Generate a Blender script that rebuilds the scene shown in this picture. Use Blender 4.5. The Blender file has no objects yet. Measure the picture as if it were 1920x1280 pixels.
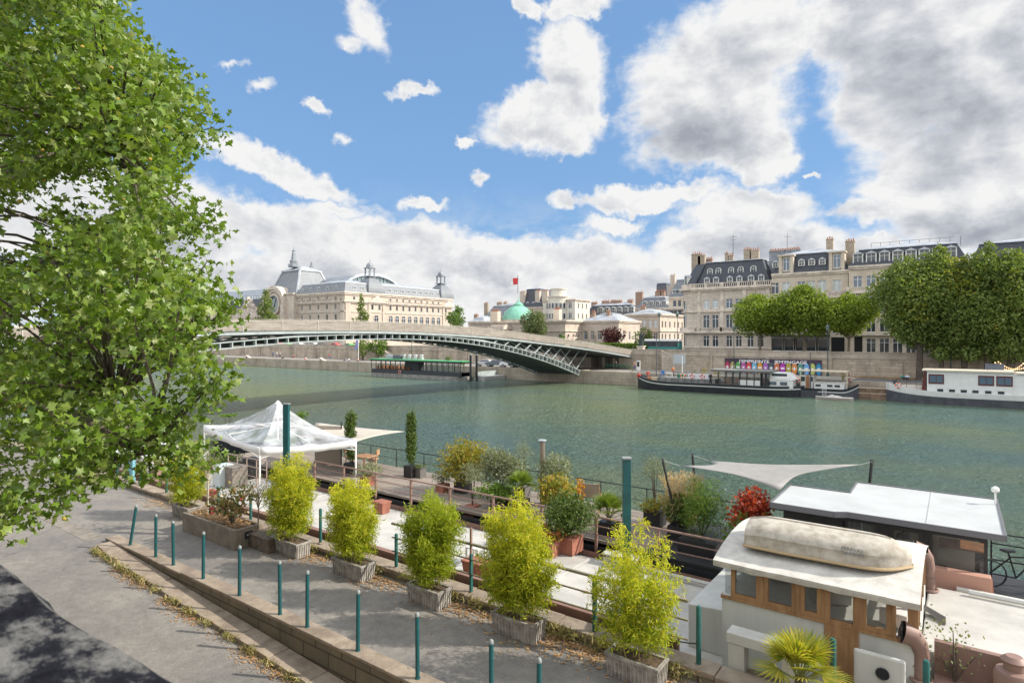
import bpy, bmesh, math, random
import numpy as np
from mathutils import Vector, Matrix
from math import radians as R, pi, sin, cos, sqrt, atan2, exp

# ------------------------------------------------------------------ camera
# world frame: +x along the river (downstream), +y across the river, z=0 water
F, HY, EYE = 1140.0, 630.0, 8.5
CS, SN = 0.807, 0.590                       # camera yaw (36.2 deg towards -x)
S = bpy.context.scene
C = S.collection
cam = bpy.data.objects.new('camera', bpy.data.cameras.new('camera')); C.objects.link(cam)
cam.location = (0, 0, EYE)
cam.rotation_euler = (R(90), 0, atan2(SN, CS))
cam.data.lens = F / 1920 * 36
cam.data.shift_y = -10 / 1920
cam.data.clip_start = 0.1; cam.data.clip_end = 9000
cam.data.dof.use_dof = True; cam.data.dof.focus_distance = 30; cam.data.dof.aperture_fstop = 7
S.camera = cam

SUN_EL = R(34.5)
SUN_V = Vector((0.858, 0.514, math.tan(SUN_EL))).normalized()      # direction to the sun
sun = bpy.data.objects.new('sun', bpy.data.lights.new('sun', 'SUN')); C.objects.link(sun)
sun.data.energy = 4.1; sun.data.angle = R(0.55); sun.data.color = (1.0, 0.93, 0.82)
sun.rotation_euler = SUN_V.to_track_quat('Z', 'Y').to_euler()
S.view_settings.view_transform = 'Standard'; S.view_settings.look = 'None'
S.view_settings.exposure = 0.6; S.view_settings.gamma = 1

# ------------------------------------------------------------------ world
def az_el(px, py):
 a = math.atan((px - 960) / F)
 return a, math.atan((HY - py) / F * cos(a))

def build_world():
 w = bpy.data.worlds.new('World'); S.world = w; w.use_nodes = True
 nt = w.node_tree; N = nt.nodes; L = nt.links; N.clear()
 def nd(t, **k):
  n = N.new(t)
  for a, b in k.items(): setattr(n, a, b)
  return n
 def val(x, sock):
  if isinstance(x, (int, float)): sock.default_value = x
  elif isinstance(x, tuple): sock.default_value = x
  else: L.new(x, sock)
 def M(op, a, b=0.0, c=0.0, clamp=False):
  n = nd('ShaderNodeMath', operation=op, use_clamp=clamp)
  val(a, n.inputs[0]); val(b, n.inputs[1]); val(c, n.inputs[2]); return n.outputs[0]
 def V(op, a, b=(0, 0, 0)):
  n = nd('ShaderNodeVectorMath', operation=op)
  val(a, n.inputs[0]); val(b, n.inputs[1])
  return n.outputs['Value'] if op in ('LENGTH', 'DOT_PRODUCT') else n.outputs[0]
 def sstep(x, lo, hi):
  n = nd('ShaderNodeMapRange', interpolation_type='SMOOTHSTEP')
  val(x, n.inputs[0]); n.inputs[1].default_value = lo; n.inputs[2].default_value = hi; return n.outputs[0]
 def noise(v, sc, det=4, rough=.55, dist=0.0):
  n = nd('ShaderNodeTexNoise'); L.new(v, n.inputs['Vector']); n.inputs['Scale'].default_value = sc
  n.inputs['Detail'].default_value = det; n.inputs['Roughness'].default_value = rough
  n.inputs['Distortion'].default_value = dist; return n
 tc = nd('ShaderNodeTexCoord')
 sep = nd('ShaderNodeSeparateXYZ'); L.new(tc.outputs['Generated'], sep.inputs[0])
 x, y, z = sep.outputs
 xr = M('ADD', M('MULTIPLY', x, CS), M('MULTIPLY', y, SN))
 yr = M('SUBTRACT', M('MULTIPLY', y, CS), M('MULTIPLY', x, SN))
 az = M('ARCTAN2', xr, yr); el = M('ARCSINE', z)
 cmb = nd('ShaderNodeCombineXYZ'); L.new(az, cmb.inputs[0]); L.new(el, cmb.inputs[1]); P = cmb.outputs[0]
 n1 = noise(P, 9, 4, .6); n2 = noise(P, 34, 5, .65)
 off = V('ADD', V('SCALE', V('SUBTRACT', n1.outputs['Color'], (.5, .5, .5))), V('SCALE', V('SUBTRACT', n2.outputs['Color'], (.5, .5, .5))))
 sc = [n for n in N if n.type == 'VECT_MATH' and n.operation == 'SCALE']
 sc[0].inputs['Scale'].default_value = .09; sc[1].inputs['Scale'].default_value = .042
 Q = V('ADD', P, off)
 Q2 = V('MULTIPLY', Q, (1, 1, 0))
 def field(lst):
  out = None
  for px, py, rx, ry, *w_ in lst:
   a, e = az_el(px, py); wt = w_[0] if w_ else 1.0
   ang = w_[1] if len(w_) > 1 else 0
   kx = F / rx / (cos(a) ** 2); ky = F / ry / cos(a)
   # az grows by cos^2/F per px
   d = V('SUBTRACT', Q2, (a, e, 0))
   if ang:
    rn = nd('ShaderNodeVectorRotate', rotation_type='Z_AXIS'); L.new(d, rn.inputs[0]); rn.inputs['Angle'].default_value = ang; d = rn.outputs[0]
   l = V('LENGTH', V('MULTIPLY', d, (kx, ky, 0)))
   f = M('MULTIPLY', M('SUBTRACT', 1.0, l), wt)
   out = f if out is None else M('SMOOTH_MAX', out, f, .12)
  return out
 clouds = [(1070, 112, 84, 92), (1100, 190, 60, 60, .8), (1010, 225, 135, 62), (1070, 262, 60, 34, .8), (1330, 165, 185, 150), (1430, 60, 110, 120), (1330, 270, 160, 68), (1420, 300, 80, 60),
              (1720, 130, 220, 190), (1600, 40, 140, 110), (1890, 180, 190, 250), (1770, 320, 190, 120), (1830, 400, 240, 90), (1640, 385, 110, 34, .8), (1640, 180, 100, 90),
              (1220, 368, 180, 30, .9), (1060, 372, 50, 18, .7), (1410, 400, 180, 50), (1150, 420, 90, 24, .8), (1400, 460, 230, 60), (1620, 470, 100, 40),
              (510, 305, 150, 34, .9, .26), (600, 345, 110, 30, .8, .3), (470, 420, 260, 62, .95), (300, 430, 280, 110), (90, 380, 260, 150),
              (700, 470, 280, 66), (960, 495, 360, 64), (640, 400, 110, 26, .6), (1250, 545, 380, 70), (560, 540, 420, 90), (1720, 500, 240, 46, .7), (900, 570, 500, 50, .9),
              (690, 45, 70, 34, .5, .8), (665, 85, 40, 20, .4), (780, 168, 52, 16, .75), (597, 207, 28, 18, .7), (790, 380, 52, 20, .85), (985, 15, 32, 26, .9), (1080, 2, 90, 26, .9),
              (877, 256, 22, 13, .8), (890, 350, 18, 16, .5), (640, 250, 22, 14, .45), (1520, 318, 22, 10, .7), (1475, 296, 14, 22, .6), (445, 115, 26, 12, .4), (490, 165, 30, 14, .35)]
 greys = [(1300, 260, 190, 85), (1350, 150, 150, 110, .5), (1700, 170, 250, 220, .75), (1640, 20, 190, 130, .7), (1800, 235, 230, 110, .9), (1830, 430, 240, 56), (1900, 60, 150, 190, .6),
             (1440, 465, 200, 50, .8), (900, 522, 190, 30, .5), (600, 505, 180, 34, .3), (420, 510, 230, 50, .5), (1130, 545, 200, 28, .3), (500, 425, 170, 30, .2),
             (250, 430, 240, 80, .7), (1740, 340, 120, 50, .5), (1060, 150, 50, 34, .25), (1010, 240, 90, 24, .3)]
 dens = field(clouds)
 grey = field(greys)
 P3 = V('MULTIPLY', P, (1, 1.5, 0))
 n3 = noise(P3, 9, 9, .6, .2)
 n3b = noise(V('ADD', P3, (.022, .030, 0)), 9, 5, .6, .2)
 n4 = noise(V('MULTIPLY', P, (1, 2.0, 0)), 26, 5, .55)
 d = M('ADD', dens, M('MULTIPLY', M('SUBTRACT', n3.outputs['Fac'], .5), .9))
 d = M('ADD', d, M('MULTIPLY', M('SUBTRACT', n4.outputs['Fac'], .5), .30)); mask = sstep(d, -.04, .36)
 # hazy low band
 low = sstep(el, .26, .03)
 lowc = M('MULTIPLY', low, sstep(n3.outputs['Fac'], .40, .60))
 mask = M('MAXIMUM', mask, M('MULTIPLY', lowc, .85))
 # the sky behind and above the viewer: unseen bright cloud added as fill light
 side = sstep(M('ABSOLUTE', az), .80, 1.05)
 top = sstep(el, .62, .80)
 so = M('MAXIMUM', side, top)
 outm = M('MULTIPLY', so, sstep(noise(tc.outputs['Generated'], 3.0, 7, .6).outputs['Fac'], .36, .50))
 mask = M('MAXIMUM', mask, outm)
 g = sstep(M('ADD', grey, M('MULTIPLY', M('SUBTRACT', n4.outputs['Fac'], .5), .45)), -.25, 1.55)
 rel = M('MULTIPLY', M('SUBTRACT', n3b.outputs['Fac'], n3.outputs['Fac']), 1.5)
 edge = sstep(d, .55, .10)
 g = M('SUBTRACT', M('ADD', M('ADD', g, M('MULTIPLY', rel, 1.15)), .10), M('MULTIPLY', edge, .30))
 g = M('MULTIPLY', g, M('SUBTRACT', 1.0, so), 0, True)
 ramp = nd('ShaderNodeValToRGB'); L.new(g, ramp.inputs[0])
 cr = ramp.color_ramp; cr.elements[0].position = 0; cr.elements[0].color = (4.3, 4.3, 4.28, 1)
 cr.elements[1].position = 1; cr.elements[1].color = (1.75, 1.86, 2.15, 1)
 e_ = cr.elements.new(.5); e_.color = (2.8, 2.9, 3.12, 1)
 boost = nd('ShaderNodeMix', data_type='RGBA'); L.new(so, boost.inputs[0]); L.new(ramp.outputs[0], boost.inputs[6]); boost.inputs[7].default_value = (7.4, 7.5, 7.7, 1)
 sky = nd('ShaderNodeTexSky', sky_type='NISHITA'); sky.sun_disc = False
 sky.sun_elevation = SUN_EL; sky.sun_rotation = atan2(SUN_V.x, SUN_V.y)
 sky.air_density = 1.15; sky.dust_density = .6; sky.ozone_density = 2.2; sky.altitude = 50
 tint = nd('ShaderNodeMix', data_type='RGBA', blend_type='MULTIPLY'); tint.inputs[0].default_value = 1
 gm = nd('ShaderNodeGamma'); gm.inputs[1].default_value = .35; L.new(sky.outputs[0], gm.inputs[0]); L.new(gm.outputs[0], tint.inputs[6]); tint.inputs[7].default_value = (.86, 1.38, 2.10, 1)
 mx = nd('ShaderNodeMix', data_type='RGBA'); L.new(mask, mx.inputs[0]); L.new(tint.outputs[2], mx.inputs[6]); L.new(boost.outputs[2], mx.inputs[7])
 bg = nd('ShaderNodeBackground'); L.new(mx.outputs[2], bg.inputs[0]); bg.inputs[1].default_value = .14
 o = nd('ShaderNodeOutputWorld'); L.new(bg.outputs[0], o.inputs[0])
 w.cycles.sampling_method = 'MANUAL'; w.cycles.sample_map_resolution = 512
build_world()

# ------------------------------------------------------------------ placing helpers (plan distances measured from the eye)
def G(px, py, z=0.0):
 Y = (EYE - z) * F / (py - HY); X = (px - 960) / F * Y
 return (CS * X - SN * Y, SN * X + CS * Y)
def XT(px, t):                       # x of a sight line where it crosses world y = t
 a = (px - 960) / F
 return t * (CS * a - SN) / (SN * a + CS)
def TX(px, x):
 a = (px - 960) / F
 return x * (SN * a + CS) / (CS * a - SN)
def DEP(x, y): return -SN * x + CS * y
def ZA(py, x, y): return EYE - (py - HY) / F * DEP(x, y)

# ------------------------------------------------------------------ materials
MATS = {}
def mat(name, col, rough=.7, metal=0.0, var=0.0, vscale=3.0, bump=0.0, bscale=20.0, spec=None, col2=None, stain=0.0, coords='Object', streak=0.0, coat=0.0):
 if name in MATS: return MATS[name]
 m = bpy.data.materials.new(name); m.use_nodes = True; MATS[name] = m
 nt = m.node_tree; N = nt.nodes; L = nt.links
 b = N['Principled BSDF']; b.inputs['Roughness'].default_value = rough; b.inputs['Metallic'].default_value = metal
 if spec is not None: b.inputs['Specular IOR Level'].default_value = spec
 if coat: b.inputs['Coat Weight'].default_value = coat
 b.inputs['Base Color'].default_value = (*col, 1)
 tc = N.new('ShaderNodeTexCoord'); src = tc.outputs[coords]
 if var or col2:
  n = N.new('ShaderNodeTexNoise'); n.inputs['Scale'].default_value = vscale; n.inputs['Detail'].default_value = 8; n.inputs['Roughness'].default_value = .65
  if streak:
   mp = N.new('ShaderNodeMapping'); mp.inputs['Scale'].default_value = (1, 1, streak); L.new(src, mp.inputs[0]); L.new(mp.outputs[0], n.inputs['Vector'])
  else: L.new(src, n.inputs['Vector'])
  r = N.new('ShaderNodeValToRGB'); L.new(n.outputs['Fac'], r.inputs[0])
  c2 = col2 if col2 else tuple(c * (1 - var) for c in col)
  c1 = col if col2 else tuple(min(1, c * (1 + var * .6)) for c in col)
  r.color_ramp.elements[0].position = .36; r.color_ramp.elements[0].color = (*c2, 1)
  r.color_ramp.elements[1].position = .62; r.color_ramp.elements[1].color = (*c1, 1)
  L.new(r.outputs[0], b.inputs['Base Color'])
  rr = N.new('ShaderNodeMapRange'); L.new(n.outputs['Fac'], rr.inputs[0]); rr.inputs[3].default_value = min(1, rough + .12); rr.inputs[4].default_value = max(.05, rough - .08)
  L.new(rr.outputs[0], b.inputs['Roughness'])
 if bump:
  n = N.new('ShaderNodeTexNoise'); n.inputs['Scale'].default_value = bscale; n.inputs['Detail'].default_value = 6; L.new(src, n.inputs['Vector'])
  bp = N.new('ShaderNodeBump'); bp.inputs['Strength'].default_value = bump; bp.inputs['Distance'].default_value = .02
  L.new(n.outputs['Fac'], bp.inputs['Height']); L.new(bp.outputs[0], b.inputs['Normal'])
 return m

def stone(name, c1, c2, mortar, bw=.9, bh=.38, dirt=.35, dirtcol=(.05, .045, .04), ms=.02, bump=.25, rough=.9):
 """ashlar / block stone for vertical walls running along x or y"""
 if name in MATS: return MATS[name]
 m = bpy.data.materials.new(name); m.use_nodes = True; MATS[name] = m
 nt = m.node_tree; N = nt.nodes; L = nt.links; b = N['Principled BSDF']; b.inputs['Roughness'].default_value = rough
 g = N.new('ShaderNodeNewGeometry'); sp = N.new('ShaderNodeSeparateXYZ'); L.new(g.outputs['Position'], sp.inputs[0])
 ad = N.new('ShaderNodeMath'); ad.operation = 'ADD'; L.new(sp.outputs[0], ad.inputs[0]); L.new(sp.outputs[1], ad.inputs[1])
 cb = N.new('ShaderNodeCombineXYZ'); L.new(ad.outputs[0], cb.inputs[0]); L.new(sp.outputs[2], cb.inputs[1])
 br = N.new('ShaderNodeTexBrick'); L.new(cb.outputs[0], br.inputs[0]); br.inputs['Scale'].default_value = 1
 br.inputs['Brick Width'].default_value = bw; br.inputs['Row Height'].default_value = bh; br.inputs['Mortar Size'].default_value = ms
 br.inputs['Color1'].default_value = (*c1, 1); br.inputs['Color2'].default_value = (*c2, 1); br.inputs['Mortar'].default_value = (*mortar, 1); br.inputs['Bias'].default_value = -.1
 n = N.new('ShaderNodeTexNoise'); n.inputs['Scale'].default_value = .35; n.inputs['Detail'].default_value = 9; n.inputs['Roughness'].default_value = .7
 mp = N.new('ShaderNodeMapping'); mp.inputs['Scale'].default_value = (1, 1, .45); L.new(g.outputs['Position'], mp.inputs[0]); L.new(mp.outputs[0], n.inputs['Vector'])
 r = N.new('ShaderNodeMapRange'); r.inputs[1].default_value = .46; r.inputs[2].default_value = .7; r.inputs[3].default_value = 0; r.inputs[4].default_value = dirt; L.new(n.outputs['Fac'], r.inputs[0])
 mx = N.new('ShaderNodeMix'); mx.data_type = 'RGBA'; L.new(r.outputs[0], mx.inputs[0]); L.new(br.outputs[0], mx.inputs[6]); mx.inputs[7].default_value = (*dirtcol, 1)
 n2 = N.new('ShaderNodeTexNoise'); n2.inputs['Scale'].default_value = 4; n2.inputs['Detail'].default_value = 8; L.new(g.outputs['Position'], n2.inputs['Vector'])
 r2 = N.new('ShaderNodeMapRange'); r2.inputs[3].default_value = .72; r2.inputs[4].default_value = 1.22; L.new(n2.outputs['Fac'], r2.inputs[0])
 mm = N.new('ShaderNodeMix'); mm.data_type = 'RGBA'; mm.blend_type = 'MULTIPLY'; mm.inputs[0].default_value = 1
 L.new(mx.outputs[2], mm.inputs[6]); L.new(r2.outputs[0], mm.inputs[7]); L.new(mm.outputs[2], b.inputs['Base Color'])
 bp = N.new('ShaderNodeBump'); bp.inputs['Strength'].default_value = bump; bp.inputs['Distance'].default_value = .05
 s2 = N.new('ShaderNodeMath'); s2.operation = 'SUBTRACT'; L.new(n2.outputs['Fac'], s2.inputs[0]); L.new(br.outputs['Fac'], s2.inputs[1])
 L.new(s2.outputs[0], bp.inputs['Height']); L.new(bp.outputs[0], b.inputs['Normal'])
 return m

def leafmat(name, cols, trans=.35, rough=.55, gloss=.3):
 """cols: list of colours picked leaf by leaf"""
 if name in MATS: return MATS[name]
 m = bpy.data.materials.new(name); m.use_nodes = True; MATS[name] = m
 nt = m.node_tree; N = nt.nodes; L = nt.links; b = N['Principled BSDF']; out = N['Material Output']
 g = N.new('ShaderNodeNewGeometry'); r = N.new('ShaderNodeValToRGB'); L.new(g.outputs['Random Per Island'], r.inputs[0])
 while len(r.color_ramp.elements) < len(cols): r.color_ramp.elements.new(.5)
 for i, c in enumerate(cols):
  r.color_ramp.elements[i].position = i / max(1, len(cols) - 1); r.color_ramp.elements[i].color = (*c, 1)
 b.inputs['Roughness'].default_value = rough; b.inputs['Specular IOR Level'].default_value = gloss
 L.new(r.outputs[0], b.inputs['Base Color'])
 t = N.new('ShaderNodeBsdfTranslucent'); hs = N.new('ShaderNodeMix'); hs.data_type = 'RGBA'; hs.blend_type = 'MULTIPLY'; hs.inputs[0].default_value = 1
 L.new(r.outputs[0], hs.inputs[6]); hs.inputs[7].default_value = (1.5, 1.5, .55, 1); L.new(hs.outputs[2], t.inputs[0])
 ms = N.new('ShaderNodeMixShader'); ms.inputs[0].default_value = trans; L.new(b.outputs[0], ms.inputs[1]); L.new(t.outputs[0], ms.inputs[2]); L.new(ms.outputs[0], out.inputs[0])
 return m

def glassmat(name, tint=(.03, .035, .04), rough=.08, alpha=None, tcol=(1, 1, 1)):
 if name in MATS: return MATS[name]
 m = bpy.data.materials.new(name); m.use_nodes = True; MATS[name] = m
 nt = m.node_tree; N = nt.nodes; L = nt.links; b = N['Principled BSDF']; out = N['Material Output']
 b.inputs['Base Color'].default_value = (*tint, 1); b.inputs['Roughness'].default_value = rough; b.inputs['Specular IOR Level'].default_value = .8
 if alpha is not None:
  t = N.new('ShaderNodeBsdfTransparent'); t.inputs[0].default_value = (*tcol, 1)
  ms = N.new('ShaderNodeMixShader'); ms.inputs[0].default_value = alpha
  L.new(t.outputs[0], ms.inputs[1]); L.new(b.outputs[0], ms.inputs[2]); L.new(ms.outputs[0], out.inputs[0])
 return m

# ------------------------------------------------------------------ object helpers
ROOT = {}
def tag(o, label=None, cat=None, group=None, kind=None):
 if label: o['label'] = label
 if cat: o['category'] = cat
 if group: o['group'] = group
 if kind: o['kind'] = kind
 return o
def thing(name, label, cat, loc=(0, 0, 0), rz=0.0, group=None):
 o = bpy.data.objects.new(name, None); C.objects.link(o); o.empty_display_size = .3
 o.location = loc; o.rotation_euler = (0, 0, rz); tag(o, label, cat, group)
 ROOT[o.name] = Matrix.Translation(Vector(loc)) @ Matrix.Rotation(rz, 4, 'Z')
 return o
def kids(o): return [c for c in ALLCH.get(o.name, [])]
ALLCH = {}
def setparent(o, p):
 o.parent = p; ALLCH.setdefault(p.name, []).append(o)
 ROOT[o.name] = ROOT.get(p.name, Matrix.Identity(4))
def copy_tree(o, parent=None, loc=None, rz=None, label=None, group=None, scale=None):
 c = o.copy(); C.objects.link(c)
 if parent: setparent(c, parent)
 for ch in kids(o): copy_tree(ch, c)
 if loc is not None: c.location = loc
 if rz is not None: c.rotation_euler = (0, 0, rz)
 if scale is not None: c.scale = scale if isinstance(scale, tuple) else (scale,) * 3
 if label: c['label'] = label
 if group: c['group'] = group
 return c

class MB:
 def __init__(s): s.v = []; s.f = []; s.m = []; s.k = 0
 def add(s, vs, fs, k=None):
  n = len(s.v); s.v += [tuple(q) for q in vs]
  for f in fs: s.f.append([i + n for i in f]); s.m.append(s.k if k is None else k)
  return s
 def box(s, x0, x1, y0, y1, z0, z1, k=None):
  if x0 > x1: x0, x1 = x1, x0
  if y0 > y1: y0, y1 = y1, y0
  if z0 > z1: z0, z1 = z1, z0
  return s.add([(x0, y0, z0), (x1, y0, z0), (x1, y1, z0), (x0, y1, z0), (x0, y0, z1), (x1, y0, z1), (x1, y1, z1), (x0, y1, z1)],
                     [(0, 3, 2, 1), (4, 5, 6, 7), (0, 1, 5, 4), (1, 2, 6, 5), (2, 3, 7, 6), (3, 0, 4, 7)], k)
 def cbox(s, c, sx, sy, sz, rz=0, k=None, rx=0, ry=0):
  M = Matrix.Translation(Vector(c)) @ Matrix.Rotation(rz, 4, 'Z') @ Matrix.Rotation(ry, 4, 'Y') @ Matrix.Rotation(rx, 4, 'X')
  vs = [M @ Vector((a * sx / 2, b * sy / 2, c_ * sz / 2)) for a, b, c_ in ((-1, -1, -1), (1, -1, -1), (1, 1, -1), (-1, 1, -1), (-1, -1, 1), (1, -1, 1), (1, 1, 1), (-1, 1, 1))]
  return s.add(vs, [(0, 3, 2, 1), (4, 5, 6, 7), (0, 1, 5, 4), (1, 2, 6, 5), (2, 3, 7, 6), (3, 0, 4, 7)], k)
 def prism(s, poly, z0, z1, k=None, top=None):
  n = len(poly); t = top or poly
  vs = [(p[0], p[1], z0) for p in poly] + [(p[0], p[1], z1) for p in t]
  fs = [tuple(range(n - 1, -1, -1)), tuple(range(n, 2 * n))] + [(i, (i + 1) % n, n + (i + 1) % n, n + i) for i in range(n)]
  return s.add(vs, fs, k)
 def quad(s, a, b, c, d, k=None): return s.add([a, b, c, d], [(0, 1, 2, 3)], k)
 def bar(s, a, b, w, h=None, k=None, up=Vector((0, 0, 1))):
  a = Vector(a); b = Vector(b); h = h or w; d = (b - a)
  if d.length < 1e-6: return s
  d.normalize(); r = d.cross(up)
  if r.length < 1e-3: r = d.cross(Vector((0, 1, 0)))
  r.normalize(); u = r.cross(d)
  vs = [p + r * (sx * w / 2) + u * (sy * h / 2) for p in (a, b) for sx, sy in ((-1, -1), (1, -1), (1, 1), (-1, 1))]
  return s.add(vs, [(0, 1, 2, 3), (7, 6, 5, 4), (0, 4, 5, 1), (1, 5, 6, 2), (2, 6, 7, 3), (3, 7, 4, 0)], k)
 def tube(s, pts, r, n=8, k=None, cap=True):
  pts = [Vector(p) for p in pts]; rs = r if isinstance(r, (list, tuple)) else [r] * len(pts)
  vs = []; fs = []
  pu = None
  for i, p in enumerate(pts):
   d = (pts[min(i + 1, len(pts) - 1)] - pts[max(i - 1, 0)]).normalized()
   if pu is None:
    a = d.cross(Vector((0, 0, 1)))
    if a.length < .05: a = d.cross(Vector((0, 1, 0)))
    a.normalize()
   else:
    a = (pu - d * pu.dot(d)); a.normalize()
   pu = a; c = d.cross(a)
   for j in range(n):
    th = 2 * pi * j / n; vs.append(p + (a * cos(th) + c * sin(th)) * rs[i])
  for i in range(len(pts) - 1):
   for j in range(n):
    j2 = (j + 1) % n; fs.append((i * n + j, i * n + j2, (i + 1) * n + j2, (i + 1) * n + j))
  if cap: fs += [tuple(range(n - 1, -1, -1)), tuple(range((len(pts) - 1) * n, len(pts) * n))]
  return s.add(vs, fs, k)
 def cyl(s, c, r, z0, z1, n=12, r2=None, k=None): return s.tube([(c[0], c[1], z0), (c[0], c[1], z1)], [r, r if r2 is None else r2], n, k)
 def lathe(s, c, prof, n=16, k=None, sx=1, sy=1):
  vs = [(c[0] + p[0] * cos(2 * pi * j / n) * sx, c[1] + p[0] * sin(2 * pi * j / n) * sy, p[1] + (c[2] if len(c) > 2 else 0)) for p in prof for j in range(n)]
  fs = [(i * n + j, i * n + (j + 1) % n, (i + 1) * n + (j + 1) % n, (i + 1) * n + j) for i in range(len(prof) - 1) for j in range(n)]
  fs += [tuple(range(n - 1, -1, -1)), tuple(range((len(prof) - 1) * n, len(prof) * n))]
  return s.add(vs, fs, k)
 def torus(s, c, R_, r, axis='y', n=18, m=8, k=None):
  pts = []
  for i in range(n + 1):
   a = 2 * pi * i / n
   pts.append({'y': (c[0] + R_ * cos(a), c[1], c[2] + R_ * sin(a)), 'z': (c[0] + R_ * cos(a), c[1] + R_ * sin(a), c[2]), 'x': (c[0], c[1] + R_ * cos(a), c[2] + R_ * sin(a))}[axis])
  return s.tube(pts, r, m, k, cap=False)
 def build(s, name, mats, parent=None, local=False, smooth=False, bevel=0.0):
  me = bpy.data.meshes.new(name); me.from_pydata(s.v, [], s.f)
  for m in (mats if isinstance(mats, (list, tuple)) else [mats]): me.materials.append(m)
  if any(s.m): me.polygons.foreach_set('material_index', s.m)
  if parent is not None and not local: me.transform(ROOT[parent.name].inverted())
  me.validate(); me.update()
  if smooth:
   me.polygons.foreach_set('use_smooth', [True] * len(me.polygons))
   try: me.set_sharp_from_angle(angle=R(40))
   except Exception: pass
  o = bpy.data.objects.new(name, me); C.objects.link(o)
  if parent is not None: setparent(o, parent)
  if bevel:
   b = o.modifiers.new('bevel', 'BEVEL'); b.width = bevel; b.segments = 2; b.limit_method = 'ANGLE'
  return o

def cloud_mesh(name, cen, size, tv, tf, mats, parent=None, seed=0, up=None, upw=.5, droop=None, local=False, smi=None, strf=None):
 """many small leaf faces: cen (N,3) centres, tv template verts (K,3), tf template faces"""
 rng = np.random.default_rng(seed); cen = np.asarray(cen, float); n = len(cen); tv = np.asarray(tv, float); K = len(tv)
 z = rng.normal(size=(n, 3))
 if up is not None: z = z / np.linalg.norm(z, axis=1, keepdims=True) * (1 - upw) + np.asarray(up) * upw
 z /= np.linalg.norm(z, axis=1, keepdims=True) + 1e-9
 a = rng.normal(size=(n, 3))
 if droop is not None: a = a * (1 - abs(droop[3])) + np.array(droop[:3]) * droop[3]
 x = a - (a * z).sum(1, keepdims=True) * z; x /= np.linalg.norm(x, axis=1, keepdims=True) + 1e-9
 y = np.cross(z, x)
 sz = np.asarray(size) * rng.uniform(.55, 1.32, n)
 if np.ndim(sz) == 0: sz = np.full(n, sz)
 V = cen[:, None, :] + sz[:, None, None] * (tv[None, :, 0, None] * x[:, None, :] + tv[None, :, 1, None] * y[:, None, :] + tv[None, :, 2, None] * z[:, None, :])
 V = V.reshape(-1, 3)
 if parent is not None and not local:
  Mi = np.array(ROOT[parent.name].inverted()); V = V @ Mi[:3, :3].T + Mi[:3, 3]
 L = [len(f) for f in tf]; fl = np.concatenate([np.array(f) for f in tf])
 idx = (np.arange(n)[:, None] * K + fl[None, :]).reshape(-1)
 me = bpy.data.meshes.new(name); me.vertices.add(len(V)); me.vertices.foreach_set('co', V.reshape(-1))
 me.loops.add(len(idx)); me.loops.foreach_set('vertex_index', idx.astype(np.int32))
 tot = np.tile(np.array(L), n); st = np.concatenate([[0], np.cumsum(tot)[:-1]])
 me.polygons.add(len(tot)); me.polygons.foreach_set('loop_start', st.astype(np.int32)); me.polygons.foreach_set('loop_total', tot.astype(np.int32))
 for m in (mats if isinstance(mats, (list, tuple)) else [mats]): me.materials.append(m)
 me.update(calc_edges=True)
 o = bpy.data.objects.new(name, me); C.objects.link(o)
 if parent is not None: setparent(o, parent)
 return o
RH = ([(-.5, 0, 0), (0, -.28, .06), (.5, 0, 0), (0, .28, .06)], [(0, 1, 2), (0, 2, 3)])             # folded rhomb
RH2 = ([(-.5, 0, 0), (-.05, -.42, .1), (.5, 0, 0), (-.05, .42, .1)], [(0, 1, 2), (0, 2, 3)])
BL = ([(-.5, 0, 0), (-.1, -.085, .02), (.5, 0, -.12), (-.1, .085, .02)], [(0, 1, 2), (0, 2, 3)])      # blade
def _plane_leaf():
 ang = [(-180, .10), (-150, .42), (-112, .30), (-78, .62), (-38, .34), (0, .72), (38, .34), (78, .62), (112, .30), (150, .42)]
 v = [(0, 0, 0)] + [(r * cos(R(a)), r * sin(R(a)), -.22 * r * abs(sin(R(a))) - .10 * r * r) for a, r in ang]
 n = len(ang); return v, [(0, 1 + i, 1 + (i + 1) % n) for i in range(n)]
PL = _plane_leaf()
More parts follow.
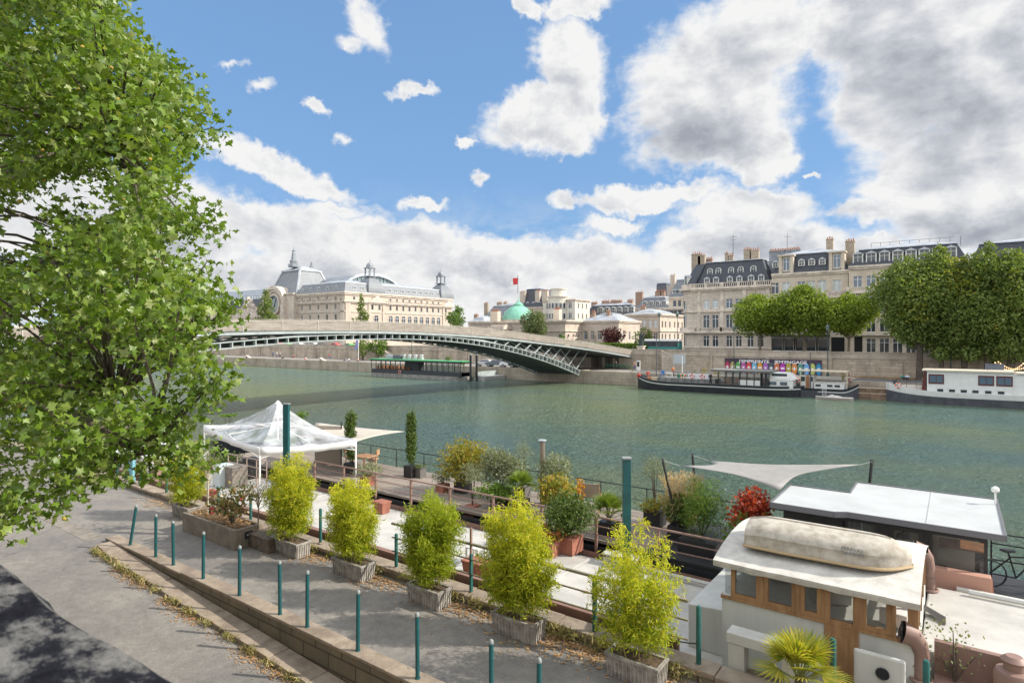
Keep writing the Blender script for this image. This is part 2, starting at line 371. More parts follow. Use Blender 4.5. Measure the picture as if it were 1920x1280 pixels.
# ------------------------------------------------------------------ setting
def asphalt(name, c, warm=0.0):
 m = bpy.data.materials.new(name); m.use_nodes = True
 nt = m.node_tree; N = nt.nodes; L = nt.links; b = N['Principled BSDF']; b.inputs['Roughness'].default_value = .88
 g = N.new('ShaderNodeNewGeometry')
 def no(sc, det=6, ro=.6):
  n = N.new('ShaderNodeTexNoise'); n.inputs['Scale'].default_value = sc; n.inputs['Detail'].default_value = det; n.inputs['Roughness'].default_value = ro; L.new(g.outputs['Position'], n.inputs['Vector']); return n
 big = no(.55, 6); fine = no(60, 3); mid = no(5, 7, .7)
 r = N.new('ShaderNodeValToRGB'); L.new(big.outputs['Fac'], r.inputs[0])
 r.color_ramp.elements[0].position = .35; r.color_ramp.elements[0].color = (c[0] * .78, c[1] * .78, c[2] * .8, 1)
 r.color_ramp.elements[1].position = .65; r.color_ramp.elements[1].color = (c[0] * 1.15, c[1] * 1.12, c[2] * 1.08, 1)
 r2 = N.new('ShaderNodeMapRange'); r2.inputs[1].default_value = .3; r2.inputs[2].default_value = .7; r2.inputs[3].default_value = .55; r2.inputs[4].default_value = 1.4; L.new(fine.outputs['Fac'], r2.inputs[0])
 m1 = N.new('ShaderNodeMix'); m1.data_type = 'RGBA'; m1.blend_type = 'MULTIPLY'; m1.inputs[0].default_value = .8; L.new(r.outputs[0], m1.inputs[6]); L.new(r2.outputs[0], m1.inputs[7])
 r3 = N.new('ShaderNodeMapRange'); r3.inputs[1].default_value = .35; r3.inputs[2].default_value = .7; r3.inputs[3].default_value = .8; r3.inputs[4].default_value = 1.15; L.new(mid.outputs['Fac'], r3.inputs[0])
 m2 = N.new('ShaderNodeMix'); m2.data_type = 'RGBA'; m2.blend_type = 'MULTIPLY'; m2.inputs[0].default_value = 1; L.new(m1.outputs[2], m2.inputs[6]); L.new(r3.outputs[0], m2.inputs[7])
 # cracks
 v = N.new('ShaderNodeTexVoronoi'); v.feature = 'DISTANCE_TO_EDGE'; v.inputs['Scale'].default_value = .33
 dm = N.new('ShaderNodeVectorMath'); dm.operation = 'ADD'; sc = N.new('ShaderNodeVectorMath'); sc.operation = 'SCALE'; sc.inputs['Scale'].default_value = 1.2
 nn = no(1.4, 5); L.new(nn.outputs['Color'], sc.inputs[0]); L.new(sc.outputs[0], dm.inputs[0]); L.new(g.outputs['Position'], dm.inputs[1]); L.new(dm.outputs[0], v.inputs['Vector'])
 cr = N.new('ShaderNodeMapRange'); cr.inputs[1].default_value = 0; cr.inputs[2].default_value = .006; cr.inputs[3].default_value = .78; cr.inputs[4].default_value = 1; L.new(v.outputs['Distance'], cr.inputs[0])
 m3 = N.new('ShaderNodeMix'); m3.data_type = 'RGBA'; m3.blend_type = 'MULTIPLY'; m3.inputs[0].default_value = 1; L.new(m2.outputs[2], m3.inputs[6]); L.new(cr.outputs[0], m3.inputs[7])
 L.new(m3.outputs[2], b.inputs['Base Color'])
 bp = N.new('ShaderNodeBump'); bp.inputs['Strength'].default_value = .5; bp.inputs['Distance'].default_value = .01; L.new(fine.outputs['Fac'], bp.inputs['Height']); L.new(bp.outputs[0], b.inputs['Normal'])
 return m
M_ASPH = asphalt('quay_asphalt', (.20, .187, .170))
M_FARQ = asphalt('far_quay_paving', (.30, .28, .25))
M_GROUND = mat('city_ground', (.16, .15, .14), .95, var=.3, vscale=.05)
M_KERB = mat('kerb_stone', (.31, .25, .19), .92, var=.45, vscale=2.2, bump=.5, bscale=22, coords='Object', col2=(.18, .14, .105))
M_WALLN = stone('near_wall_stone', (.20, .165, .11), (.15, .125, .085), (.08, .065, .045), .8, .3, .6)
M_QUAYST = stone('far_quay_stone', (.44, .38, .30), (.37, .32, .25), (.26, .22, .18), 1.6, .55, .75, (.14, .12, .09), .02)
M_FARW = stone('embankment_stone', (.52, .44, .345), (.41, .345, .27), (.30, .25, .20), 1.3, .5, .85, (.15, .125, .10), .022, .4)
M_COPE = stone('coping_stone', (.50, .43, .35), (.42, .36, .29), (.3, .26, .21), 2.2, .5, .85, (.17, .145, .12), .015)

def struct(name, mb, m, **k): return tag(mb.build(name, m, **k), kind='structure')

# water -------------------------------------------------------------
def water():
 m = bpy.data.materials.new('river_water'); m.use_nodes = True
 nt = m.node_tree; N = nt.nodes; L = nt.links; b = N['Principled BSDF']
 b.inputs['Roughness'].default_value = .10; b.inputs['IOR'].default_value = 1.33; b.inputs['Specular IOR Level'].default_value = .5
 g = N.new('ShaderNodeNewGeometry')
 def no(sc, det, stretch=(1, 1, 1), dist=0):
  mp = N.new('ShaderNodeMapping'); mp.inputs['Scale'].default_value = stretch; mp.inputs['Rotation'].default_value = (0, 0, R(12)); L.new(g.outputs['Position'], mp.inputs[0])
  n = N.new('ShaderNodeTexNoise'); n.inputs['Scale'].default_value = sc; n.inputs['Detail'].default_value = det; n.inputs['Roughness'].default_value = .6; n.inputs['Distortion'].default_value = dist
  L.new(mp.outputs[0], n.inputs['Vector']); return n.outputs['Fac']
 patch = no(.022, 4, (1, 1.9, 1)); r = N.new('ShaderNodeValToRGB'); L.new(patch, r.inputs[0])
 e = r.color_ramp.elements; e[0].position = .36; e[0].color = (.095, .180, .175, 1); e[1].position = .64; e[1].color = (.165, .215, .105, 1)
 L.new(r.outputs[0], b.inputs['Base Color'])
 a1 = no(.9, 5, (1, 1.6, 1), .4); a2 = no(3.2, 4, (1, 1.5, 1), .3); a3 = no(.16, 3, (1, 1.4, 1))
 s = N.new('ShaderNodeMath'); s.operation = 'MULTIPLY_ADD'; L.new(a2, s.inputs[0]); s.inputs[1].default_value = .55; L.new(a1, s.inputs[2])
 s2 = N.new('ShaderNodeMath'); s2.operation = 'MULTIPLY_ADD'; L.new(a3, s2.inputs[0]); s2.inputs[1].default_value = 1.2; L.new(s.outputs[0], s2.inputs[2])
 bp = N.new('ShaderNodeBump'); bp.inputs['Strength'].default_value = 1.0
 bd = N.new('ShaderNodeMapRange'); bd.inputs[1].default_value = .35; bd.inputs[2].default_value = .65; bd.inputs[3].default_value = 1.7; bd.inputs[4].default_value = 1.4; L.new(patch, bd.inputs[0]); sy = N.new('ShaderNodeSeparateXYZ'); L.new(g.outputs['Position'], sy.inputs[0]); fy = N.new('ShaderNodeMapRange'); fy.inputs[1].default_value = 20; fy.inputs[2].default_value = 75; fy.inputs[3].default_value = 1.0; fy.inputs[4].default_value = .55; L.new(sy.outputs[1], fy.inputs[0]); bm_ = N.new('ShaderNodeMath'); bm_.operation = 'MULTIPLY'; L.new(bd.outputs[0], bm_.inputs[0]); L.new(fy.outputs[0], bm_.inputs[1]); L.new(bm_.outputs[0], bp.inputs['Distance'])
 L.new(s2.outputs[0], bp.inputs['Height']); L.new(bp.outputs[0], b.inputs['Normal'])
 return m
mb = MB(); mb.quad((-1500, 10.6, 0), (900, 10.6, 0), (900, 97.3, 0), (-1500, 97.3, 0)); struct('water', mb, water())

# near bank ---------------------------------------------------------
QZ = 2.5
def pz(x): return QZ if x < -20.2 else QZ - .05 * (x + 20.2)
mb = MB()
mb.box(-400, -20.2, .3, 10.42, -2, QZ)
mb.box(-20.2, 60, 7.5, 10.42, -2, QZ)
struct('lower_quay', mb, M_ASPH)
mb = MB()
xs = [-20.2, -16, -12, -8, -4, 0, 5, 12, 20]
for a, b in zip(xs[:-1], xs[1:]): mb.quad((a, .3, pz(a)), (b, .3, pz(b)), (b, 7.36, pz(b)), (a, 7.36, pz(a)))
struct('lower_path', mb, M_ASPH)
# raised stone strip along the low wall
mb = MB()
for i in range(26):
 a = -19.75 + i * 1.25; b = a + 1.235; j = random.Random(i).uniform(-.012, .012)
 w0 = 6.86 + (0 if i else .12)
 vs = [(a, w0 + j, pz(a) + .005), (b, 6.86 + j, pz(b) + .005), (b, 7.34, pz(b) + .005), (a, 7.34, pz(a) + .005)]
 vs += [(v[0], v[1], v[2] + .095 + j * .4) for v in vs]
 mb.add(vs, [(4, 5, 6, 7), (0, 1, 5, 4), (1, 2, 6, 5), (2, 3, 7, 6), (3, 0, 4, 7)])
struct('stone_kerb_strip', mb, M_KERB, bevel=.012)
# paving seam continuing left from the wall
mb = MB(); mb.box(-60, -20.5, 7.0, 7.45, QZ - .05, QZ + .006); struct('paving_band', mb, mat('paving_band_stone', (.21, .185, .155), .9, var=.3, vscale=3, bump=.4))

lw = thing('low_wall', 'low brown stone wall carrying the row of teal bollards', 'wall', (-20.1, 7.36, QZ))
mb = MB(); mb.box(-20.1, 30, 7.365, 7.67, -.5, 2.545); mb.build('wall_face', M_WALLN, lw)
mb = MB()
for i in range(30):
 a = -20.12 + i * 1.5; j = random.Random(100 + i).uniform(-.01, .01)
 mb.box(a, a + 1.49, 7.345 + j, 7.70 + j, 2.548, 2.612 + j * .5)
mb.build('coping', M_KERB, lw, bevel=.012)

rk = thing('river_kerb', 'worn stone edge wall of the near quay beside the white barge', 'quay edge', (-20, 10.6, QZ))
mb = MB(); mb.box(-80, 60, 10.425, 10.83, -2, 2.60); mb.build('wall_face', M_WALLN, rk)
mb = MB(); rnd = random.Random(5); x = -60
while x < 20:
 w = rnd.uniform(1.1, 2.0); j = rnd.uniform(-.015, .02)
 mb.box(x, x + w - .012, 10.40 + j, 10.86, 2.603, 2.70 + j); x += w
mb.build('coping', M_KERB, rk, bevel=.015)

# upper quay under the viewer and its parapet
mb = MB(); mb.box(-400, 200, -120, .22, 2, 7.0); struct('upper_quay', mb, M_KERB)
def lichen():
 m = bpy.data.materials.new('shaded_lichen_stone'); m.use_nodes = True
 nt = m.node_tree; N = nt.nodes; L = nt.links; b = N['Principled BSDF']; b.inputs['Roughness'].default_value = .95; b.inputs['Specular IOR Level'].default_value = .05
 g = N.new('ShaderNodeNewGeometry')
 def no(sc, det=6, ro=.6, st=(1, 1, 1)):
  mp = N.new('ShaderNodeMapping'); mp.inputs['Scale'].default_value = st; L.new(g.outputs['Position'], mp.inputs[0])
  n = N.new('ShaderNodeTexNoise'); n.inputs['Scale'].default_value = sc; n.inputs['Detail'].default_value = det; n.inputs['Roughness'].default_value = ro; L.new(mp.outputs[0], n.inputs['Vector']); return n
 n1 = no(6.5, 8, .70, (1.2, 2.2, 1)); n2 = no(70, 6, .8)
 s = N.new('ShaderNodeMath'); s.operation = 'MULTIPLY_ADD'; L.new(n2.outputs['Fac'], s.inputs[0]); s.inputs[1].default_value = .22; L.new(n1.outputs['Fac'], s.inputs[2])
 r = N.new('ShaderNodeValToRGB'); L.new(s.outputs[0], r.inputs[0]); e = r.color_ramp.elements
 e[0].position = .48; e[0].color = (.008, .008, .011, 1); e[1].position = .72; e[1].color = (.17, .165, .155, 1)  # near-black end carries the parapet's shade as colour; pale end is lichen
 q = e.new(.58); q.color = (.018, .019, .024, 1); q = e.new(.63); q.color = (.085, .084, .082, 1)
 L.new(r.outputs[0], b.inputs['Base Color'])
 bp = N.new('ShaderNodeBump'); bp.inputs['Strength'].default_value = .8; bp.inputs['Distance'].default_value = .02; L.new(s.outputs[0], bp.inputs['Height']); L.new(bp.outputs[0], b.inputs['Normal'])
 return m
def parapet():
 bm = bmesh.new(); nx, ny = 240, 8; rnd = random.Random(3)
 x0, x1 = -9.0, 3.0; y0, y1 = -.16, .40; zt = 8.05
 import mathutils
 def edge(x): return .02 * mathutils.noise.noise(Vector((x * 2.1, 0, 0))) + .011 * mathutils.noise.noise(Vector((x * 7, 3, 0)))
 g = [[None] * (ny + 5) for _ in range(nx + 1)]
 for i in range(nx + 1):
  x = x0 + (x1 - x0) * i / nx
  prof = [(y0, 6.9), (y0, zt - .03)] + [(y0 + .03 + (y1 - y0 - .06) * j / ny, zt) for j in range(ny + 1)] + [(y1, zt - .035), (y1, 6.9)]
  for j, (y, z) in enumerate(prof):
   w = (y - y0) / (y1 - y0)
   g[i][j] = bm.verts.new((x, y + edge(x) * w, z + (.012 * mathutils.noise.noise(Vector((x * 3, y * 6, 1))) if z > 7.9 else 0)))
 for i in range(nx):
  for j in range(ny + 4): bm.faces.new((g[i][j], g[i + 1][j], g[i + 1][j + 1], g[i][j + 1]))
 for i in (0, nx): bm.faces.new(g[i])
 bmesh.ops.recalc_face_normals(bm, faces=bm.faces)
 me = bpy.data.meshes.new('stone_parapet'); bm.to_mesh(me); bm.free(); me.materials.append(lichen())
 me.polygons.foreach_set('use_smooth', [True] * len(me.polygons))
 o = bpy.data.objects.new('stone_parapet', me); C.objects.link(o)
 return tag(o, 'lichen-stained stone parapet top in the near corner, its shade put into the colour', 'parapet')
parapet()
rw = MB(); rw.box(-400, 60, .225, .33, 1, 7.6)
tag(rw.build('retaining_wall', M_FARW), 'tall stone retaining wall below the parapet', 'wall')

# far bank ----------------------------------------------------------
mb = MB(); mb.box(-1500, 900, 97.0, 108.2, -2, 2.16); struct('far_lower_quay', mb, M_FARQ)
mb = MB(); mb.box(-1500, 900, 96.55, 96.995, -2, 2.26); struct('far_quay_edge', mb, M_QUAYST)
mb = MB(); mb.box(-5000, 5000, 108.62, 6000, 2, 4.95); struct('ground', mb, M_GROUND)
mb = MB(); mb.box(-1500, 900, 113.5, 125, 4.9, 4.985); struct('far_road', mb, asphalt('road_asphalt', (.10, .10, .10)))

ew = thing('embankment_wall', 'long pale stone embankment wall behind the far quay', 'wall', (-50, 108.3, 2.16))
mb = MB()
xa, xb = XT(1010, 108), XT(1165, 108)
mb.box(-1500, 900, 108.2, 108.6, 1.5, 4.95); mb.build('wall_face', M_FARW, ew)
mb = MB(); mb.box(-1500, 900, 108.06, 108.62, 4.955, 5.2); mb.build('string_course', M_COPE, ew)
mb = MB()
mb.box(-1500, 900, 108.22, 108.58, 5.205, 5.86); mb.k = 0
mb.build('parapet_panel', M_COPE, ew)
mb = MB(); mb.box(-1500, 900, 108.12, 108.64, 5.864, 6.03); mb.build('coping', M_COPE, ew)
mb = MB()
x = -330
while x < 60:
 mb.box(x, x + .5, 108.02, 108.195, 2.17, 4.95); x += 9.5
mb.build('buttress', M_FARW, ew)
M_DARKHOLE = mat('dark_recess', (.03, .028, .025), .9)
for px0, px1 in ((1108, 1128), (1134, 1160)):
 mb = MB(); mb.box(XT(px0, 108.1), XT(px1, 108.1), 108.14, 108.196, 2.2, 4.6); mb.build('recess', mat('recess_stone', (.12, .10, .085), .95, var=.5, vscale=1, streak=.2, bump=.3), ew)
mb = MB(); mb.box(XT(1256, 108.1), XT(1264, 108.1), 108.13, 108.195, 2.17, 4.2); mb.build('door', mat('grey_paint', (.32, .34, .35), .6), ew)

# river stair on the far wall
st = thing('stone_staircase', 'stone stair running down the far wall to the quay', 'staircase', (XT(1240, 107), 107.2, 2.16))
xs0, xs1 = XT(1243, 107.3), XT(1312, 106.5)
mb = MB(); n = 18
for i in range(n):
 a = xs0 + (xs1 - xs0) * i / n; b = xs0 + (xs1 - xs0) * (i + 1) / n; mb.box(a, b, 106.9, 108.05, 2.17, 5.0 - (5.0 - 2.3) * i / n)
mb.build('step', M_FARW, st)
mb = MB(); mb.add([(xs0, 106.55, 2.17), (xs1, 106.55, 2.17), (xs1, 106.55, 2.9), (xs0, 106.55, 5.9), (xs0, 106.88, 2.17), (xs1, 106.88, 2.17), (xs1, 106.88, 2.9), (xs0, 106.88, 5.9)],
                  [(0, 1, 2, 3), (7, 6, 5, 4), (0, 4, 5, 1), (1, 5, 6, 2), (2, 6, 7, 3), (3, 7, 4, 0)])
mb.build('parapet', M_COPE, st)
st2 = thing('stone_ramp_stair', 'stone stair rising to the embankment left of the green-roofed barge', 'staircase', (XT(748, 107), 107.2, 2.16))
xs0, xs1 = XT(714, 107.3), XT(745, 106.5)
mb = MB(); mb.add([(xs0, 106.4, 2.17), (xs1, 106.4, 2.17), (xs1, 106.4, 2.6), (xs0, 106.4, 5.8), (xs0, 108.05, 2.17), (xs1, 108.05, 2.17), (xs1, 108.05, 2.6), (xs0, 108.05, 5.8)],
                  [(0, 1, 2, 3), (7, 6, 5, 4), (0, 4, 5, 1), (1, 5, 6, 2), (2, 6, 7, 3), (3, 7, 4, 0)])
mb.build('stair_flank', M_COPE, st2)

# ------------------------------------------------------------------ footbridge
BX = -55.0
def dz(t): return 10.15 - .00112 * (t - 45) ** 2           # top of the wooden parapet
def az_(t): return 8.45 - (.0031 if t > 50 else .0021) * (t - 50) ** 2
def ah(t): return .48 + .010 * max(0, t - 62)
br = thing('footbridge', 'long arched grey steel footbridge with weathered wooden parapet', 'footbridge', (BX - 5, 50, 0))
M_WOODP = mat('weathered_boards', (.33, .295, .255), .9, var=.5, vscale=.9, bump=.3, col2=(.23, .195, .165), streak=6)
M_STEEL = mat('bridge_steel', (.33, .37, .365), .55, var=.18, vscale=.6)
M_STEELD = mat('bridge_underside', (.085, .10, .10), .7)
def sh(t): return 4.7 * max(0, (t - 84) / 24)               # the deck widens where it lands
def ribbon(mb, ts, x0, x1, zlo, zhi, k=0):
 for a, b in zip(ts[:-1], ts[1:]):
  p, q = (sh(a), sh(b)) if len(ts) == 51 else (0, 0); w = 1 if x0 > BX - 4 else 0
  vs = [(x0 + p * w, a, zlo(a)), (x1 + p * (x1 > BX - 4), a, zlo(a)), (x1 + q * (x1 > BX - 4), b, zlo(b)), (x0 + q * w, b, zlo(b)), (x0 + p * w, a, zhi(a)), (x1 + p * (x1 > BX - 4), a, zhi(a)), (x1 + q * (x1 > BX - 4), b, zhi(b)), (x0 + q * w, b, zhi(b))]
  mb.add(vs, [(0, 3, 2, 1), (4, 5, 6, 7), (0, 1, 5, 4), (1, 2, 6, 5), (2, 3, 7, 6), (3, 0, 4, 7)], k)
TS = [2 + i * 2.12 for i in range(51)]
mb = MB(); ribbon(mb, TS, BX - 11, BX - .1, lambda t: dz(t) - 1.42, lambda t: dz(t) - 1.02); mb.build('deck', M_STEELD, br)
for xo in (BX, BX - 11):
 mb = MB()
 for i in range(5): ribbon(mb, TS, xo - .06, xo, lambda t, i=i: dz(t) - .92 + i * .18, lambda t, i=i: dz(t) - .92 + i * .18 + .172)
 mb.build('wooden_parapet', M_WOODP, br)
 mb = MB(); ribbon(mb, TS, xo - .1, xo + .04, lambda t: dz(t) - .012, lambda t: dz(t) + .05)
 for t in TS[::2]: e = sh(t) * (xo == BX); mb.box(xo + e + .005, xo + e + .05, t - .03, t + .03, dz(t) - 1.02, dz(t) + .16)
 ribbon(mb, TS, xo + .01, xo + .04, lambda t: dz(t) + .13, lambda t: dz(t) + .155)
 mb.build('railing', mat('rail_metal', (.48, .44, .38), .5), br)
 mb = MB(); ribbon(mb, TS, xo - .35, xo + .03, lambda t: dz(t) - 1.34, lambda t: dz(t) - 1.10); mb.build('edge_beam', M_STEEL, br)
TA = [26 + i * (97.2 - 26) / 60 for i in range(61)]
for xo in (BX - .1, BX - 9.2):
 mb = MB()
 ribbon(mb, TA, xo - .5, xo, lambda t: az_(t) - ah(t) / 2 - .10, lambda t: az_(t) - ah(t) / 2)
 ribbon(mb, TA, xo - .5, xo, lambda t: az_(t) + ah(t) / 2, lambda t: az_(t) + ah(t) / 2 + .10)
 for t in TA: mb.box(xo - .45, xo - .02, t - .05, t + .05, az_(t) - ah(t) / 2 - .005, az_(t) + ah(t) / 2 + .005)
 mb.build('arch_rib', M_STEEL, br)
 mb = MB(); tc_ = [t for t in TA if 34 < t < 73]                # spandrel plate at the crown
 ribbon(mb, tc_, xo - .3, xo - .16, lambda t: az_(t) + ah(t) / 2 + .10, lambda t: min(dz(t) - 1.43, az_(t) + ah(t) / 2 + .105 + max(0.0, .9 - abs(t - 54) / 21))); mb.build('spandrel_plate', M_STEEL, br)
# underside cross frames between the two ribs
mb = MB()
for t in TA[::2]: mb.box(BX - 9.2, BX - .6, t - .09, t + .09, az_(t) - ah(t) / 2, az_(t) + ah(t) / 2 - .1)
for a, b in zip(TA[:-2:2], TA[2::2]):
 mb.bar((BX - .6, a, az_(a) - .2), (BX - 9, b, az_(b) - .2), .12); mb.bar((BX - 9, a, az_(a) - .2), (BX - .6, b, az_(b) - .2), .12)
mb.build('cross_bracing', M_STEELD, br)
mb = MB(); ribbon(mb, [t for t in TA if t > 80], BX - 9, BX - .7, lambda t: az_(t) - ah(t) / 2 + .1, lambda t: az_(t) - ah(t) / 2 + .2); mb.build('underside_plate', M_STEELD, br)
for xo in (BX - .35, BX - 8.9):
 for i in range(10):
  t0 = 71 + i * 2.7; lean = 1.0 + i * .33
  za = az_(t0) + ah(t0) / 2 + .1
  for sgn, w in ((1, .17), (-1, .12)):
   t1 = t0 + lean * (1 if sgn > 0 else -.75); mb = MB(); dx = 0 if sgn > 0 else -1.6
   mb.bar((xo, t0, za), (xo + dx, t1, dz(t1) - 1.42), w); mb.build('strut', M_STEEL, br)
 for i in range(5):
  t0 = 40 - i * 3.2; za = az_(t0) + ah(t0) / 2 + .1
  for sg in (-1, 1):
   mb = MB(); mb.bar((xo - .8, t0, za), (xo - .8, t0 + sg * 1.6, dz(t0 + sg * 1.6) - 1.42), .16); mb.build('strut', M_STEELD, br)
mb = MB(); mb.box(BX - 10.2, BX + .3, 96.0, 98.6, -1, 1.55); mb.box(BX - 9.6, BX + .1, 97.2, 99.5, 1.5, 2.3); mb.build('abutment', M_QUAYST, br)
# ------------------------------------------------------------------ buildings
M_LIME = stone('limestone', (.56, .48, .40), (.49, .42, .35), (.38, .32, .25), 1.1, .42, .4, (.26, .22, .17), .014, .2)
M_LIME2 = stone('limestone_yellow', (.64, .555, .445), (.56, .48, .385), (.45, .38, .3), 1.2, .45, .4, (.25, .2, .15), .012, .2)
M_LIMEG = stone('limestone_grey', (.68, .59, .49), (.58, .50, .42), (.42, .36, .3), 1.5, .55, .45, (.24, .2, .17), .03, .3)
M_TRIM = mat('stone_trim', (.58, .50, .42), .85, var=.25, vscale=.8)
M_TRIMD = mat('stone_trim_grey', (.64, .56, .47), .88, var=.3, vscale=.8)
M_SLATE = stone('slate', (.050, .056, .072), (.036, .042, .056), (.02, .022, .03), .35, .22, .3, (.09, .095, .105), .01, .3, .5)
M_SLATEL = stone('slate_light', (.20, .215, .235), (.16, .175, .195), (.10, .11, .125), .35, .3, .4, (.28, .29, .30), .012, .3, .5)
M_ZINC = mat('zinc', (.43, .455, .48), .42, metal=.25, var=.3, vscale=.5)
M_ZINCD = mat('zinc_dark', (.24, .26, .28), .5, metal=.2, var=.3, vscale=.5)
M_COPPER = mat('green_copper', (.19, .44, .33), .65, var=.22, vscale=.5, streak=.3)
M_CHIM = stone('chimney_stone', (.44, .36, .27), (.36, .29, .21), (.25, .2, .16), .6, .3, .5, (.16, .13, .1))
M_TERRA = mat('terracotta', (.42, .17, .09), .85, var=.3, vscale=3)
M_BRICK = stone('red_brick', (.34, .17, .10), (.28, .14, .085), (.4, .36, .3), .4, .14, .2)
M_WHITE = mat('white_paint', (.78, .78, .76), .45, var=.06, vscale=2)
M_GLASS = glassmat('window_glass', (.035, .045, .055), .06)
M_GLASSB = glassmat('blue_glass', (.10, .14, .19), .08)
M_SHUT = mat('pale_shutter', (.52, .55, .55), .6, var=.1, vscale=4)
M_BLUESH = mat('blue_shutter', (.03, .09, .26), .5)
M_IRON = mat('black_iron', (.02, .02, .022), .5)
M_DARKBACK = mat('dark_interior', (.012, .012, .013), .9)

WMESH = {}
def win_mesh(kind, w, h):
 """window standing in its opening: built in x (width), z (height), facing -y. returns (frame mesh, pane mesh, pane mats)"""
 key = (kind, round(w, 2), round(h, 2))
 if key in WMESH: return WMESH[key]
 f = MB(); p = MB(); t = min(.07, w * .07)
 if kind == 'arch':
  n = 9; r = w / 2; hz = h - r
  arc = [(r * cos(pi * i / n), hz + r * sin(pi * i / n)) for i in range(n + 1)]
  ro = r + .28; arco = [(ro * cos(pi * i / n), hz + ro * sin(pi * i / n)) for i in range(n + 1)]
  outer = [(ro, 0)] + arco + [(-ro, 0)]; inner = [(r, 0)] + arc + [(-r, 0)]
  for i in range(len(outer) - 1):
   a, b = outer[i], outer[i + 1]; c, d = inner[i + 1], inner[i]
   f.add([(a[0], -.14, a[1]), (b[0], -.14, b[1]), (c[0], -.14, c[1]), (d[0], -.14, d[1]), (a[0], 0, a[1]), (b[0], 0, b[1]), (c[0], 0, c[1]), (d[0], 0, d[1])],
                  [(3, 2, 1, 0), (0, 1, 5, 4), (2, 3, 7, 6)], 1)
  p.add([(q[0], -.02, q[1]) for q in inner], [tuple(range(len(inner) - 1, -1, -1))])
  f.box(-.04, .04, -.06, -.03, 0, h, 0); f.box(-r, r, -.06, -.03, hz - .05, hz + .05, 0); f.box(-r, r, -.061, -.03, hz * .5 - .04, hz * .5 + .04, 0)
  fm = [M_WHITE, M_TRIM]
 else:
  f.box(-w / 2, -w / 2 + t, -.05, .05, 0, h); f.box(w / 2 - t, w / 2, -.05, .05, 0, h)
  f.box(-w / 2 + t, w / 2 - t, -.05, .05, 0, t * 1.3); f.box(-w / 2 + t, w / 2 - t, -.05, .05, h - t, h)
  if kind != 'plain':
   f.box(-t * .7, t * .7, -.045, .03, t * 1.3, h - t)
   if h > 1.9: f.box(-w / 2 + t, w / 2 - t, -.046, .03, h * .70, h * .70 + t)
  p.quad((-w / 2 + t, -.005, t), (w / 2 - t, -.005, t), (w / 2 - t, -.005, h - t), (-w / 2 + t, -.005, h - t))
  fm = [M_WHITE]
  if kind == 'slat':
   for i in range(int(h / .16)): p.box(-w / 2 + t, w / 2 - t, -.03, -.006, t + i * .16 + .03, t + i * .16 + .13)
 def mk(b, nm, ms):
  me = bpy.data.meshes.new(nm); me.from_pydata(b.v, [], b.f)
  for m in ms: me.materials.append(m)
  me.polygons.foreach_set('material_index', b.m); me.update(); return me
 pm = {'slat': M_SHUT, 'shut': M_SHUT, 'blue': M_GLASSB}.get(kind, M_GLASS)
 WMESH[key] = (mk(f, 'window', fm), mk(p, 'pane', [pm])); return WMESH[key]
NWIN = {}
def put_window(root, kind, x, y, z, w, h, rz=0.0, pane=True):
 NWIN[root.name] = NWIN.get(root.name, 0) + 1
 fm, pm = win_mesh(kind, w, h)
 o = bpy.data.objects.new('window', fm); C.objects.link(o)
 M = ROOT[root.name].inverted() @ Matrix.Translation((x, y, z)) @ Matrix.Rotation(rz, 4, 'Z'); o.matrix_basis = M
 setparent(o, root)
 q = bpy.data.objects.new('pane', pm); C.objects.link(q); setparent(q, o)
def facade(mb, side, a0, a1, fix, z0, z1, ops, depth=.28):
 """wall plane with real openings. side '-y': runs along x at y=fix facing -y; '+x': runs along y at x=fix facing +x"""
 us = sorted({a0, a1} | {v for o in ops for v in (o[0], o[0] + o[2])}); zs = sorted({z0, z1} | {v for o in ops for v in (o[1], o[1] + o[3])})
 us = [u for u in us if a0 <= u <= a1]; zs = [z for z in zs if z0 <= z <= z1]
 P = (lambda u, z, d=0: (u, fix + d, z)) if side == '-y' else (lambda u, z, d=0: (fix - d, u, z))
 def inside(u, z): return any(o[0] < u < o[0] + o[2] and o[1] < z < o[1] + o[3] for o in ops)
 for i in range(len(us) - 1):
  # merge vertically
  j = 0
  while j < len(zs) - 1:
   if inside((us[i] + us[i + 1]) / 2, (zs[j] + zs[j + 1]) / 2): j += 1; continue
   k = j
   while k < len(zs) - 1 and not inside((us[i] + us[i + 1]) / 2, (zs[k] + zs[k + 1]) / 2): k += 1
   mb.quad(P(us[i], zs[j]), P(us[i + 1], zs[j]), P(us[i + 1], zs[k]), P(us[i], zs[k])); j = k
 for u, z, w, h in [o[:4] for o in ops]:
  mb.quad(P(u, z), P(u, z + h), P(u, z + h, depth), P(u, z, depth)); mb.quad(P(u + w, z, depth), P(u + w, z + h, depth), P(u + w, z + h), P(u + w, z))
  mb.quad(P(u, z + h), P(u + w, z + h), P(u + w, z + h, depth), P(u, z + h, depth)); mb.quad(P(u, z, depth), P(u + w, z, depth), P(u + w, z), P(u, z))
def windows_for(root, side, fix, ops, depth=.28):
 for o in ops:
  u, z, w, h = o[:4]; kind = o[4] if len(o) > 4 else 'tall'
  if side == '-y': put_window(root, kind, u + w / 2, fix + depth - .06, z, w, h, 0)
  else: put_window(root, kind, fix - depth + .06, u + w / 2, z, w, h, pi / 2)
def row(us, z, w, h, kind='tall'): return [(u - w / 2, z, w, h, kind) for u in us]
def spaced(a, b, n): return [a + (b - a) * (i + .5) / n for i in range(n)]
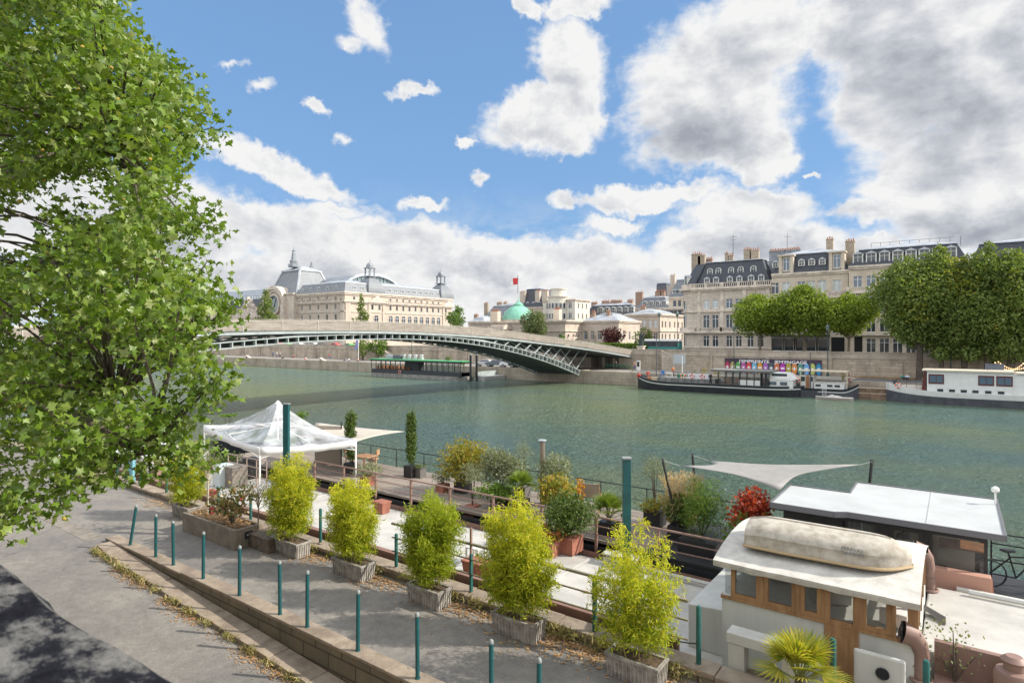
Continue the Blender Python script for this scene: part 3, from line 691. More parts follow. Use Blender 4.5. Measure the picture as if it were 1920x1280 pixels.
def mansard(mb, x0, x1, y0, y1, z0, z1, inset, k=0, sides='xy'):
 ix = inset if 'x' in sides else 0
 mb.prism([(x0, y0), (x1, y0), (x1, y1), (x0, y1)], z0, z1, k, top=[(x0 + ix, y0 + inset), (x1 - ix, y0 + inset), (x1 - ix, y1 - inset), (x0 + ix, y1 - inset)])
def ringbox(mb, x0, x1, y0, y1, z0, z1, out, k=None): mb.box(x0 - out, x1 + out, y0 - out, y1 + out, z0, z1, k)
def chimney(root, x, y, z, w=1.6, d=.7, h=2.2, m=None, pots=4):
 if y > 140: h *= .6; w *= .85
 elif y > 120: h *= .8
 mb = MB(); mb.box(x - w / 2, x + w / 2, y - d / 2, y + d / 2, z - 4.5, z + h); mb.box(x - w / 2 - .08, x + w / 2 + .08, y - d / 2 - .08, y + d / 2 + .08, z + h + .003, z + h + .15)
 o = mb.build('chimney', M_CHIM if m in (None, M_LIME2) else m, root)
 mb = MB()
 for i in range(pots): mb.cyl((x - w / 2 + w * (i + .5) / pots, y), .12, z + h + .15, z + h + .55 + .15 * (i % 2), 6)
 mb.build('chimney_pot', M_TERRA, o)
def balustrade(mb, x0, x1, y0, y1, z, h=.9, step=.35, side='-y', out=0):
 if side == '-y':
  mb.box(x0, x1, y0 - .1, y0 + .12, z, z + .12); mb.box(x0, x1, y0 - .12, y0 + .14, z + h - .14, z + h)
  u = x0 + .2
  while u < x1 - .1: mb.box(u - .07, u + .07, y0 - .05, y0 + .07, z + .125, z + h - .145); u += step
  u = x0
  while u <= x1 + .1: mb.box(u - .25, u + .25, y0 - .15, y0 + .17, z + .002, z + h + .03); u += (x1 - x0) / max(1, round((x1 - x0) / 3.2))
 else:
  mb.box(x0 - .12, x0 + .1, y0, y1, z, z + .12); mb.box(x0 - .14, x0 + .12, y0, y1, z + h - .14, z + h)
  u = y0 + .2
  while u < y1 - .1: mb.box(x0 - .07, x0 + .05, u - .07, u + .07, z + .125, z + h - .145); u += step
DM = {}
def dormer(root, x, y, z, w=1.2, h=1.5, d=1.6, rz=0.0, style='pent'):
 key = (style, w, h, d)
 if key not in DM:
  mb = MB()
  if style == 'pent':
   mb.box(-w / 2 - .18, -w / 2, 0, d, 0, h, 0); mb.box(w / 2, w / 2 + .18, 0, d, 0, h, 0)
   mb.add([(-w / 2 - .28, -.12, h), (w / 2 + .28, -.12, h), (0, -.12, h + .45), (-w / 2 - .28, d, h), (w / 2 + .28, d, h), (0, d, h + .45)], [(0, 1, 2), (5, 4, 3), (0, 2, 5, 3), (1, 4, 5, 2), (0, 3, 4, 1)], 1)
  else:
   mb.box(-w / 2 - .14, -w / 2, 0, d, 0, h * .7, 0); mb.box(w / 2, w / 2 + .14, 0, d, 0, h * .7, 0)
   n = 8; ro = w / 2 + .14; ri = w / 2
   for i in range(n):
    a, b = pi * i / n, pi * (i + 1) / n
    q = [(ro * cos(a), h * .7 + ro * sin(a)), (ro * cos(b), h * .7 + ro * sin(b)), (ri * cos(b), h * .7 + ri * sin(b)), (ri * cos(a), h * .7 + ri * sin(a))]
    mb.add([(c[0], 0, c[1]) for c in q] + [(c[0], d, c[1]) for c in q], [(3, 2, 1, 0), (0, 1, 5, 4), (4, 5, 6, 7), (2, 3, 7, 6)], 0)
  mb.box(-w / 2, w / 2, .12, .2, 0, h * (1 if style == 'pent' else .7) + (0 if style == 'pent' else w / 2 * .6), 2)
  mb.box(-.04, .04, .05, .118, 0, h, 0); mb.box(-w / 2, w / 2, .05, .117, -.02, .07, 0); mb.box(-w / 2, w / 2, .051, .117, h * .62, h * .62 + .07, 0)
  me = bpy.data.meshes.new('dormer'); me.from_pydata(mb.v, [], mb.f)
  for m in (mat('dormer_paint', (.62, .62, .58), .6), M_ZINC, M_GLASS): me.materials.append(m)
  me.polygons.foreach_set('material_index', mb.m); me.update(); DM[key] = me
 o = bpy.data.objects.new('dormer', DM[key]); C.objects.link(o)
 o.matrix_basis = ROOT[root.name].inverted() @ Matrix.Translation((x, y, z)) @ Matrix.Rotation(rz, 4, 'Z'); setparent(o, root)
GZ = 4.95

# --- museum ---------------------------------------------------------
def museum():
 mu = thing('museum_building', 'huge pale stone former station with clock pavilion, zinc roofs and glazed hall', 'museum', (-190, 135, GZ))
 X0, Y0 = -170.0, 135.0; XW = -197.5; XL = -218.0; zc = 23.4; Y1 = 190.0
 # hotel wing: river face and side face with openings
 mb = MB(); ops = []
 cols = spaced(XW + .6, X0 - 2.6, 5)
 for z, h, w in ((10.4, 2.2, 1.1), (14.0, 2.2, 1.1), (17.9, 1.9, 1.0), (21.1, 1.3, 1.0)): ops += row(cols, z, w, h, 'plain')
 facade(mb, '-y', XW, X0, Y0, GZ, zc, ops)
 ops2 = []; p1 = [139.0, 142.6]; pv = [147.3, 150.6]; cs = spaced(154.3, 183.5, 9)
 for z, h, w in ((17.9, 1.8, 1.0), (21.1, 1.2, 1.0)): ops2 += row(pv + cs, z, w, h, 'plain')
 ops2 += row(p1, 21.1, 1.0, 1.2, 'plain') + row([186.3], 17.9, 1, 1.8, 'plain')
 facade(mb, '+x', Y0, Y1, X0, GZ, zc, ops2)
 mb.quad((XW, Y1, GZ), (X0, Y1, GZ), (X0, Y1, zc), (XW, Y1, zc)); mb.quad((XW, Y0 + .3, zc - .01), (X0 - .3, Y0 + .3, zc - .01), (X0 - .3, Y1, zc - .01), (XW, Y1, zc - .01))
 mb.build('wall', M_LIME, mu)
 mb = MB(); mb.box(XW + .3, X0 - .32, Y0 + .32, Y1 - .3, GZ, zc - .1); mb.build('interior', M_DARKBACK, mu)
 windows_for(mu, '-y', Y0, ops); windows_for(mu, '+x', X0, ops2)
 for y in cs[:9] + [149.0]: put_window(mu, 'arch', X0 + .01, y, 10.9, 2.0, 5.2, pi / 2)
 # cornices
 mb = MB()
 for z, h, o in ((zc, .55, .7), (zc - .5, .48, .4), (20.4, .35, .8), (20.0, .38, .45), (16.9, .3, .25)):
  mb.box(XW, X0 + o, Y0 - o, Y0 - .004, z, z + h); mb.box(X0 + .004, X0 + o, Y0, Y1, z, z + h)
 mb.build('cornice', M_TRIM, mu)
 mb = MB(); balustrade(mb, XW + .5, X0 - 2.4, Y0 - .6, 0, 20.76, .8, .6); balustrade(mb, X0 + .6, 0, 153, 184, 20.76, .8, .6, '+x'); mb.build('balustrade', M_TRIM, mu)
 mb = MB()                                   # corner quoins and bay piers
 for a, b in ((X0 - 2.3, X0 - .15), (XW, XW + .6)): mb = MB(); mb.box(a, b, Y0 - .25, Y0 - .006, GZ, 20.0); mb.build('pier', M_LIMEG, mu)
 for a, b in ((Y0 + .15, Y0 + 2.2), (145.2, 146.2), (151.9, 152.9), (184.2, 185.2)): mb = MB(); mb.box(X0 + .006, X0 + .3, a, b, GZ, 20.0); mb.build('pier', M_LIME, mu)
 mb = MB()
 for u in cols: mb.box(u - 1.0, u + 1.0, Y0 - .7, Y0 - .01, 9.9, 10.15); mb.box(u - .9, u + .9, Y0 - .65, Y0 - .01, 10.16, 10.9)
 mb.build('balcony', M_TRIM, mu)
 mb = MB()                                     # pediment over the side pavilion
 for yc in (149.0, 187.5): mb.add([(X0 + .9, yc - 4.6, 20.6), (X0 + .9, yc + 4.6, 20.6), (X0 + .9, yc, 23.1), (X0 + .01, yc - 4.6, 20.6), (X0 + .01, yc + 4.6, 20.6), (X0 + .01, yc, 23.1)], [(0, 1, 2), (0, 2, 5, 3), (1, 4, 5, 2), (0, 3, 4, 1)])
 mb.build('pediment', M_TRIM, mu)
 # hotel roof
 mb = MB(); mansard(mb, XW, X0 + .2, Y0 - .2, Y1, zc + .56, 27.2, 1.5)
 mb.build('roof', M_SLATEL, mu)
 mb = MB(); mansard(mb, XW + 1.3, X0 - 1.2, Y0 + 1.2, Y1 - 1.4, 27.21, 27.5, .15); mansard(mb, XW + 3, X0 - 3, Y0 + 3, Y1 - 3, 27.51, 29.0, 6); mb.build('roof_deck', M_ZINC, mu)
 for u in cols: dormer(mu, u, Y0 + .25, zc + .75, 1.1, 1.5, 1.6)
 for y in [139.5, 143.0] + [147.5, 150.5] + cs + [186.2, 188.6]: dormer(mu, X0 - .25, y, zc + .75, 1.1, 1.5, 1.6, pi / 2)
 # domed side pavilions with lanterns
 for yc in (149.0, 187.0):
  mb = MB(); n = 7
  for i in range(n):
   a, b = i / n, (i + 1) / n; f = lambda q: (3.9 * (1 - q ** 2.3 * .78), zc + .58 + 6.2 * q)
   (ra, za), (rb, zb) = f(a), f(b); c = (X0 - 3.4, yc)
   mb.prism([(c[0] - ra, c[1] - ra), (c[0] + ra, c[1] - ra), (c[0] + ra, c[1] + ra), (c[0] - ra, c[1] + ra)], za, zb, None, top=[(c[0] - rb, c[1] - rb), (c[0] + rb, c[1] - rb), (c[0] + rb, c[1] + rb), (c[0] - rb, c[1] + rb)])
  dm = mb.build('pavilion_dome', M_SLATEL, mu)
  lz = zc + 6.75; mb = MB(); mb.box(c[0] - 1.7, c[0] + 1.7, yc - 1.7, yc + 1.7, lz, lz + .35)
  for sx in (-1, 1):
   for sy in (-1, 1): mb.box(c[0] + sx * 1.15 - .22, c[0] + sx * 1.15 + .22, yc + sy * 1.15 - .22, yc + sy * 1.15 + .22, lz + .35, lz + 3.1)
  mb.box(c[0] - 1.6, c[0] + 1.6, yc - 1.6, yc + 1.6, lz + 3.1, lz + 3.4)
  mb.lathe((c[0], yc, 0), [(1.45, lz + 3.4), (1.4, lz + 4.0), (1.1, lz + 4.7), (.5, lz + 5.15), (.12, lz + 5.3), (.1, lz + 6.3)], 10); mb.build('lantern', M_ZINCD, dm)
 # clock pavilion
 mb = MB(); mb.box(XL, XW - .01, Y0 - 1.3, Y0 + 18, GZ, 24.0); pav = mb.build('clock_pavilion', M_LIMEG, mu)
 mb = MB()
 for z, h, o in ((24.0, .5, .5), (13.6, .4, .35), (10.0, .3, .3)): mb.box(XL - o, XW + o - .2, Y0 - 1.3 - o, Y0 + 18, z, z + h)
 mb.build('cornice', M_TRIM, pav)
 cx = -209.0; cz = 20.6
 mb = MB(); n = 20; ro, ri = 6.6, 5.2                       # big round-headed frame of the clock
 def ring(mb, ro, ri, y0, y1, a0, a1, n, k=0):
  for i in range(n):
   a, b = a0 + (a1 - a0) * i / n, a0 + (a1 - a0) * (i + 1) / n
   q = [(cx + ro * cos(a), cz + ro * sin(a)), (cx + ro * cos(b), cz + ro * sin(b)), (cx + ri * cos(b), cz + ri * sin(b)), (cx + ri * cos(a), cz + ri * sin(a))]
   mb.add([(c_[0], y0, c_[1]) for c_ in q] + [(c_[0], y1, c_[1]) for c_ in q], [(3, 2, 1, 0), (0, 1, 5, 4), (4, 5, 6, 7), (2, 3, 7, 6)], k)
 ring(mb, 6.9, 5.6, Y0 - 2.7, Y0 + 1.5, 0, pi, n); ring(mb, 5.59, 4.7, Y0 - 2.2, Y0 + .5, 0, pi, n)
 mb.box(cx - 6.9, cx - 4.7, Y0 - 2.6, Y0 - 1.31, 13.9, cz); mb.box(cx + 4.7, cx + 6.9, Y0 - 2.6, Y0 - 1.31, 13.9, cz)
 mb.add([(cx + 5.4 * cos(a), Y0 - 1.6, cz + 5.4 * sin(a)) for a in [pi * i / 16 for i in range(17)]], [tuple(range(16, -1, -1))])
 mb.build('clock_arch', M_TRIM, pav)
 mb = MB(); ring(mb, 4.0, 3.3, Y0 - 2.5, Y0 - 1.3, 0, 2 * pi, 32, 0); ring(mb, 3.29, 2.9, Y0 - 2.2, Y0 - 1.3, 0, 2 * pi, 32, 1)
 mb.add([(cx + 2.95 * cos(2 * pi * i / 32), Y0 - 1.75, cz + 2.95 * sin(2 * pi * i / 32)) for i in range(32)], [tuple(range(31, -1, -1))], 2)
 for i in range(12): a = pi / 6 * i; mb.bar((cx + 2.3 * cos(a), Y0 - 1.82, cz + 2.3 * sin(a)), (cx + 2.8 * cos(a), Y0 - 1.82, cz + 2.8 * sin(a)), .25, .06, 3)
 mb.bar((cx, Y0 - 1.86, cz), (cx - .5, Y0 - 1.86, cz - 1.5), .26, .06, 3); mb.bar((cx, Y0 - 1.86, cz), (cx + .9, Y0 - 1.86, cz + 2.1), .2, .06, 3)
 mb.build('clock', [M_TRIM, M_ZINCD, mat('clock_glass', (.20, .24, .25), .15), M_IRON], pav)
 mb = MB(); x0, x1, y0, y1 = XL + .5, XW - .2, Y0, Y0 + 18; n = 6
 for i in range(n):
  a, b = i / n, (i + 1) / n; f = lambda q: (4.3 * q ** .75, 24.5 + 9.0 * q)
  (ia, za), (ib, zb) = f(a), f(b)
  mb.prism([(x0 + ia, y0 + ia), (x1 - ia, y0 + ia), (x1 - ia, y1 - ia), (x0 + ia, y1 - ia)], za, zb, None, top=[(x0 + ib, y0 + ib), (x1 - ib, y0 + ib), (x1 - ib, y1 - ib), (x0 + ib, y1 - ib)])
 rf = mb.build('dome_roof', M_SLATEL, pav)
 mb = MB(); i = 4.3; mb.box(x0 + i - .4, x1 - i + .4, y0 + i - .4, y1 - i + .4, 33.51, 34.1); mansard(mb, x0 + i, x1 - i, y0 + i, y1 - i, 34.11, 35.6, 3.2)
 for xa, ya in ((x0, y0), (x1, y0), (x1, y1)):
  sx = 1 if xa == x0 else -1; sy = 1 if ya == y0 else -1
  pts = [(xa + sx * 4.3 * (q ** .75), ya + sy * 4.3 * (q ** .75), 24.5 + 9 * q) for q in (0, .17, .33, .5, .67, .83, 1)]
  mb.tube(pts, .45, 6)
 mb.build('ridge_trim', M_ZINC, rf)
 mb = MB(); c = ((x0 + x1) / 2, (y0 + y1) / 2 - 3.5); mb.lathe((c[0], c[1], 0), [(2.2, 35.2), (2.1, 36.4), (1.5, 36.6), (1.6, 37.6), (1.0, 38.4), (.75, 40.2), (.5, 41.4), (.7, 41.6), (.2, 42.3), (.05, 43.2)], 8); mb.build('finial', M_ZINCD, rf)
 mb = MB(); mb.lathe((c[0], c[1] + 8, 0), [(1.0, 35.2), (.9, 36.2), (.4, 36.6), (.35, 37.6), (.1, 38.2)], 8); mb.build('finial', M_ZINCD, rf)
 for ya in (Y0 + 5.5, Y0 + 8.5, Y0 + 11.5): dormer(mu, XW - 1.9, ya, 26.6, .9, 1.3, 1.5, pi / 2, 'round')
 # nave to the left, glazed roof
 mb = MB(); mb.box(-330, XL - .01, Y0 + .5, Y1, GZ, 19.2); mb.build('nave_wall', M_LIMEG, mu)
 mb = MB(); mb.box(-330, XL - .02, Y0 - .2, Y0 + .49, 12.9, 13.3); mb.box(-330, XL - .02, Y0 - .3, Y0 + .8, 19.2, 19.8)
 x = -222
 while x > -330: mb.box(x - .6, x + .6, Y0 - .1, Y0 + .49, GZ, 19.2); x -= 11
 mb.build('nave_cornice', M_TRIM, mu)
 mb = MB()
 prof = [(Y0 + 6, 19.8), (Y0 + 7.2, 24), (Y0 + 10, 26.2), (Y0 + 20, 29.5), (Y0 + 27, 30.6), (Y0 + 34, 29.5), (Y0 + 46, 24), (Y0 + 50, 19.8)]
 for (ya, za), (yb, zb) in zip(prof[:-1], prof[1:]):
  mb.quad((-330, ya, za), (XL - .1, ya, za), (XL - .1, yb, zb), (-330, yb, zb), 0 if za < 23.9 and yb < Y0 + 20 else 1)
 mb.build('nave_roof', [M_SLATE, M_ZINCD], mu)
 mb = MB()
 for x in range(-328, -218, 2): mb.box(x, x + .15, Y0 + 7.4, Y0 + 7.6, 24.1, 25.4)
 mb.box(-330, XL, Y0 + 7.4, Y0 + 7.6, 25.4, 25.6); mb.build('roof_railing', M_ZINC, mu)
 # hall roof seen behind the hotel, with its arched glass gable
 mb = MB(); yc = 159.0; xg = -183.0; rr = 13.0; n = 16
 arc = [(yc + rr * cos(pi * i / n), 27.0 + 5.4 * sin(pi * i / n)) for i in range(n + 1)]
 for (ya, za), (yb, zb) in zip(arc[:-1], arc[1:]): mb.quad((xg, ya, za), (xg, yb, zb), (-216, yb, zb), (-216, ya, za), 0)
 mb.build('hall_roof', M_ZINCD, mu)
 mb = MB()
 for (ya, za), (yb, zb) in zip(arc[:-1], arc[1:]): mb.bar((xg + .2, ya, za), (xg + .2, yb, zb), 1.0, 1.0)
 g = mb.build('gable_arch', M_ZINC, mu)
 mb = MB(); mb.add([(xg - .3, ya, za) for ya, za in arc], [tuple(range(n + 1))]); mb.build('gable_glass', glassmat('pale_glass', (.16, .22, .22), .15), g)
 mb = MB()
 for i in range(1, 14): y = yc - rr + i * 2 * rr / 14; h = 5.4 * sqrt(max(0, 1 - ((y - yc) / rr) ** 2)); mb.box(xg - .25, xg, y - .1, y + .1, 27, 27 + h)
 mb.build('mullion', M_ZINCD, g)
 # statue group left of the clock pavilion
 mb = MB(); rnd = random.Random(4)
 for i in range(26):
  u = rnd.uniform(-1, 1); h = rnd.uniform(0, 1) * (1 - abs(u)) * 4.2
  mb.lathe((-229 + u * 3.6, Y0 - .6 + rnd.uniform(-.5, .5), 19.8 + h), [(.2, -.4), (.65, .1), (.55, .7), (.15, 1.2)], 6)
 mb.build('rooftop_sculpture', M_TRIM, mu, smooth=True)
 mb = MB(); mb.box(-235, -223, Y0 - .5, Y0 + .49, 15.6, 20.2); mb.build('rooftop_plinth', M_TRIM, mu)
museum()

# --- generic street block --------------------------------------------
def block(name, label, x0, x1, y0, y1, zc, ops, wall, roofm, zr, inset=1.6, trim=None, side_ops=None, cat='building', dorm=None, dstyle='pent', cornice=.5, courses=(), chim=(), flat=False, dz_=.5, zinc_h=.9, dw=1.1, dh=1.4):
 b = thing(name, label, cat, ((x0 + x1) / 2, y0, GZ)); trim = trim or M_TRIM
 mb = MB(); facade(mb, '-y', x0, x1, y0, GZ - .02, zc, ops); facade(mb, '+x', y0, y1, x1, GZ - .02, zc, side_ops or [])
 mb.quad((x0, y1, GZ), (x0, y0, GZ), (x0, y0, zc), (x0, y1, zc)); mb.quad((x1, y1, GZ), (x0, y1, GZ), (x0, y1, zc), (x1, y1, zc))
 mb.build('wall', wall, b)
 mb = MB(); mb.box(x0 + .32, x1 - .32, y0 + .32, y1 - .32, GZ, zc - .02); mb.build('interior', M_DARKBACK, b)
 windows_for(b, '-y', y0, ops); windows_for(b, '+x', x1, side_ops or [])
 mb = MB()
 for z, h, o in [(zc, .35, cornice), (zc - .32, .31, cornice * .55)] + list(courses):
  mb.box(x0 - .003, x1 + o, y0 - o, y0 - .003, z, z + h); mb.box(x1 + .003, x1 + o - .002, y0, y1, z, z + h)
 mb.box(x0, x1, y0, y1, zc, zc + .34)
 mb.build('cornice', trim, b)
 if not flat:
  mb = MB(); mansard(mb, x0, x1, y0 + .1, y1, zc + .36, zr, inset); r = mb.build('roof', roofm, b)
  mb = MB(); i = inset * .93; mansard(mb, x0 + i, x1 - i, y0 + i, y1 - i, zr + .004, zr + .15, .1); mansard(mb, x0 + inset, x1 - inset, y0 + inset, y1 - inset, zr + .155, zr + zinc_h, min(4.5, (y1 - y0) / 2 - inset - .3, (x1 - x0) / 2 - inset - .3)); mb.build('zinc_top', M_ZINC, r)
 for u in (dorm or []): dormer(b, u, y0 + inset * .25, zc + dz_, dw, dh, inset + .8, 0, dstyle)
 for cx, cy, cz, w, h in chim: chimney(b, cx, cy, cz, w, .8, h)
 return b

# right-hand corner building (grey stone mansion with black mansard)
def mansion():
 t = 128.0; x0, x1 = XT(1296, t), XT(1446, t); zc = 18.3
 cols = [XT(p, t) for p in (1324, 1341, 1367, 1385, 1407, 1426)]
 ops = row(cols, 15.15 - .9, 1.35, 1.95, 'shut') + row(cols, 9.95, 1.35, 3.0) + row(cols, 6.3, 1.2, 2.3)
 ops[2] = ops[2][:4] + ('blue',); ops[3] = ops[3][:4] + ('blue',)
 b = block('mansion', 'grey banded stone corner mansion with black slate mansard and round bay', x0, x1, t, t + 16, zc, ops, M_LIMEG, M_SLATE, 24.2, 2.3, M_TRIMD,
              courses=((13.55, .3, .3), (9.15, .35, .75), (5.95, .2, .2)), cornice=.8, zinc_h=.7)
 mb = MB(); balustrade(mb, x0, x1 + .4, t - .45, 0, zc + .36, .95, .4); mb.build('balustrade', M_TRIMD, b)
 mb = MB(); balustrade(mb, cols[0] - 1.4, cols[1] + 1.4, t - .62, 0, 9.52, .8, .4); balustrade(mb, cols[2] - 1.4, cols[3] + 1.4, t - .62, 0, 9.52, .8, .4); balustrade(mb, cols[4] - 1.4, cols[5] + 1.4, t - .62, 0, 9.52, .8, .4); mb.build('balcony', M_TRIMD, b)
 mb = MB(); z = GZ + .2
 while z < 9.0: mb.box(x0, x1 + .02, t - .1, t - .004, z, z + .28); z += .72
 mb.build('banded_stone', mat('banded_stone_mat', (.52, .46, .39), .9, var=.2, vscale=1), b) if False else None
 mb = MB()
 for a in ((XT(1311, t)), (XT(1354, t)), (XT(1396, t)), (XT(1440, t))): mb.box(a - .35, a + .35, t - .22, t - .006, 9.55, zc - .35)
 mb.build('pilaster', M_TRIMD, b)
 # round corner bay
 bx = x0 + .4; r = 3.0; mb = MB(); n = 14; pts = [(bx + r * cos(pi + pi * i / (2 * n) * 1.0 * 1), t + r + r * sin(pi + pi / 2 * i / n)) for i in range(n + 1)]
 poly = [(bx - r, t + 14), (bx - r, t + r)] + pts[1:] + [(bx + .5, t + .05), (bx + .5, t + 14)]
 poly = poly[::-1]
 def grow(o): return [(px_ - (o if px_ < bx + .4 else 0), py_ - (o if py_ < t + r + 1 else 0)) for px_, py_ in poly]
 mb.prism(poly[::-1], GZ, zc); bay = mb.build('corner_bay', M_LIMEG, b)
 mb = MB()
 for z, h, o in ((zc + .002, .34, .7), (13.56, .28, .25), (9.16, .33, .9), (5.95, .2, .2)): mb.prism(grow(o)[::-1], z, z + h)
 mb.prism(grow(.35)[::-1], zc + .36, zc + 1.3); mb.prism(grow(.6)[::-1], 9.5, 10.3)
 mb.build('bay_cornice', M_TRIMD, bay)
 mb = MB(); mb.prism([(q[0], q[1]) for q in poly[::-1]], zc + 1.3, 24.0, None, top=[(q[0] + (2.0 if q[0] < bx + .3 else 0), q[1] + (2.0 if q[1] < t + 8 else 0)) for q in poly[::-1]]); mb.build('bay_roof', M_SLATE, bay)
 ph = R(-55); wx, wy = bx + r * cos(pi + R(48)), t + r + r * sin(pi + R(48))
 for z, h in ((14.25, 1.95), (9.95, 3.0), (6.3, 2.3)): put_window(b, 'plain', wx - .06, wy - .06, z, .9, h, R(-42))
 dormer(b, wx + .1, wy + .1, zc + 1.2, .9, 1.8, 1.5, R(-42))
 for u in cols: dormer(b, u, t + .45, zc + .55, .85, 1.75, 1.2)
 for p in (1327, 1343, 1367, 1385, 1409): dormer(b, XT(p, t), t + 1.35, 21.5, .9, 1.2, 1.4, 0, 'round')
 chimney(b, XT(1306, t + 6), t + 6, 24, 2.0, .9, 3.3, M_LIME2, 4); chimney(b, XT(1316, t + 6), t + 6, 24, 1.5, .9, 2.8, M_LIME2, 3)
 chimney(b, XT(1330, t + 9), t + 9, 24, 1.4, .8, 2.1, M_BRICK, 4)
 chimney(b, XT(1363, t + 6), t + 6, 24.3, .7, .7, 2.6, M_LIME2, 1); chimney(b, XT(1371, t + 6), t + 6, 24.3, .9, .7, 1.9, M_LIME2, 2)
 chimney(b, XT(1402, t + 6), t + 6, 24.3, 1.5, .8, 3.1, M_LIME2, 3); chimney(b, XT(1415, t + 6), t + 6, 24.3, 1.8, .8, 2.7, M_LIME2, 4)
 mb = MB(); xa = XT(1372, t + 6); mb.cyl((xa, t + 7), .05, 24, 30.5, 5); mb.bar((xa - .8, t + 7, 30), (xa + .8, t + 7, 30), .05); mb.bar((xa - .6, t + 7, 29.4), (xa + .6, t + 7, 29.4), .05); mb.build('antenna', M_IRON, b)
mansion()

def townhouse():
 t = 127.0; x0, x1 = XT(1447, t), XT(1590, t); zc = 20.4
 px = (1453, 1474, 1502, 1521, 1541, 1569); cols = [XT(p, t) for p in px]
 kinds = ['tall', 'shut', 'blue', 'slat', 'slat', 'slat']
 ops = [(c - .7, 16.6, 1.4, 2.4, k) for c, k in zip(cols, kinds)] + row(cols, 12.6, 1.4, 2.6) + row(cols, 9.0, 1.4, 2.4)
 shop = [(XT(1458 + i * 21, t) - 1.2, 5.6, 2.4, 2.6, 'plain') for i in range(5)]
 b = block('townhouse', 'cream stone townhouse between the mansion and taller block, dark glazed ground floor', x0 + .01, x1, t, t + 15, zc, ops + shop, M_LIME2, M_SLATE, 24.4, 1.5, M_TRIMD, courses=((15.6, .35, .9), (11.7, .3, .3)), zinc_h=1.4,
              dorm=[XT(p, t) for p in (1453, 1502, 1521, 1541)], dw=.8, dh=1.0, dz_=1.6)
 for p in (1474, 1569):
  u = XT(p, t); mb = MB(); mb.box(u - 1.3, u - .75, t - .25, t + 1.8, zc + .36, zc + 3.6); mb.box(u + .75, u + 1.3, t - .25, t + 1.8, zc + .36, zc + 3.6); mb.box(u - 1.5, u + 1.5, t - .4, t + 1.8, zc + 3.61, zc + 3.9)
  mb.box(u - .75, u + .75, t + .2, t + 1.8, zc + .36, zc + 3.6); mb.build('stone_dormer', M_LIME2, b); put_window(b, 'blue', u, t + .16, zc + .8, 1.2, 2.5)
 mb = MB(); balustrade(mb, x0, x1, t - .75, 0, 15.96, .85, .3); mb.build('balcony_railing', M_TRIMD, b)
 mb = MB(); mb.box(XT(1447, t) + .3, XT(1556, t), t - 1.6, t - .01, 8.35, 8.75); mb.box(x0 + .3, XT(1556, t), t - .6, t - .01, 5.0, 5.5); mb.build('awning', mat('black_awning', (.03, .03, .035), .7), b)
 mb = MB(); u = XT(1571, t); mb.box(u - 1.1, u + 1.1, t - .02, t + .02, GZ, 8.3); mb.build('entrance_door', M_DARKBACK, b)
 chimney(b, XT(1556, t + 6), t + 6, 25.0, 1.2, .8, 2.9, M_LIME2, 3)
 for p in (1457, 1486): chimney(b, XT(p, t + 7), t + 7, 25.3, 3.0, .5, .8, M_ZINCD, 9)
 mb = MB(); xa = XT(1474, t + 7); mb.cyl((xa, t + 8), .04, 25, 29.6, 5); mb.bar((xa - .7, t + 8, 29), (xa + .7, t + 8, 29), .05); mb.build('antenna', M_IRON, b)
townhouse()

def apartment():
 t = 126.0; x0, x1 = XT(1591, t), XT(1815, t); zc = 20.9
 px = [1608 + i * 25 for i in range(8)]; cols = [XT(p, t) for p in px]
 ops = row(cols, 17.3, 1.4, 2.1, 'blue') + row(cols, 12.8, 1.6, 2.8, 'blue') + row(cols, 9.2, 1.4, 2.4) + row(cols[1:], 5.5, 1.5, 2.6)
 b = block('apartment_block', 'tall cream apartment block with black mansard and three white roof windows above trees', x0 + .01, x1, t, t + 16, zc, ops, M_LIME2, M_SLATE, 24.2, 1.5, M_TRIMD, courses=((16.2, .35, .9), (12.2, .3, .3), (8.6, .3, .4)), zinc_h=1.2,
              dorm=cols, dw=1.3, dh=1.6, dz_=.9)
 mb = MB(); balustrade(mb, x0, x1, t - .8, 0, 16.56, .8, .3); mb.build('balcony_railing', M_TRIMD, b)
 mb = MB()
 u = x0 + 3
 while u < x1: mb.bar((u, t + 6, 24.3), (u, t + 6, 25.9), .06); u += 1.5
 mb.bar((x0 + 3, t + 6, 25.9), (x1 - 2, t + 6, 25.9), .05); mb.build('roof_railing', M_IRON, b)
 chimney(b, XT(1594, t + 5), t + 5, 24.4, 1.5, 1.0, 2.4, M_LIME2, 4)
 mb = MB(); mb.box(XT(1602, t), XT(1617, t), t - .04, t - .003, GZ, 8.4); mb.build('carriage_door', M_DARKBACK, b)
 t = 125.0; x0, x1 = XT(1816, t), 30.0
 cols = [x0 + 2 + i * 3.1 for i in range(9)]
 ops = row(cols, 16.4, 1.4, 2.2) + row(cols, 12.4, 1.4, 2.6) + row(cols, 8.8, 1.4, 2.4) + row(cols, 5.3, 1.8, 2.6, 'plain')
 block('office_block', 'pale stone block behind the tall trees at the right edge of the photo', x0, x1, t, t + 16, 19.8, ops, M_LIMEG, M_SLATE, 23.6, 1.5, M_TRIMD, courses=((15.5, .35, .6), (8.2, .3, .5)), dorm=cols, zinc_h=1.0)
apartment()

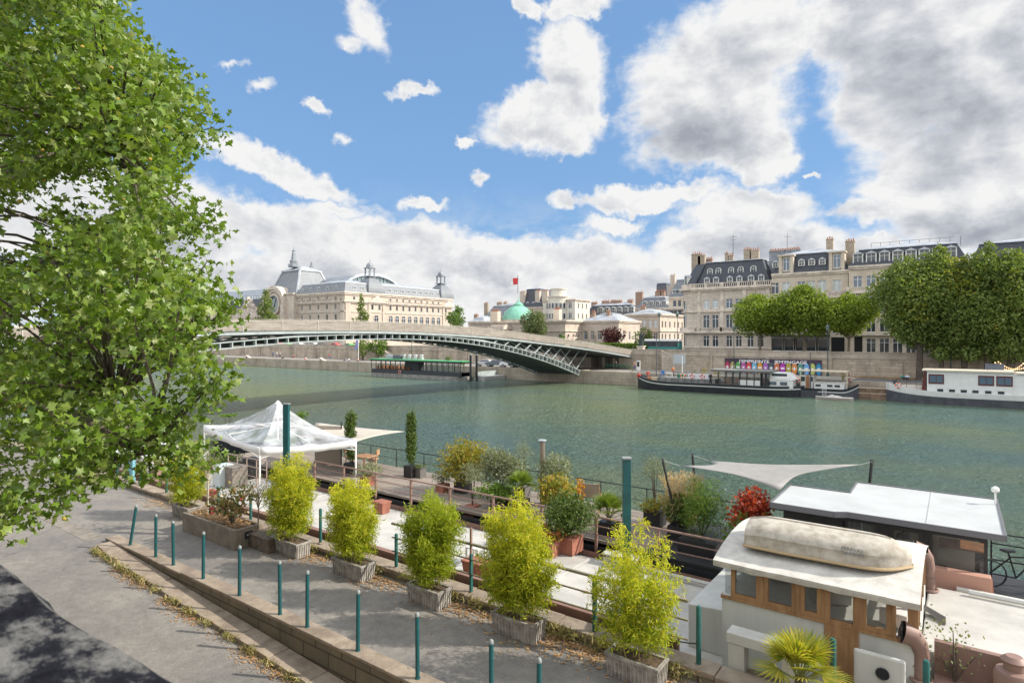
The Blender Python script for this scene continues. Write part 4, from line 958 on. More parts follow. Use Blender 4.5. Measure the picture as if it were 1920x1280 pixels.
# --- centre ----------------------------------------------------------
def centre():
 # low palace with round windows
 t = 125.0; x1 = -75.6; x0 = XT(882, t)
 rc = []
 b = block('low_palace', 'low cream stone palace with round windows at the end of the footbridge', x0, x1, t, t + 8, 12.0, [], M_LIME, M_ZINC, 12.6, 1.0, cornice=.7, courses=((9.6, .25, .3),), flat=True, side_ops=[])
 def oculus(side, u, z, r=.55):
  m2 = MB()
  if side == '-y':
   m2.torus((u, t - .05, z), r, .13, 'y', 14, 5, 0); m2.add([(u + r * cos(2 * pi * i / 14), t - .02, z + r * sin(2 * pi * i / 14)) for i in range(14)], [tuple(range(14))], 1)
  else:
   m2.torus((x1 + .05, u, z), r, .13, 'x', 14, 5, 0); m2.add([(x1 + .02, u + r * cos(2 * pi * i / 14), z + r * sin(2 * pi * i / 14)) for i in range(14)], [tuple(range(14))], 1)
  m2.build('window', [M_TRIM, M_GLASS], b)
 for p in (950, 1051): oculus('-y', XT(p, t), 8.5, .65)
 for y in (TX(1065, x1), TX(1075, x1), TX(1084.5, x1)): oculus('+x', y, 8.6, .5)
 mb = MB(); yc = TX(1076, x1); mb.box(x1 + .01, x1 + .5, yc - 1.6, yc - .9, GZ, 7.0); mb.box(x1 + .01, x1 + .5, yc + .9, yc + 1.6, GZ, 7.0)
 for i in range(8):
  a, c_ = pi * i / 8, pi * (i + 1) / 8; mb.bar((x1 + .4, yc + 1.5 * cos(a), 7 + 1.1 * sin(a)), (x1 + .4, yc + 1.5 * cos(c_), 7 + 1.1 * sin(c_)), .8, .35)
 mb.build('portal', M_TRIM, b)
 mb = MB(); xr = XT(946, 137)                        # rotunda drum & lower wings
 mb.box(XT(932, t), XT(958, t), t - 2.5, t - .01, GZ, 11.4)
 for p in (934, 938, 942, 956): mb.cyl((XT(p, t), t - 3.0), .35, GZ, 10.2, 8)
 mb.box(XT(931, t), XT(960, t), t - 3.6, t - .02, 10.21, 10.9); mb.build('colonnade', M_TRIM, b)
 dx, dy = XT(972, 141), 141.0
 d = thing('copper_dome', 'round pale green copper dome behind the low palace', 'dome', (dx, dy, 11.5))
 mb = MB(); mb.lathe((dx, dy, 0), [(4.9, GZ), (4.9, 12.6), (5.2, 12.7), (5.2, 13.1)], 24); mb.build('drum', M_LIME, d)
 mb = MB(); mb.lathe((dx, dy, 0), [(4.7, 13.1), (4.45, 14.2), (3.9, 15.2), (3.1, 16.1), (2.1, 16.8), (1.3, 17.15), (1.5, 17.3), (1.4, 17.6), (.7, 18.0), (.2, 18.5), (.05, 19.6)], 24)
 mb.build('shell', M_COPPER, d, smooth=True)
 # chimney block + pale plain mass
 # apartment with flag and slate roofs
 t = 172.0; x0, x1 = XT(908, t), XT(966, t)
 cols = spaced(x0 + 1, x1 - 1, 5)
 b = block('slate_roof_house', 'long low house with bluish slate roof left of the flag', x0, x1, t, t + 12, 15.2, row(cols, 12, 1, 1.6, 'plain'), M_LIME, M_SLATEL, 19.3, 2.4, dorm=cols, dw=.9, dh=1.3)
 for p, w in ((912, 2), (937, 2.6), (948, 1.6)): chimney(b, XT(p, t + 6), t + 6, 19.5, w, .8, 2.0, M_LIME2, 3)
 t = 176.0; x0, x1 = XT(966, t), XT(1018, t); cols = spaced(x0 + 1.2, x1 - .8, 4)
 b = block('flagged_house', 'steep dark roofed house flying a red and white flag', x0, x1 - .1, t, t + 13, 18.3, row(cols, 15.2, 1.1, 1.7, 'plain'), M_LIME2, M_SLATE, 25.2, 3.0, dorm=cols, dw=1.0, dh=1.4)
 for p, w in ((981, 2.6), (1009, 2.2)): chimney(b, XT(p, t + 1.5), t + 1.5, 20.5, w, 1.2, 6.2, M_LIME, 4)
 mb = MB(); xf = XT(971, t + 3); mb.cyl((xf, t + 3), .1, 24, 30.6, 6); mb.build('flagpole', M_IRON, b)
 mb = MB(); mb.k = 0
 for i in range(3):
  for j in range(4): mb.quad((xf - 3.2 + i * 1.05, t + 3 + .2 * sin(i * 1.3 + j), 27.2 + j * .6), (xf - 3.2 + (i + 1) * 1.05, t + 3 + .2 * sin((i + 1) * 1.3 + j), 27.2 + j * .6), (xf - 3.2 + (i + 1) * 1.05, t + 3 + .2 * sin((i + 1) * 1.3 + j + 1), 27.8 + j * .6), (xf - 3.2 + i * 1.05, t + 3 + .2 * sin(i * 1.3 + j + 1), 27.8 + j * .6), 0 if i in (0, 2) and not (i == 0) else (1 if i == 0 else 0))
 mb.build('flag', [mat('flag_red', (.6, .04, .04), .7), M_WHITE], b)
 t = 174.0; x0, x1 = XT(1018, t), XT(1078, t); cols = spaced(x0 + 1, x1 - 1, 6)
 ops = row(cols, 17.6, 1.2, 2.0) + row(cols, 14.2, 1.2, 2.0)
 b = block('white_rotunda_house', 'white block with bowed terrace floors and plants on its roof', x0, x1, t, t + 10, 20.4, ops, mat('cream_render', (.62, .58, .50), .8, var=.15, vscale=.5), M_ZINC, 21, 1, flat=True, side_ops=row(spaced(t + 1, t + 9, 3), 17.6, 1, 1.8) + row(spaced(t + 1, t + 9, 3), 14.2, 1, 1.8))
 xc = XT(1046, t)
 mb = MB(); mb.lathe((xc, t + .5, 0), [(3.6, 12.5), (3.6, 21.4), (4.0, 21.5), (4.0, 21.8), (2.6, 21.81), (2.6, 24.0), (2.9, 24.1), (2.9, 24.4)], 20); bw = mb.build('bow_bay', mat('cream_render2', (.62, .58, .50), .8), b)
 for z in (14.2, 17.6):
  for k in range(-3, 4):
   a = -pi / 2 + k * .36; put_window(b, 'plain', xc + 3.66 * cos(a), t + .5 + 3.66 * sin(a), z, .95, 1.9, a + pi / 2)
 chimney(b, XT(1023, t + 3), t + 3, 20.8, 2.4, 1, 5.6, M_LIME, 4); chimney(b, XT(1057, t + 6), t + 6, 20.8, 1.4, .8, 3.8, M_LIME, 3)
 # white side house (lit) stepping down
 # low grey-roofed pavilion right of the palace
 t = 133.0; x1 = -65.5; x0 = XT(1089.5, t); cols = [XT(p, t) for p in (1098, 1111, 1124, 1137, 1150)]
 b = block('zinc_roof_wing', 'low wing with pale zinc hipped roof and three shuttered windows', x0, x1, t, t + 12, 12.0, row(cols, 7.6, 1.0, 2.2), M_LIME, M_ZINC, 14.0, 3.6, cornice=.5, zinc_h=.4, side_ops=row(spaced(t + 1, t + 11, 3), 7.6, 1, 2.0))
 for p in (1113, 1141): chimney(b, XT(p, t + 3), t + 3, 12.6, .9, .7, 2.3, M_BRICK, 2)
 # bright three-storey building behind the garden
 t = 150.0; x1 = -62.1; x0 = XT(1166, t); cols = [XT(p, t) for p in (1185, 1196, 1208, 1219, 1229)]
 sc = [TX(p, x1) for p in (1242, 1248, 1256, 1265, 1272, 1279)]
 b = block('garden_building', 'square cream building with sunlit side wall and low hipped zinc roof', x0, x1, t, t + 18, 14.0, row(cols, 10.7, 1.1, 2.0, 'slat') + row(cols, 6.9, 1.1, 2.4), M_LIME, M_ZINC, 15.0, 3.0, cornice=.6, courses=((9.7, .3, .35),), zinc_h=.9,
              side_ops=row(sc, 10.7, .9, 1.7, 'plain') + row(sc, 7.2, .9, 1.9, 'plain'))
 chimney(b, XT(1206, t + 5), t + 5, 15.0, 1.6, .8, 2.4, M_BRICK, 3)
 # slate mansard terrace behind
 t = 186.0; x0, x1 = XT(1094, t), XT(1190, t); cols = [XT(1124 + i * 11.6, t) for i in range(6)]
 b = block('mansard_terrace', 'long terrace with dark mansard and a row of pale dormers', x0, x1, t, t + 12, 15.4, [], M_LIME2, M_SLATE, 19.0, 2.2, dorm=cols, dw=1.6, dh=2.2, zinc_h=1.3)
 for p, w in ((1115, 2.6), (1136, 3.2), (1150, 2), (1160, 3), (1182, 2.2)): chimney(b, XT(p, t + 5), t + 5, 19.3, w, 1, 2.2 if p > 1120 else 1.6, M_BRICK, 4)
 t = 180.0; x0, x1 = XT(1191, t), XT(1253, t); cols = spaced(x0 + 2, x1 - .6, 4)
 b = block('blue_roof_terrace', 'terrace under a bluish zinc roof below the distant tower', x0, x1, t, t + 12, 17.0, [], M_LIME2, M_SLATEL, 20.6, 2.0, dorm=cols, dw=1.2, dh=1.7, zinc_h=1.2)
 for p, w in ((1199, 2.8), (1235, 2.4), (1243, 1.6)): chimney(b, XT(p, t + 4), t + 4, 21, w, 1, 2.6, M_BRICK, 4)
 t = 168.3; x0, x1 = XT(1236, t), XT(1300, t); cols = spaced(x0 + .8, x1 - .8, 7)
 b = block('brick_attic_house', 'house with red brick attic storey rising behind the cream building', x0, x1, t, t + 10, 16.4, [(c - .8, 14.4, 1.6, 1.6, 'plain') for c in cols], M_BRICK, M_ZINC, 17, 1, flat=True)
 t = 172.0; x0, x1 = XT(1254, t), XT(1310, t); cols = spaced(x0 + 1, x1 - 2, 4)
 b = block('grey_mansard_house', 'narrow cream house with tall grey blue mansard beside the mansion', x0, x1, t, t + 12, 19.6, row(cols, 17.1, 1.1, 1.9, 'plain'), M_LIME2, M_SLATEL, 25.0, 1.8, dorm=cols, dw=1.3, dh=1.8)
 chimney(b, XT(1262, t + 4), t + 4, 24.8, 1.6, 1, 3.0, M_LIME, 2)
 # far left low roofs behind the palace
 t = 160.0; x0, x1 = XT(878, t), XT(908, t); b = block('small_grey_house', 'small low grey roofed house between the round tree and the slate roofs', x0, x1, t, t + 9, 13.2, row(spaced(x0 + 1, x1 - 1, 4), 11.3, 1.2, 1.3, 'plain'), M_LIME, M_ZINC, 14.6, 1.5)
 chimney(b, XT(893, t + 3), t + 3, 14.6, 1.8, .8, 2, M_BRICK, 3)
 t = 134.0; b = thing('chimney_stack', 'broad pale chimney stack with a row of red pots left of the copper dome', 'chimney', (XT(925, t), t, 12)); mb = MB(); a, c_ = XT(919, t), XT(933, t)
 mb.box(a, c_, t, t + 1.4, GZ, 15.4); mb.build('stack', M_LIME2, b); mb = MB()
 for i in range(8): mb.cyl((a + (c_ - a) * (i + .5) / 8, t + .7), .12, 15.41, 16.0, 6)
 mb.build('chimney_pot', M_TERRA, b)
 t = 134.0; b = thing('chimney_stack', 'broad pale chimney stack with red pots right of the copper dome', 'chimney', (XT(1043, t), t, 12)); mb = MB(); a, c_ = XT(1037, t), XT(1048, t)
 mb.box(a, c_, t, t + 1.4, GZ, 15.4); mb.build('stack', M_LIME2, b); mb = MB()
 for i in range(6): mb.cyl((a + (c_ - a) * (i + .5) / 6, t + .7), .12, 15.41, 16.0, 6)
 mb.build('chimney_pot', M_TERRA, b)
 # distant tower
 Y = 2300.0
 def cw(px): X = (px - 960) / F * Y; return CS * X - SN * Y, SN * X + CS * Y
 tx, ty = cw(1244); tw = thing('skyscraper', 'lone dark glass tower far behind the rooftops', 'skyscraper', (tx, ty, 0))
 mb = MB(); w2 = 31.0
 pts = [cw(1229), cw(1240)]
 a = Vector(pts[0]); c0 = Vector(pts[1]); d_ = (c0 - a); 
 x0_, x1_ = tx - 26, tx + 26; mb.box(tx - 27, tx + 12, ty - 2, ty + 46, 0, 204); mb.box(tx - 25, tx + 10, ty, ty + 44, 204.1, 209); mb.build('shaft', mat('tower_glass', (.055, .065, .10), .35), tw)
 mb = MB()
 for i in range(20): mb.box(tx + 12.05, tx + 12.9, ty - 1 + i * 2.4, ty - .2 + i * 2.4, 0, 200)
 for i in range(16): mb.box(tx - 26 + i * 2.4, tx - 25.6 + i * 2.4, ty - 2.6, ty - 2.05, 0, 200)
 mb.build('mullion', mat('tower_mullion', (.30, .28, .27), .6), tw)
centre()
# ------------------------------------------------------------------ far boats
M_HULLK = mat('black_hull', (.022, .025, .032), .45, var=.3, vscale=1.5)
M_HULLG = mat('grey_hull', (.075, .08, .095), .5, var=.3, vscale=1.2)
M_STRAKE = mat('white_strake', (.66, .66, .64), .5)
M_DECKG = mat('grey_deck', (.20, .20, .195), .8, var=.25, vscale=1)
M_BWHITE = mat('boat_white', (.68, .68, .66), .45, var=.08, vscale=2)
M_ORANGE = mat('lifebuoy_orange', (.75, .10, .03), .5)
M_RUST = mat('rusty_hull', (.24, .16, .11), .85, var=.4, vscale=1.5, col2=(.10, .065, .045))
M_WOOD = mat('varnished_wood', (.30, .13, .05), .5, var=.3, vscale=6)
M_REDFR = mat('dark_red_frame', (.10, .018, .015), .5)
M_CLEAR = glassmat('clear_glazing', (.25, .28, .28), .05, .22)
def hull_secs(x0, x1, yc, hw, zd, n=36, bow0=0.0, bow1=0.0, sheer0=0.0, sheer1=0.0, p=2.2):
 """stations along x: (x, halfwidth, deck z)"""
 out = []
 for i in range(n + 1):
  u = i / n; w = 1.0
  if bow0 and u < bow0: w = 1 - ((bow0 - u) / bow0) ** p
  if bow1 and u > 1 - bow1: w = min(w, 1 - ((u - 1 + bow1) / bow1) ** p)
  z = zd + (sheer0 * ((1 - u / .25) ** 2) if u < .25 else 0) + (sheer1 * (((u - .75) / .25) ** 2) if u > .75 else 0)
  out.append((x0 + (x1 - x0) * u, hw * max(.03, w), z))
 return out
def hull(mb, secs, yc, zf0, zf1, flare=.12, k=0, over=0.0):
 """strip of hull between two height functions (fractions of the deck height; may be negative)"""
 n = len(secs); vs = []
 for x, w, z in secs:
  for s_ in (-1, 1):
   for f in (zf0, zf1):
    zz = f(z) ; q = w * (1 - flare * (1 - max(0, zz) / max(.1, z))) + over
    vs.append((x, yc + s_ * q, zz))
 fs = []
 for i in range(n - 1):
  a = i * 4; b = a + 4; fs += [(a, b, b + 1, a + 1), (a + 2, a + 3, b + 3, b + 2)]
 fs += [(0, 1, 3, 2), (4 * (n - 1), 4 * (n - 1) + 2, 4 * (n - 1) + 3, 4 * (n - 1) + 1)]
 if over:
  for i in range(n - 1):
   a = i * 4; b = a + 4; fs += [(a + 1, b + 1, b + 3, a + 3)] if False else []
 mb.add(vs, fs, k)
def deckplate(mb, secs, yc, f, inset=0.0, k=0):
 vs = []
 for x, w, z in secs: vs += [(x, yc - max(.01, w - inset), f(z)), (x, yc + max(.01, w - inset), f(z))]
 n = len(secs); mb.add(vs, [(2 * i, 2 * i + 2, 2 * i + 3, 2 * i + 1) for i in range(n - 1)], k)
def lifebuoy(label, x, y, z, axis='y', group=None):
 t = thing('lifebuoy', label, 'lifebuoy', (x, y, z), 0, group); mb = MB(); mb.torus((0, 0, 0), .30, .075, axis, 16, 6); r = mb.build('ring', M_ORANGE, t, local=True)
 mb = MB()
 for i in range(4):
  a = pi / 4 + i * pi / 2; mb.cbox((.3 * cos(a), 0, .3 * sin(a)), .12, .17, .17, 0, 0, 0, -a)
 mb.build('band', M_WHITE, t, local=True)
GB = 'lifebuoys hung on the far boats'

# --- long black barge with a glazed saloon ----------------------------
def barge_a():
 x0, x1 = XT(1184, 90.4), XT(1502, 90.4); yc = 92.9; hw = 2.5
 b = thing('black_barge', 'long black river barge with white stripe and flat-roofed glass saloon', 'barge', ((x0 + x1) / 2, yc, 0))
 secs = hull_secs(x0, x1, yc, hw, 1.35, 40, .16, .12, .85, .15)
 mb = MB(); hull(mb, secs, yc, lambda z: -.5, lambda z: z); deckplate(mb, secs, yc, lambda z: z - .12); mb.build('hull', M_HULLK, b)
 mb = MB(); hull(mb, secs, yc, lambda z: z - .42, lambda z: z - .27, over=.05); mb.build('stripe', M_STRAKE, b)
 mb = MB(); hull(mb, secs, yc, lambda z: z - .02, lambda z: z + .1, over=.03); mb.build('gunwale', M_HULLG, b)
 mb = MB(); xh0, xh1 = XT(1232, 91), XT(1340, 91); mb.box(xh0, xh1, yc - 1.9, yc + 1.9, 1.2, 2.0); mb.build('hold_coaming', M_DECKG, b)
 xs, xe = XT(1347, 90.8), XT(1442, 90.8); z0, z1 = 1.25, 3.45
 mb = MB(); mb.box(xs - 1.2, xe + .4, yc - 2.4, yc + 2.3, z1, z1 + .1); mb.box(xs - 1.1, xe + .3, yc - 2.3, yc + 2.2, z1 - .16, z1 - .002); roof = mb.build('saloon_roof', M_DECKG, b)
 mb = MB(); mb.box(xs, XT(1405, 90.8), yc - 2.05, yc + 2.0, z0, z0 + .12); mb.box(XT(1385, 90.8), XT(1425, 90.8), yc - 2.06, yc - 1.95, z0, 2.15, 1)
 sal = mb.build('saloon_floor', [M_WOOD, M_BWHITE], b)
 mb = MB(); xs_ = [xs + (xe - xs) * i / 7 for i in range(8)]
 for x in xs_:
  for y in (yc - 2.1, yc + 1.9): mb.box(x - .05, x + .05, y - .05, y + .05, z0, z1 - .16)
 for x in (XT(1428, 90.8), XT(1436, 90.8)): mb.box(x - .16, x + .16, yc - 2.15, yc - 1.9, z0, z1 - .16)
 mb.build('window_post', M_IRON, b)
 mb = MB(); mb.quad((xs, yc - 2.02, z0 + .1), (xe, yc - 2.02, z0 + .1), (xe, yc - 2.02, z1 - .16), (xs, yc - 2.02, z1 - .16)); mb.build('saloon_glass', M_CLEAR, b); mb = MB(); mb.quad((xs, yc + 1.95, z0 + .1), (xe, yc + 1.95, z0 + .1), (xe, yc + 1.95, z1 - .16), (xs, yc + 1.95, z1 - .16)); mb.build('saloon_glass', M_CLEAR, b)
 mb = MB(); rnd = random.Random(8)
 for i in range(5):
  x = xs + 1 + i * 1.3; mb.cyl((x, yc), .35, 2.0, 2.05, 8); mb.cyl((x, yc), .04, 1.37, 2.0, 5)
  for s_ in (-1, 1): mb.box(x - .2, x + .2, yc + s_ * .7 - .2, yc + s_ * .7 + .2, 1.75, 1.8); mb.box(x - .2, x + .2, yc + s_ * .9 - .02, yc + s_ * .9 + .02, 1.8, 2.3)
 mb.build('saloon_furniture', M_WOOD, b)
 xw0, xw1 = XT(1442, 90.8), XT(1486, 90.8); mb = MB(); mb.box(xw0, xw1, yc - 2.0, yc + 1.9, 1.2, 2.35); mb.box(xw0 - .1, xw1 + .2, yc - 2.1, yc + 2.0, 2.352, 2.45); wh = mb.build('aft_cabin', M_BWHITE, b, bevel=.03)
 for p in (1449, 1469):
  x = XT(p, 90.8); mb = MB(); mb.box(x - .45, x + .45, yc - 2.05, yc - 2.0, 1.65, 2.1, 0); mb.box(x - .36, x + .36, yc - 2.07, yc - 2.051, 1.72, 2.03, 1); mb.build('window', [M_IRON, M_GLASSB], wh)
 mb = MB()                                               # second raised white wheel house
 x = XT(1462, 91.5); mb.add([(x - 2.2, yc - 1.2, 2.45), (x + 2.4, yc - 1.2, 2.45), (x + 1.0, yc - 1.2, 3.35), (x - 1.4, yc - 1.2, 3.35), (x - 2.2, yc + 1.2, 2.45), (x + 2.4, yc + 1.2, 2.45), (x + 1.0, yc + 1.2, 3.35), (x - 1.4, yc + 1.2, 3.35)],
                               [(0, 1, 2, 3), (7, 6, 5, 4), (0, 4, 5, 1), (1, 5, 6, 2), (2, 6, 7, 3), (3, 7, 4, 0)]); mb.build('wheelhouse', M_BWHITE, b, bevel=.08)
 mb = MB(); mb.box(x - 1.1, x + .9, yc - 1.23, yc - 1.21, 2.85, 3.2); mb.build('windscreen', M_GLASS, b)
 mb = MB(); xm = XT(1224, 91.5); mb.cyl((xm, yc), .09, 1.6, 9.2, 8, .06); mb.build('mast', M_HULLG, b)
 mb = MB(); xm2 = XT(1273, 91.5); mb.cyl((xm2, yc), .07, 1.6, 5.4, 8, .05); mb.build('flag_mast', M_WHITE, b)
 mb = MB()
 for k in range(9): 
  x = xh0 + .4 + k * (xh1 - xh0 - .8) / 8; mb.cyl((x, yc - 2.0), .025, 1.3, 2.9, 5)
 mb.bar((xh0 + .4, yc - 2.0, 2.9), (xh1 - .4, yc - 2.0, 2.9), .03); mb.bar((xh0 + .4, yc - 2.0, 2.45), (xh1 - .4, yc - 2.0, 2.45), .03); mb.build('railing', M_IRON, b)
 rnd = random.Random(2); cols = [mat('dk_%s' % n, c, .7) for n, c in (('blue', (.08, .2, .45)), ('cream', (.6, .5, .35)), ('orangey', (.6, .25, .1)), ('whitey', (.7, .7, .7)), ('greeny', (.05, .25, .15)), ('redd', (.45, .06, .04)))]
 names = [('deck_chair', 'blue folding chair on the bow of the black barge', 'chair', 0, 1240), ('storage_box', 'cream coloured box on the foredeck of the black barge', 'box', 1, 1226), ('flower_tub', 'orange tub on the foredeck of the black barge near the mast', 'tub', 2, 1216),
             ('deck_table', 'white table on the foredeck of the black barge', 'table', 3, 1252), ('green_crate', 'green crate behind the white mast of the black barge', 'crate', 4, 1275), ('gas_bottle', 'red bottle at the very bow of the black barge', 'bottle', 5, 1196)]
 for n_, l_, c_, ci, p in names:
  x = XT(p, 92.0); z = 1.35 if p < 1232 else 2.0
  if p < 1215: z = 1.75
  t = thing(n_, l_, c_, (x, 92.4, z)); mb = MB()
  if c_ == 'chair':
   mb.box(x - .28, x + .28, 92.1, 92.65, z + .42, z + .48); mb.box(x - .28, x + .28, 92.62, 92.68, z + .48, z + 1.05)
   for sx in (-.25, .25):
    for sy in (92.13, 92.62): mb.box(x + sx - .02, x + sx + .02, sy - .02, sy + .02, z, z + .42)
  elif c_ == 'table':
   mb.box(x - .6, x + .6, 92.0, 92.8, z + .7, z + .75)
   for sx in (-.5, .5):
    for sy in (92.1, 92.7): mb.box(x + sx - .03, x + sx + .03, sy - .03, sy + .03, z, z + .7)
  elif c_ in ('tub', 'bottle'): mb.lathe((x, 92.4, z), [(.22, 0), (.3, .1), (.33, .5), (.3, .55), (.12, .62), (.1, .8)] if c_ == 'bottle' else [(.28, 0), (.38, .5), (.42, .52), (.42, .58), (.3, .58)], 10)
  else: mb.box(x - .5, x + .5, 92.1, 92.7, z, z + .5); mb.box(x - .53, x + .53, 92.07, 92.73, z + .505, z + .57)
  mb.build({'chair': 'seat', 'table': 'table_top', 'tub': 'pot', 'bottle': 'cylinder_body', 'box': 'box_body', 'crate': 'box_body'}[c_], cols[ci], t)
 mb = MB(); x0_, x1_ = XT(1290, 91), XT(1333, 91)
 for i in range(10):
  a = x0_ + (x1_ - x0_) * i / 10; c_ = x0_ + (x1_ - x0_) * (i + 1) / 10; mb.quad((a, yc - 2.02 - .02 * (i % 2), 2.0), (c_, yc - 2.02 - .02 * ((i + 1) % 2), 2.0), (c_, yc - 2.02 - .02 * ((i + 1) % 2), 2.85), (a, yc - 2.02 - .02 * (i % 2), 2.85))
 mb.build('tarpaulin', mat('pale_tarp', (.62, .62, .66), .7), b)
 for p, l in ((1280, 'orange lifebuoy beside the green crate on the black barge'), (1298, 'orange lifebuoy on the left part of the white tarpaulin'), (1317, 'orange lifebuoy on the right part of the white tarpaulin')): lifebuoy(l, XT(p, 90.8), 90.78, 2.45, 'y', GB)
barge_a()

def barge_b():
 x0, x1 = XT(1494, 93), XT(1606, 92.2); yc = 94.3; hw = 2.1
 b = thing('small_barge', 'shorter dark barge with white cabin, tan awning and varnished door', 'barge', ((x0 + x1) / 2, yc, 0))
 secs = hull_secs(x0, x1, yc, hw, 1.25, 24, .05, .3, .1, .75)
 mb = MB(); hull(mb, secs, yc, lambda z: -.5, lambda z: z); deckplate(mb, secs, yc, lambda z: z - .12); mb.build('hull', M_HULLG, b)
 mb = MB(); s2 = secs[9:]; hull(mb, s2, yc, lambda z: z - .44, lambda z: z - .32, over=.04); mb.build('stripe', M_STRAKE, b)
 mb = MB(); hull(mb, secs, yc, lambda z: z - .26, lambda z: z + .06, over=.025); mb.build('gunwale', M_HULLK, b)
 y = yc - 1.5; mb = MB(); mb.box(XT(1526, y), XT(1583, y), y, yc + 1.5, 1.1, 2.05); mb.box(XT(1525, y), XT(1585, y), y - .1, yc + 1.6, 2.053, 2.13); cb = mb.build('cabin', M_BWHITE, b)
 for p in (1534, 1556, 1570):
  x = XT(p, y); mb = MB(); mb.box(x - .42, x + .42, y - .05, y - .003, 1.5, 1.92, 0); mb.box(x - .34, x + .34, y - .07, y - .051, 1.56, 1.86, 1); mb.build('window', [M_WHITE, M_GLASS], cb)
 mb = MB(); xa, xb = XT(1500, y), XT(1524, y); mb.box(xa, xb, y + .1, yc + 1.2, 1.1, 3.0); wh = mb.build('wheelhouse', M_BWHITE, b)
 mb = MB(); mb.box(XT(1510.5, y), XT(1517, y), y + .03, y + .099, 1.2, 2.95); mb.build('door', M_WOOD, wh)
 mb = MB(); mb.box(XT(1501, y), XT(1509, y), y + .05, y + .098, 2.2, 2.85); mb.box(XT(1519, y), XT(1524, y), y + .05, y + .098, 2.2, 2.85); mb.build('window', M_GLASS, wh)
 mb = MB(); mb.box(XT(1500, y) - .2, XT(1588, y), y - .2, yc + 1.6, 3.62, 3.7)
 for p in (1501, 1520, 1588):
  for yy in (y - .1, yc + 1.5): mb.cyl((XT(p, yy if yy < yc else y), yy), .05, 1.2, 3.62, 6)
 mb.build('awning', mat('tan_awning', (.60, .50, .36), .8), b)
 mb = MB(); xm = XT(1520, y); mb.cyl((xm, y - .2), .09, 1.2, 6.3, 8, .05); mb.build('mast', M_HULLG, b)
 mb = MB()
 for i in range(6):
  x = XT(1542, y - .8); mb.bar((x, y - .75, .2 + i * .22), (x + .45, y - .75, .2 + i * .22), .04)
 mb.bar((x, y - .75, .1), (x, y - .75, 1.5), .04); mb.bar((x + .45, y - .75, .1), (x + .45, y - .75, 1.5), .04); mb.build('ladder', M_WHITE, b)
 lifebuoy('orange lifebuoy at the white wheelhouse of the shorter barge', XT(1495, 92.3), 92.3, 2.4, 'y', GB)
 # bare red shrub at the bow
 t = thing('tender', 'pale covered dinghy floating beside the shorter barge', 'dinghy', (XT(1562, 91), 91, 0)); xa, xb = XT(1529, 91), XT(1601, 91)
 sc = hull_secs(xa, xb, 91, .75, .32, 18, .35, .12); mb = MB(); hull(mb, sc, 91, lambda z: -.2, lambda z: z, .3); mb.build('hull', mat('tender_hull', (.40, .34, .30), .6), t)
 mb = MB(); vs = []; n = len(sc)
 for i, (x, w, z) in enumerate(sc):
  h = .33 + .30 * max(0, sin(pi * min(1, max(0, (i - 5) / 8)))) * (1 if i < 9 else .6) + .1
  vs += [(x, 91 - w * .95, .33), (x, 91, h), (x, 91 + w * .95, .33)]
 mb.add(vs, [f for i in range(n - 1) for f in ((3 * i, 3 * i + 3, 3 * i + 4, 3 * i + 1), (3 * i + 1, 3 * i + 4, 3 * i + 5, 3 * i + 2))]); mb.build('cover', mat('grey_cover', (.38, .37, .35), .8), t)
 # rusty pontoon
 xa, xb = XT(1600, 94.6), XT(1668, 94.6)
 p = thing('rusty_pontoon', 'rusty brown work pontoon moored between the two barges and the houseboat', 'pontoon', ((xa + xb) / 2, 95.2, 0))
 mb = MB(); mb.prism([(xa + .6, 94.4), (xb - .2, 94.4), (xb, 96.4), (xa, 96.4)], -.4, 1.45); mb.build('hull', M_RUST, p)
 mb = MB(); mb.box(xa + .5, xb, 94.32, 94.5, 1.453, 1.6); mb.box(xa + .5, xb, 94.35, 94.399, .75, .85); mb.build('rim', mat('rusty_rim', (.50, .40, .30), .8), p)
barge_b()

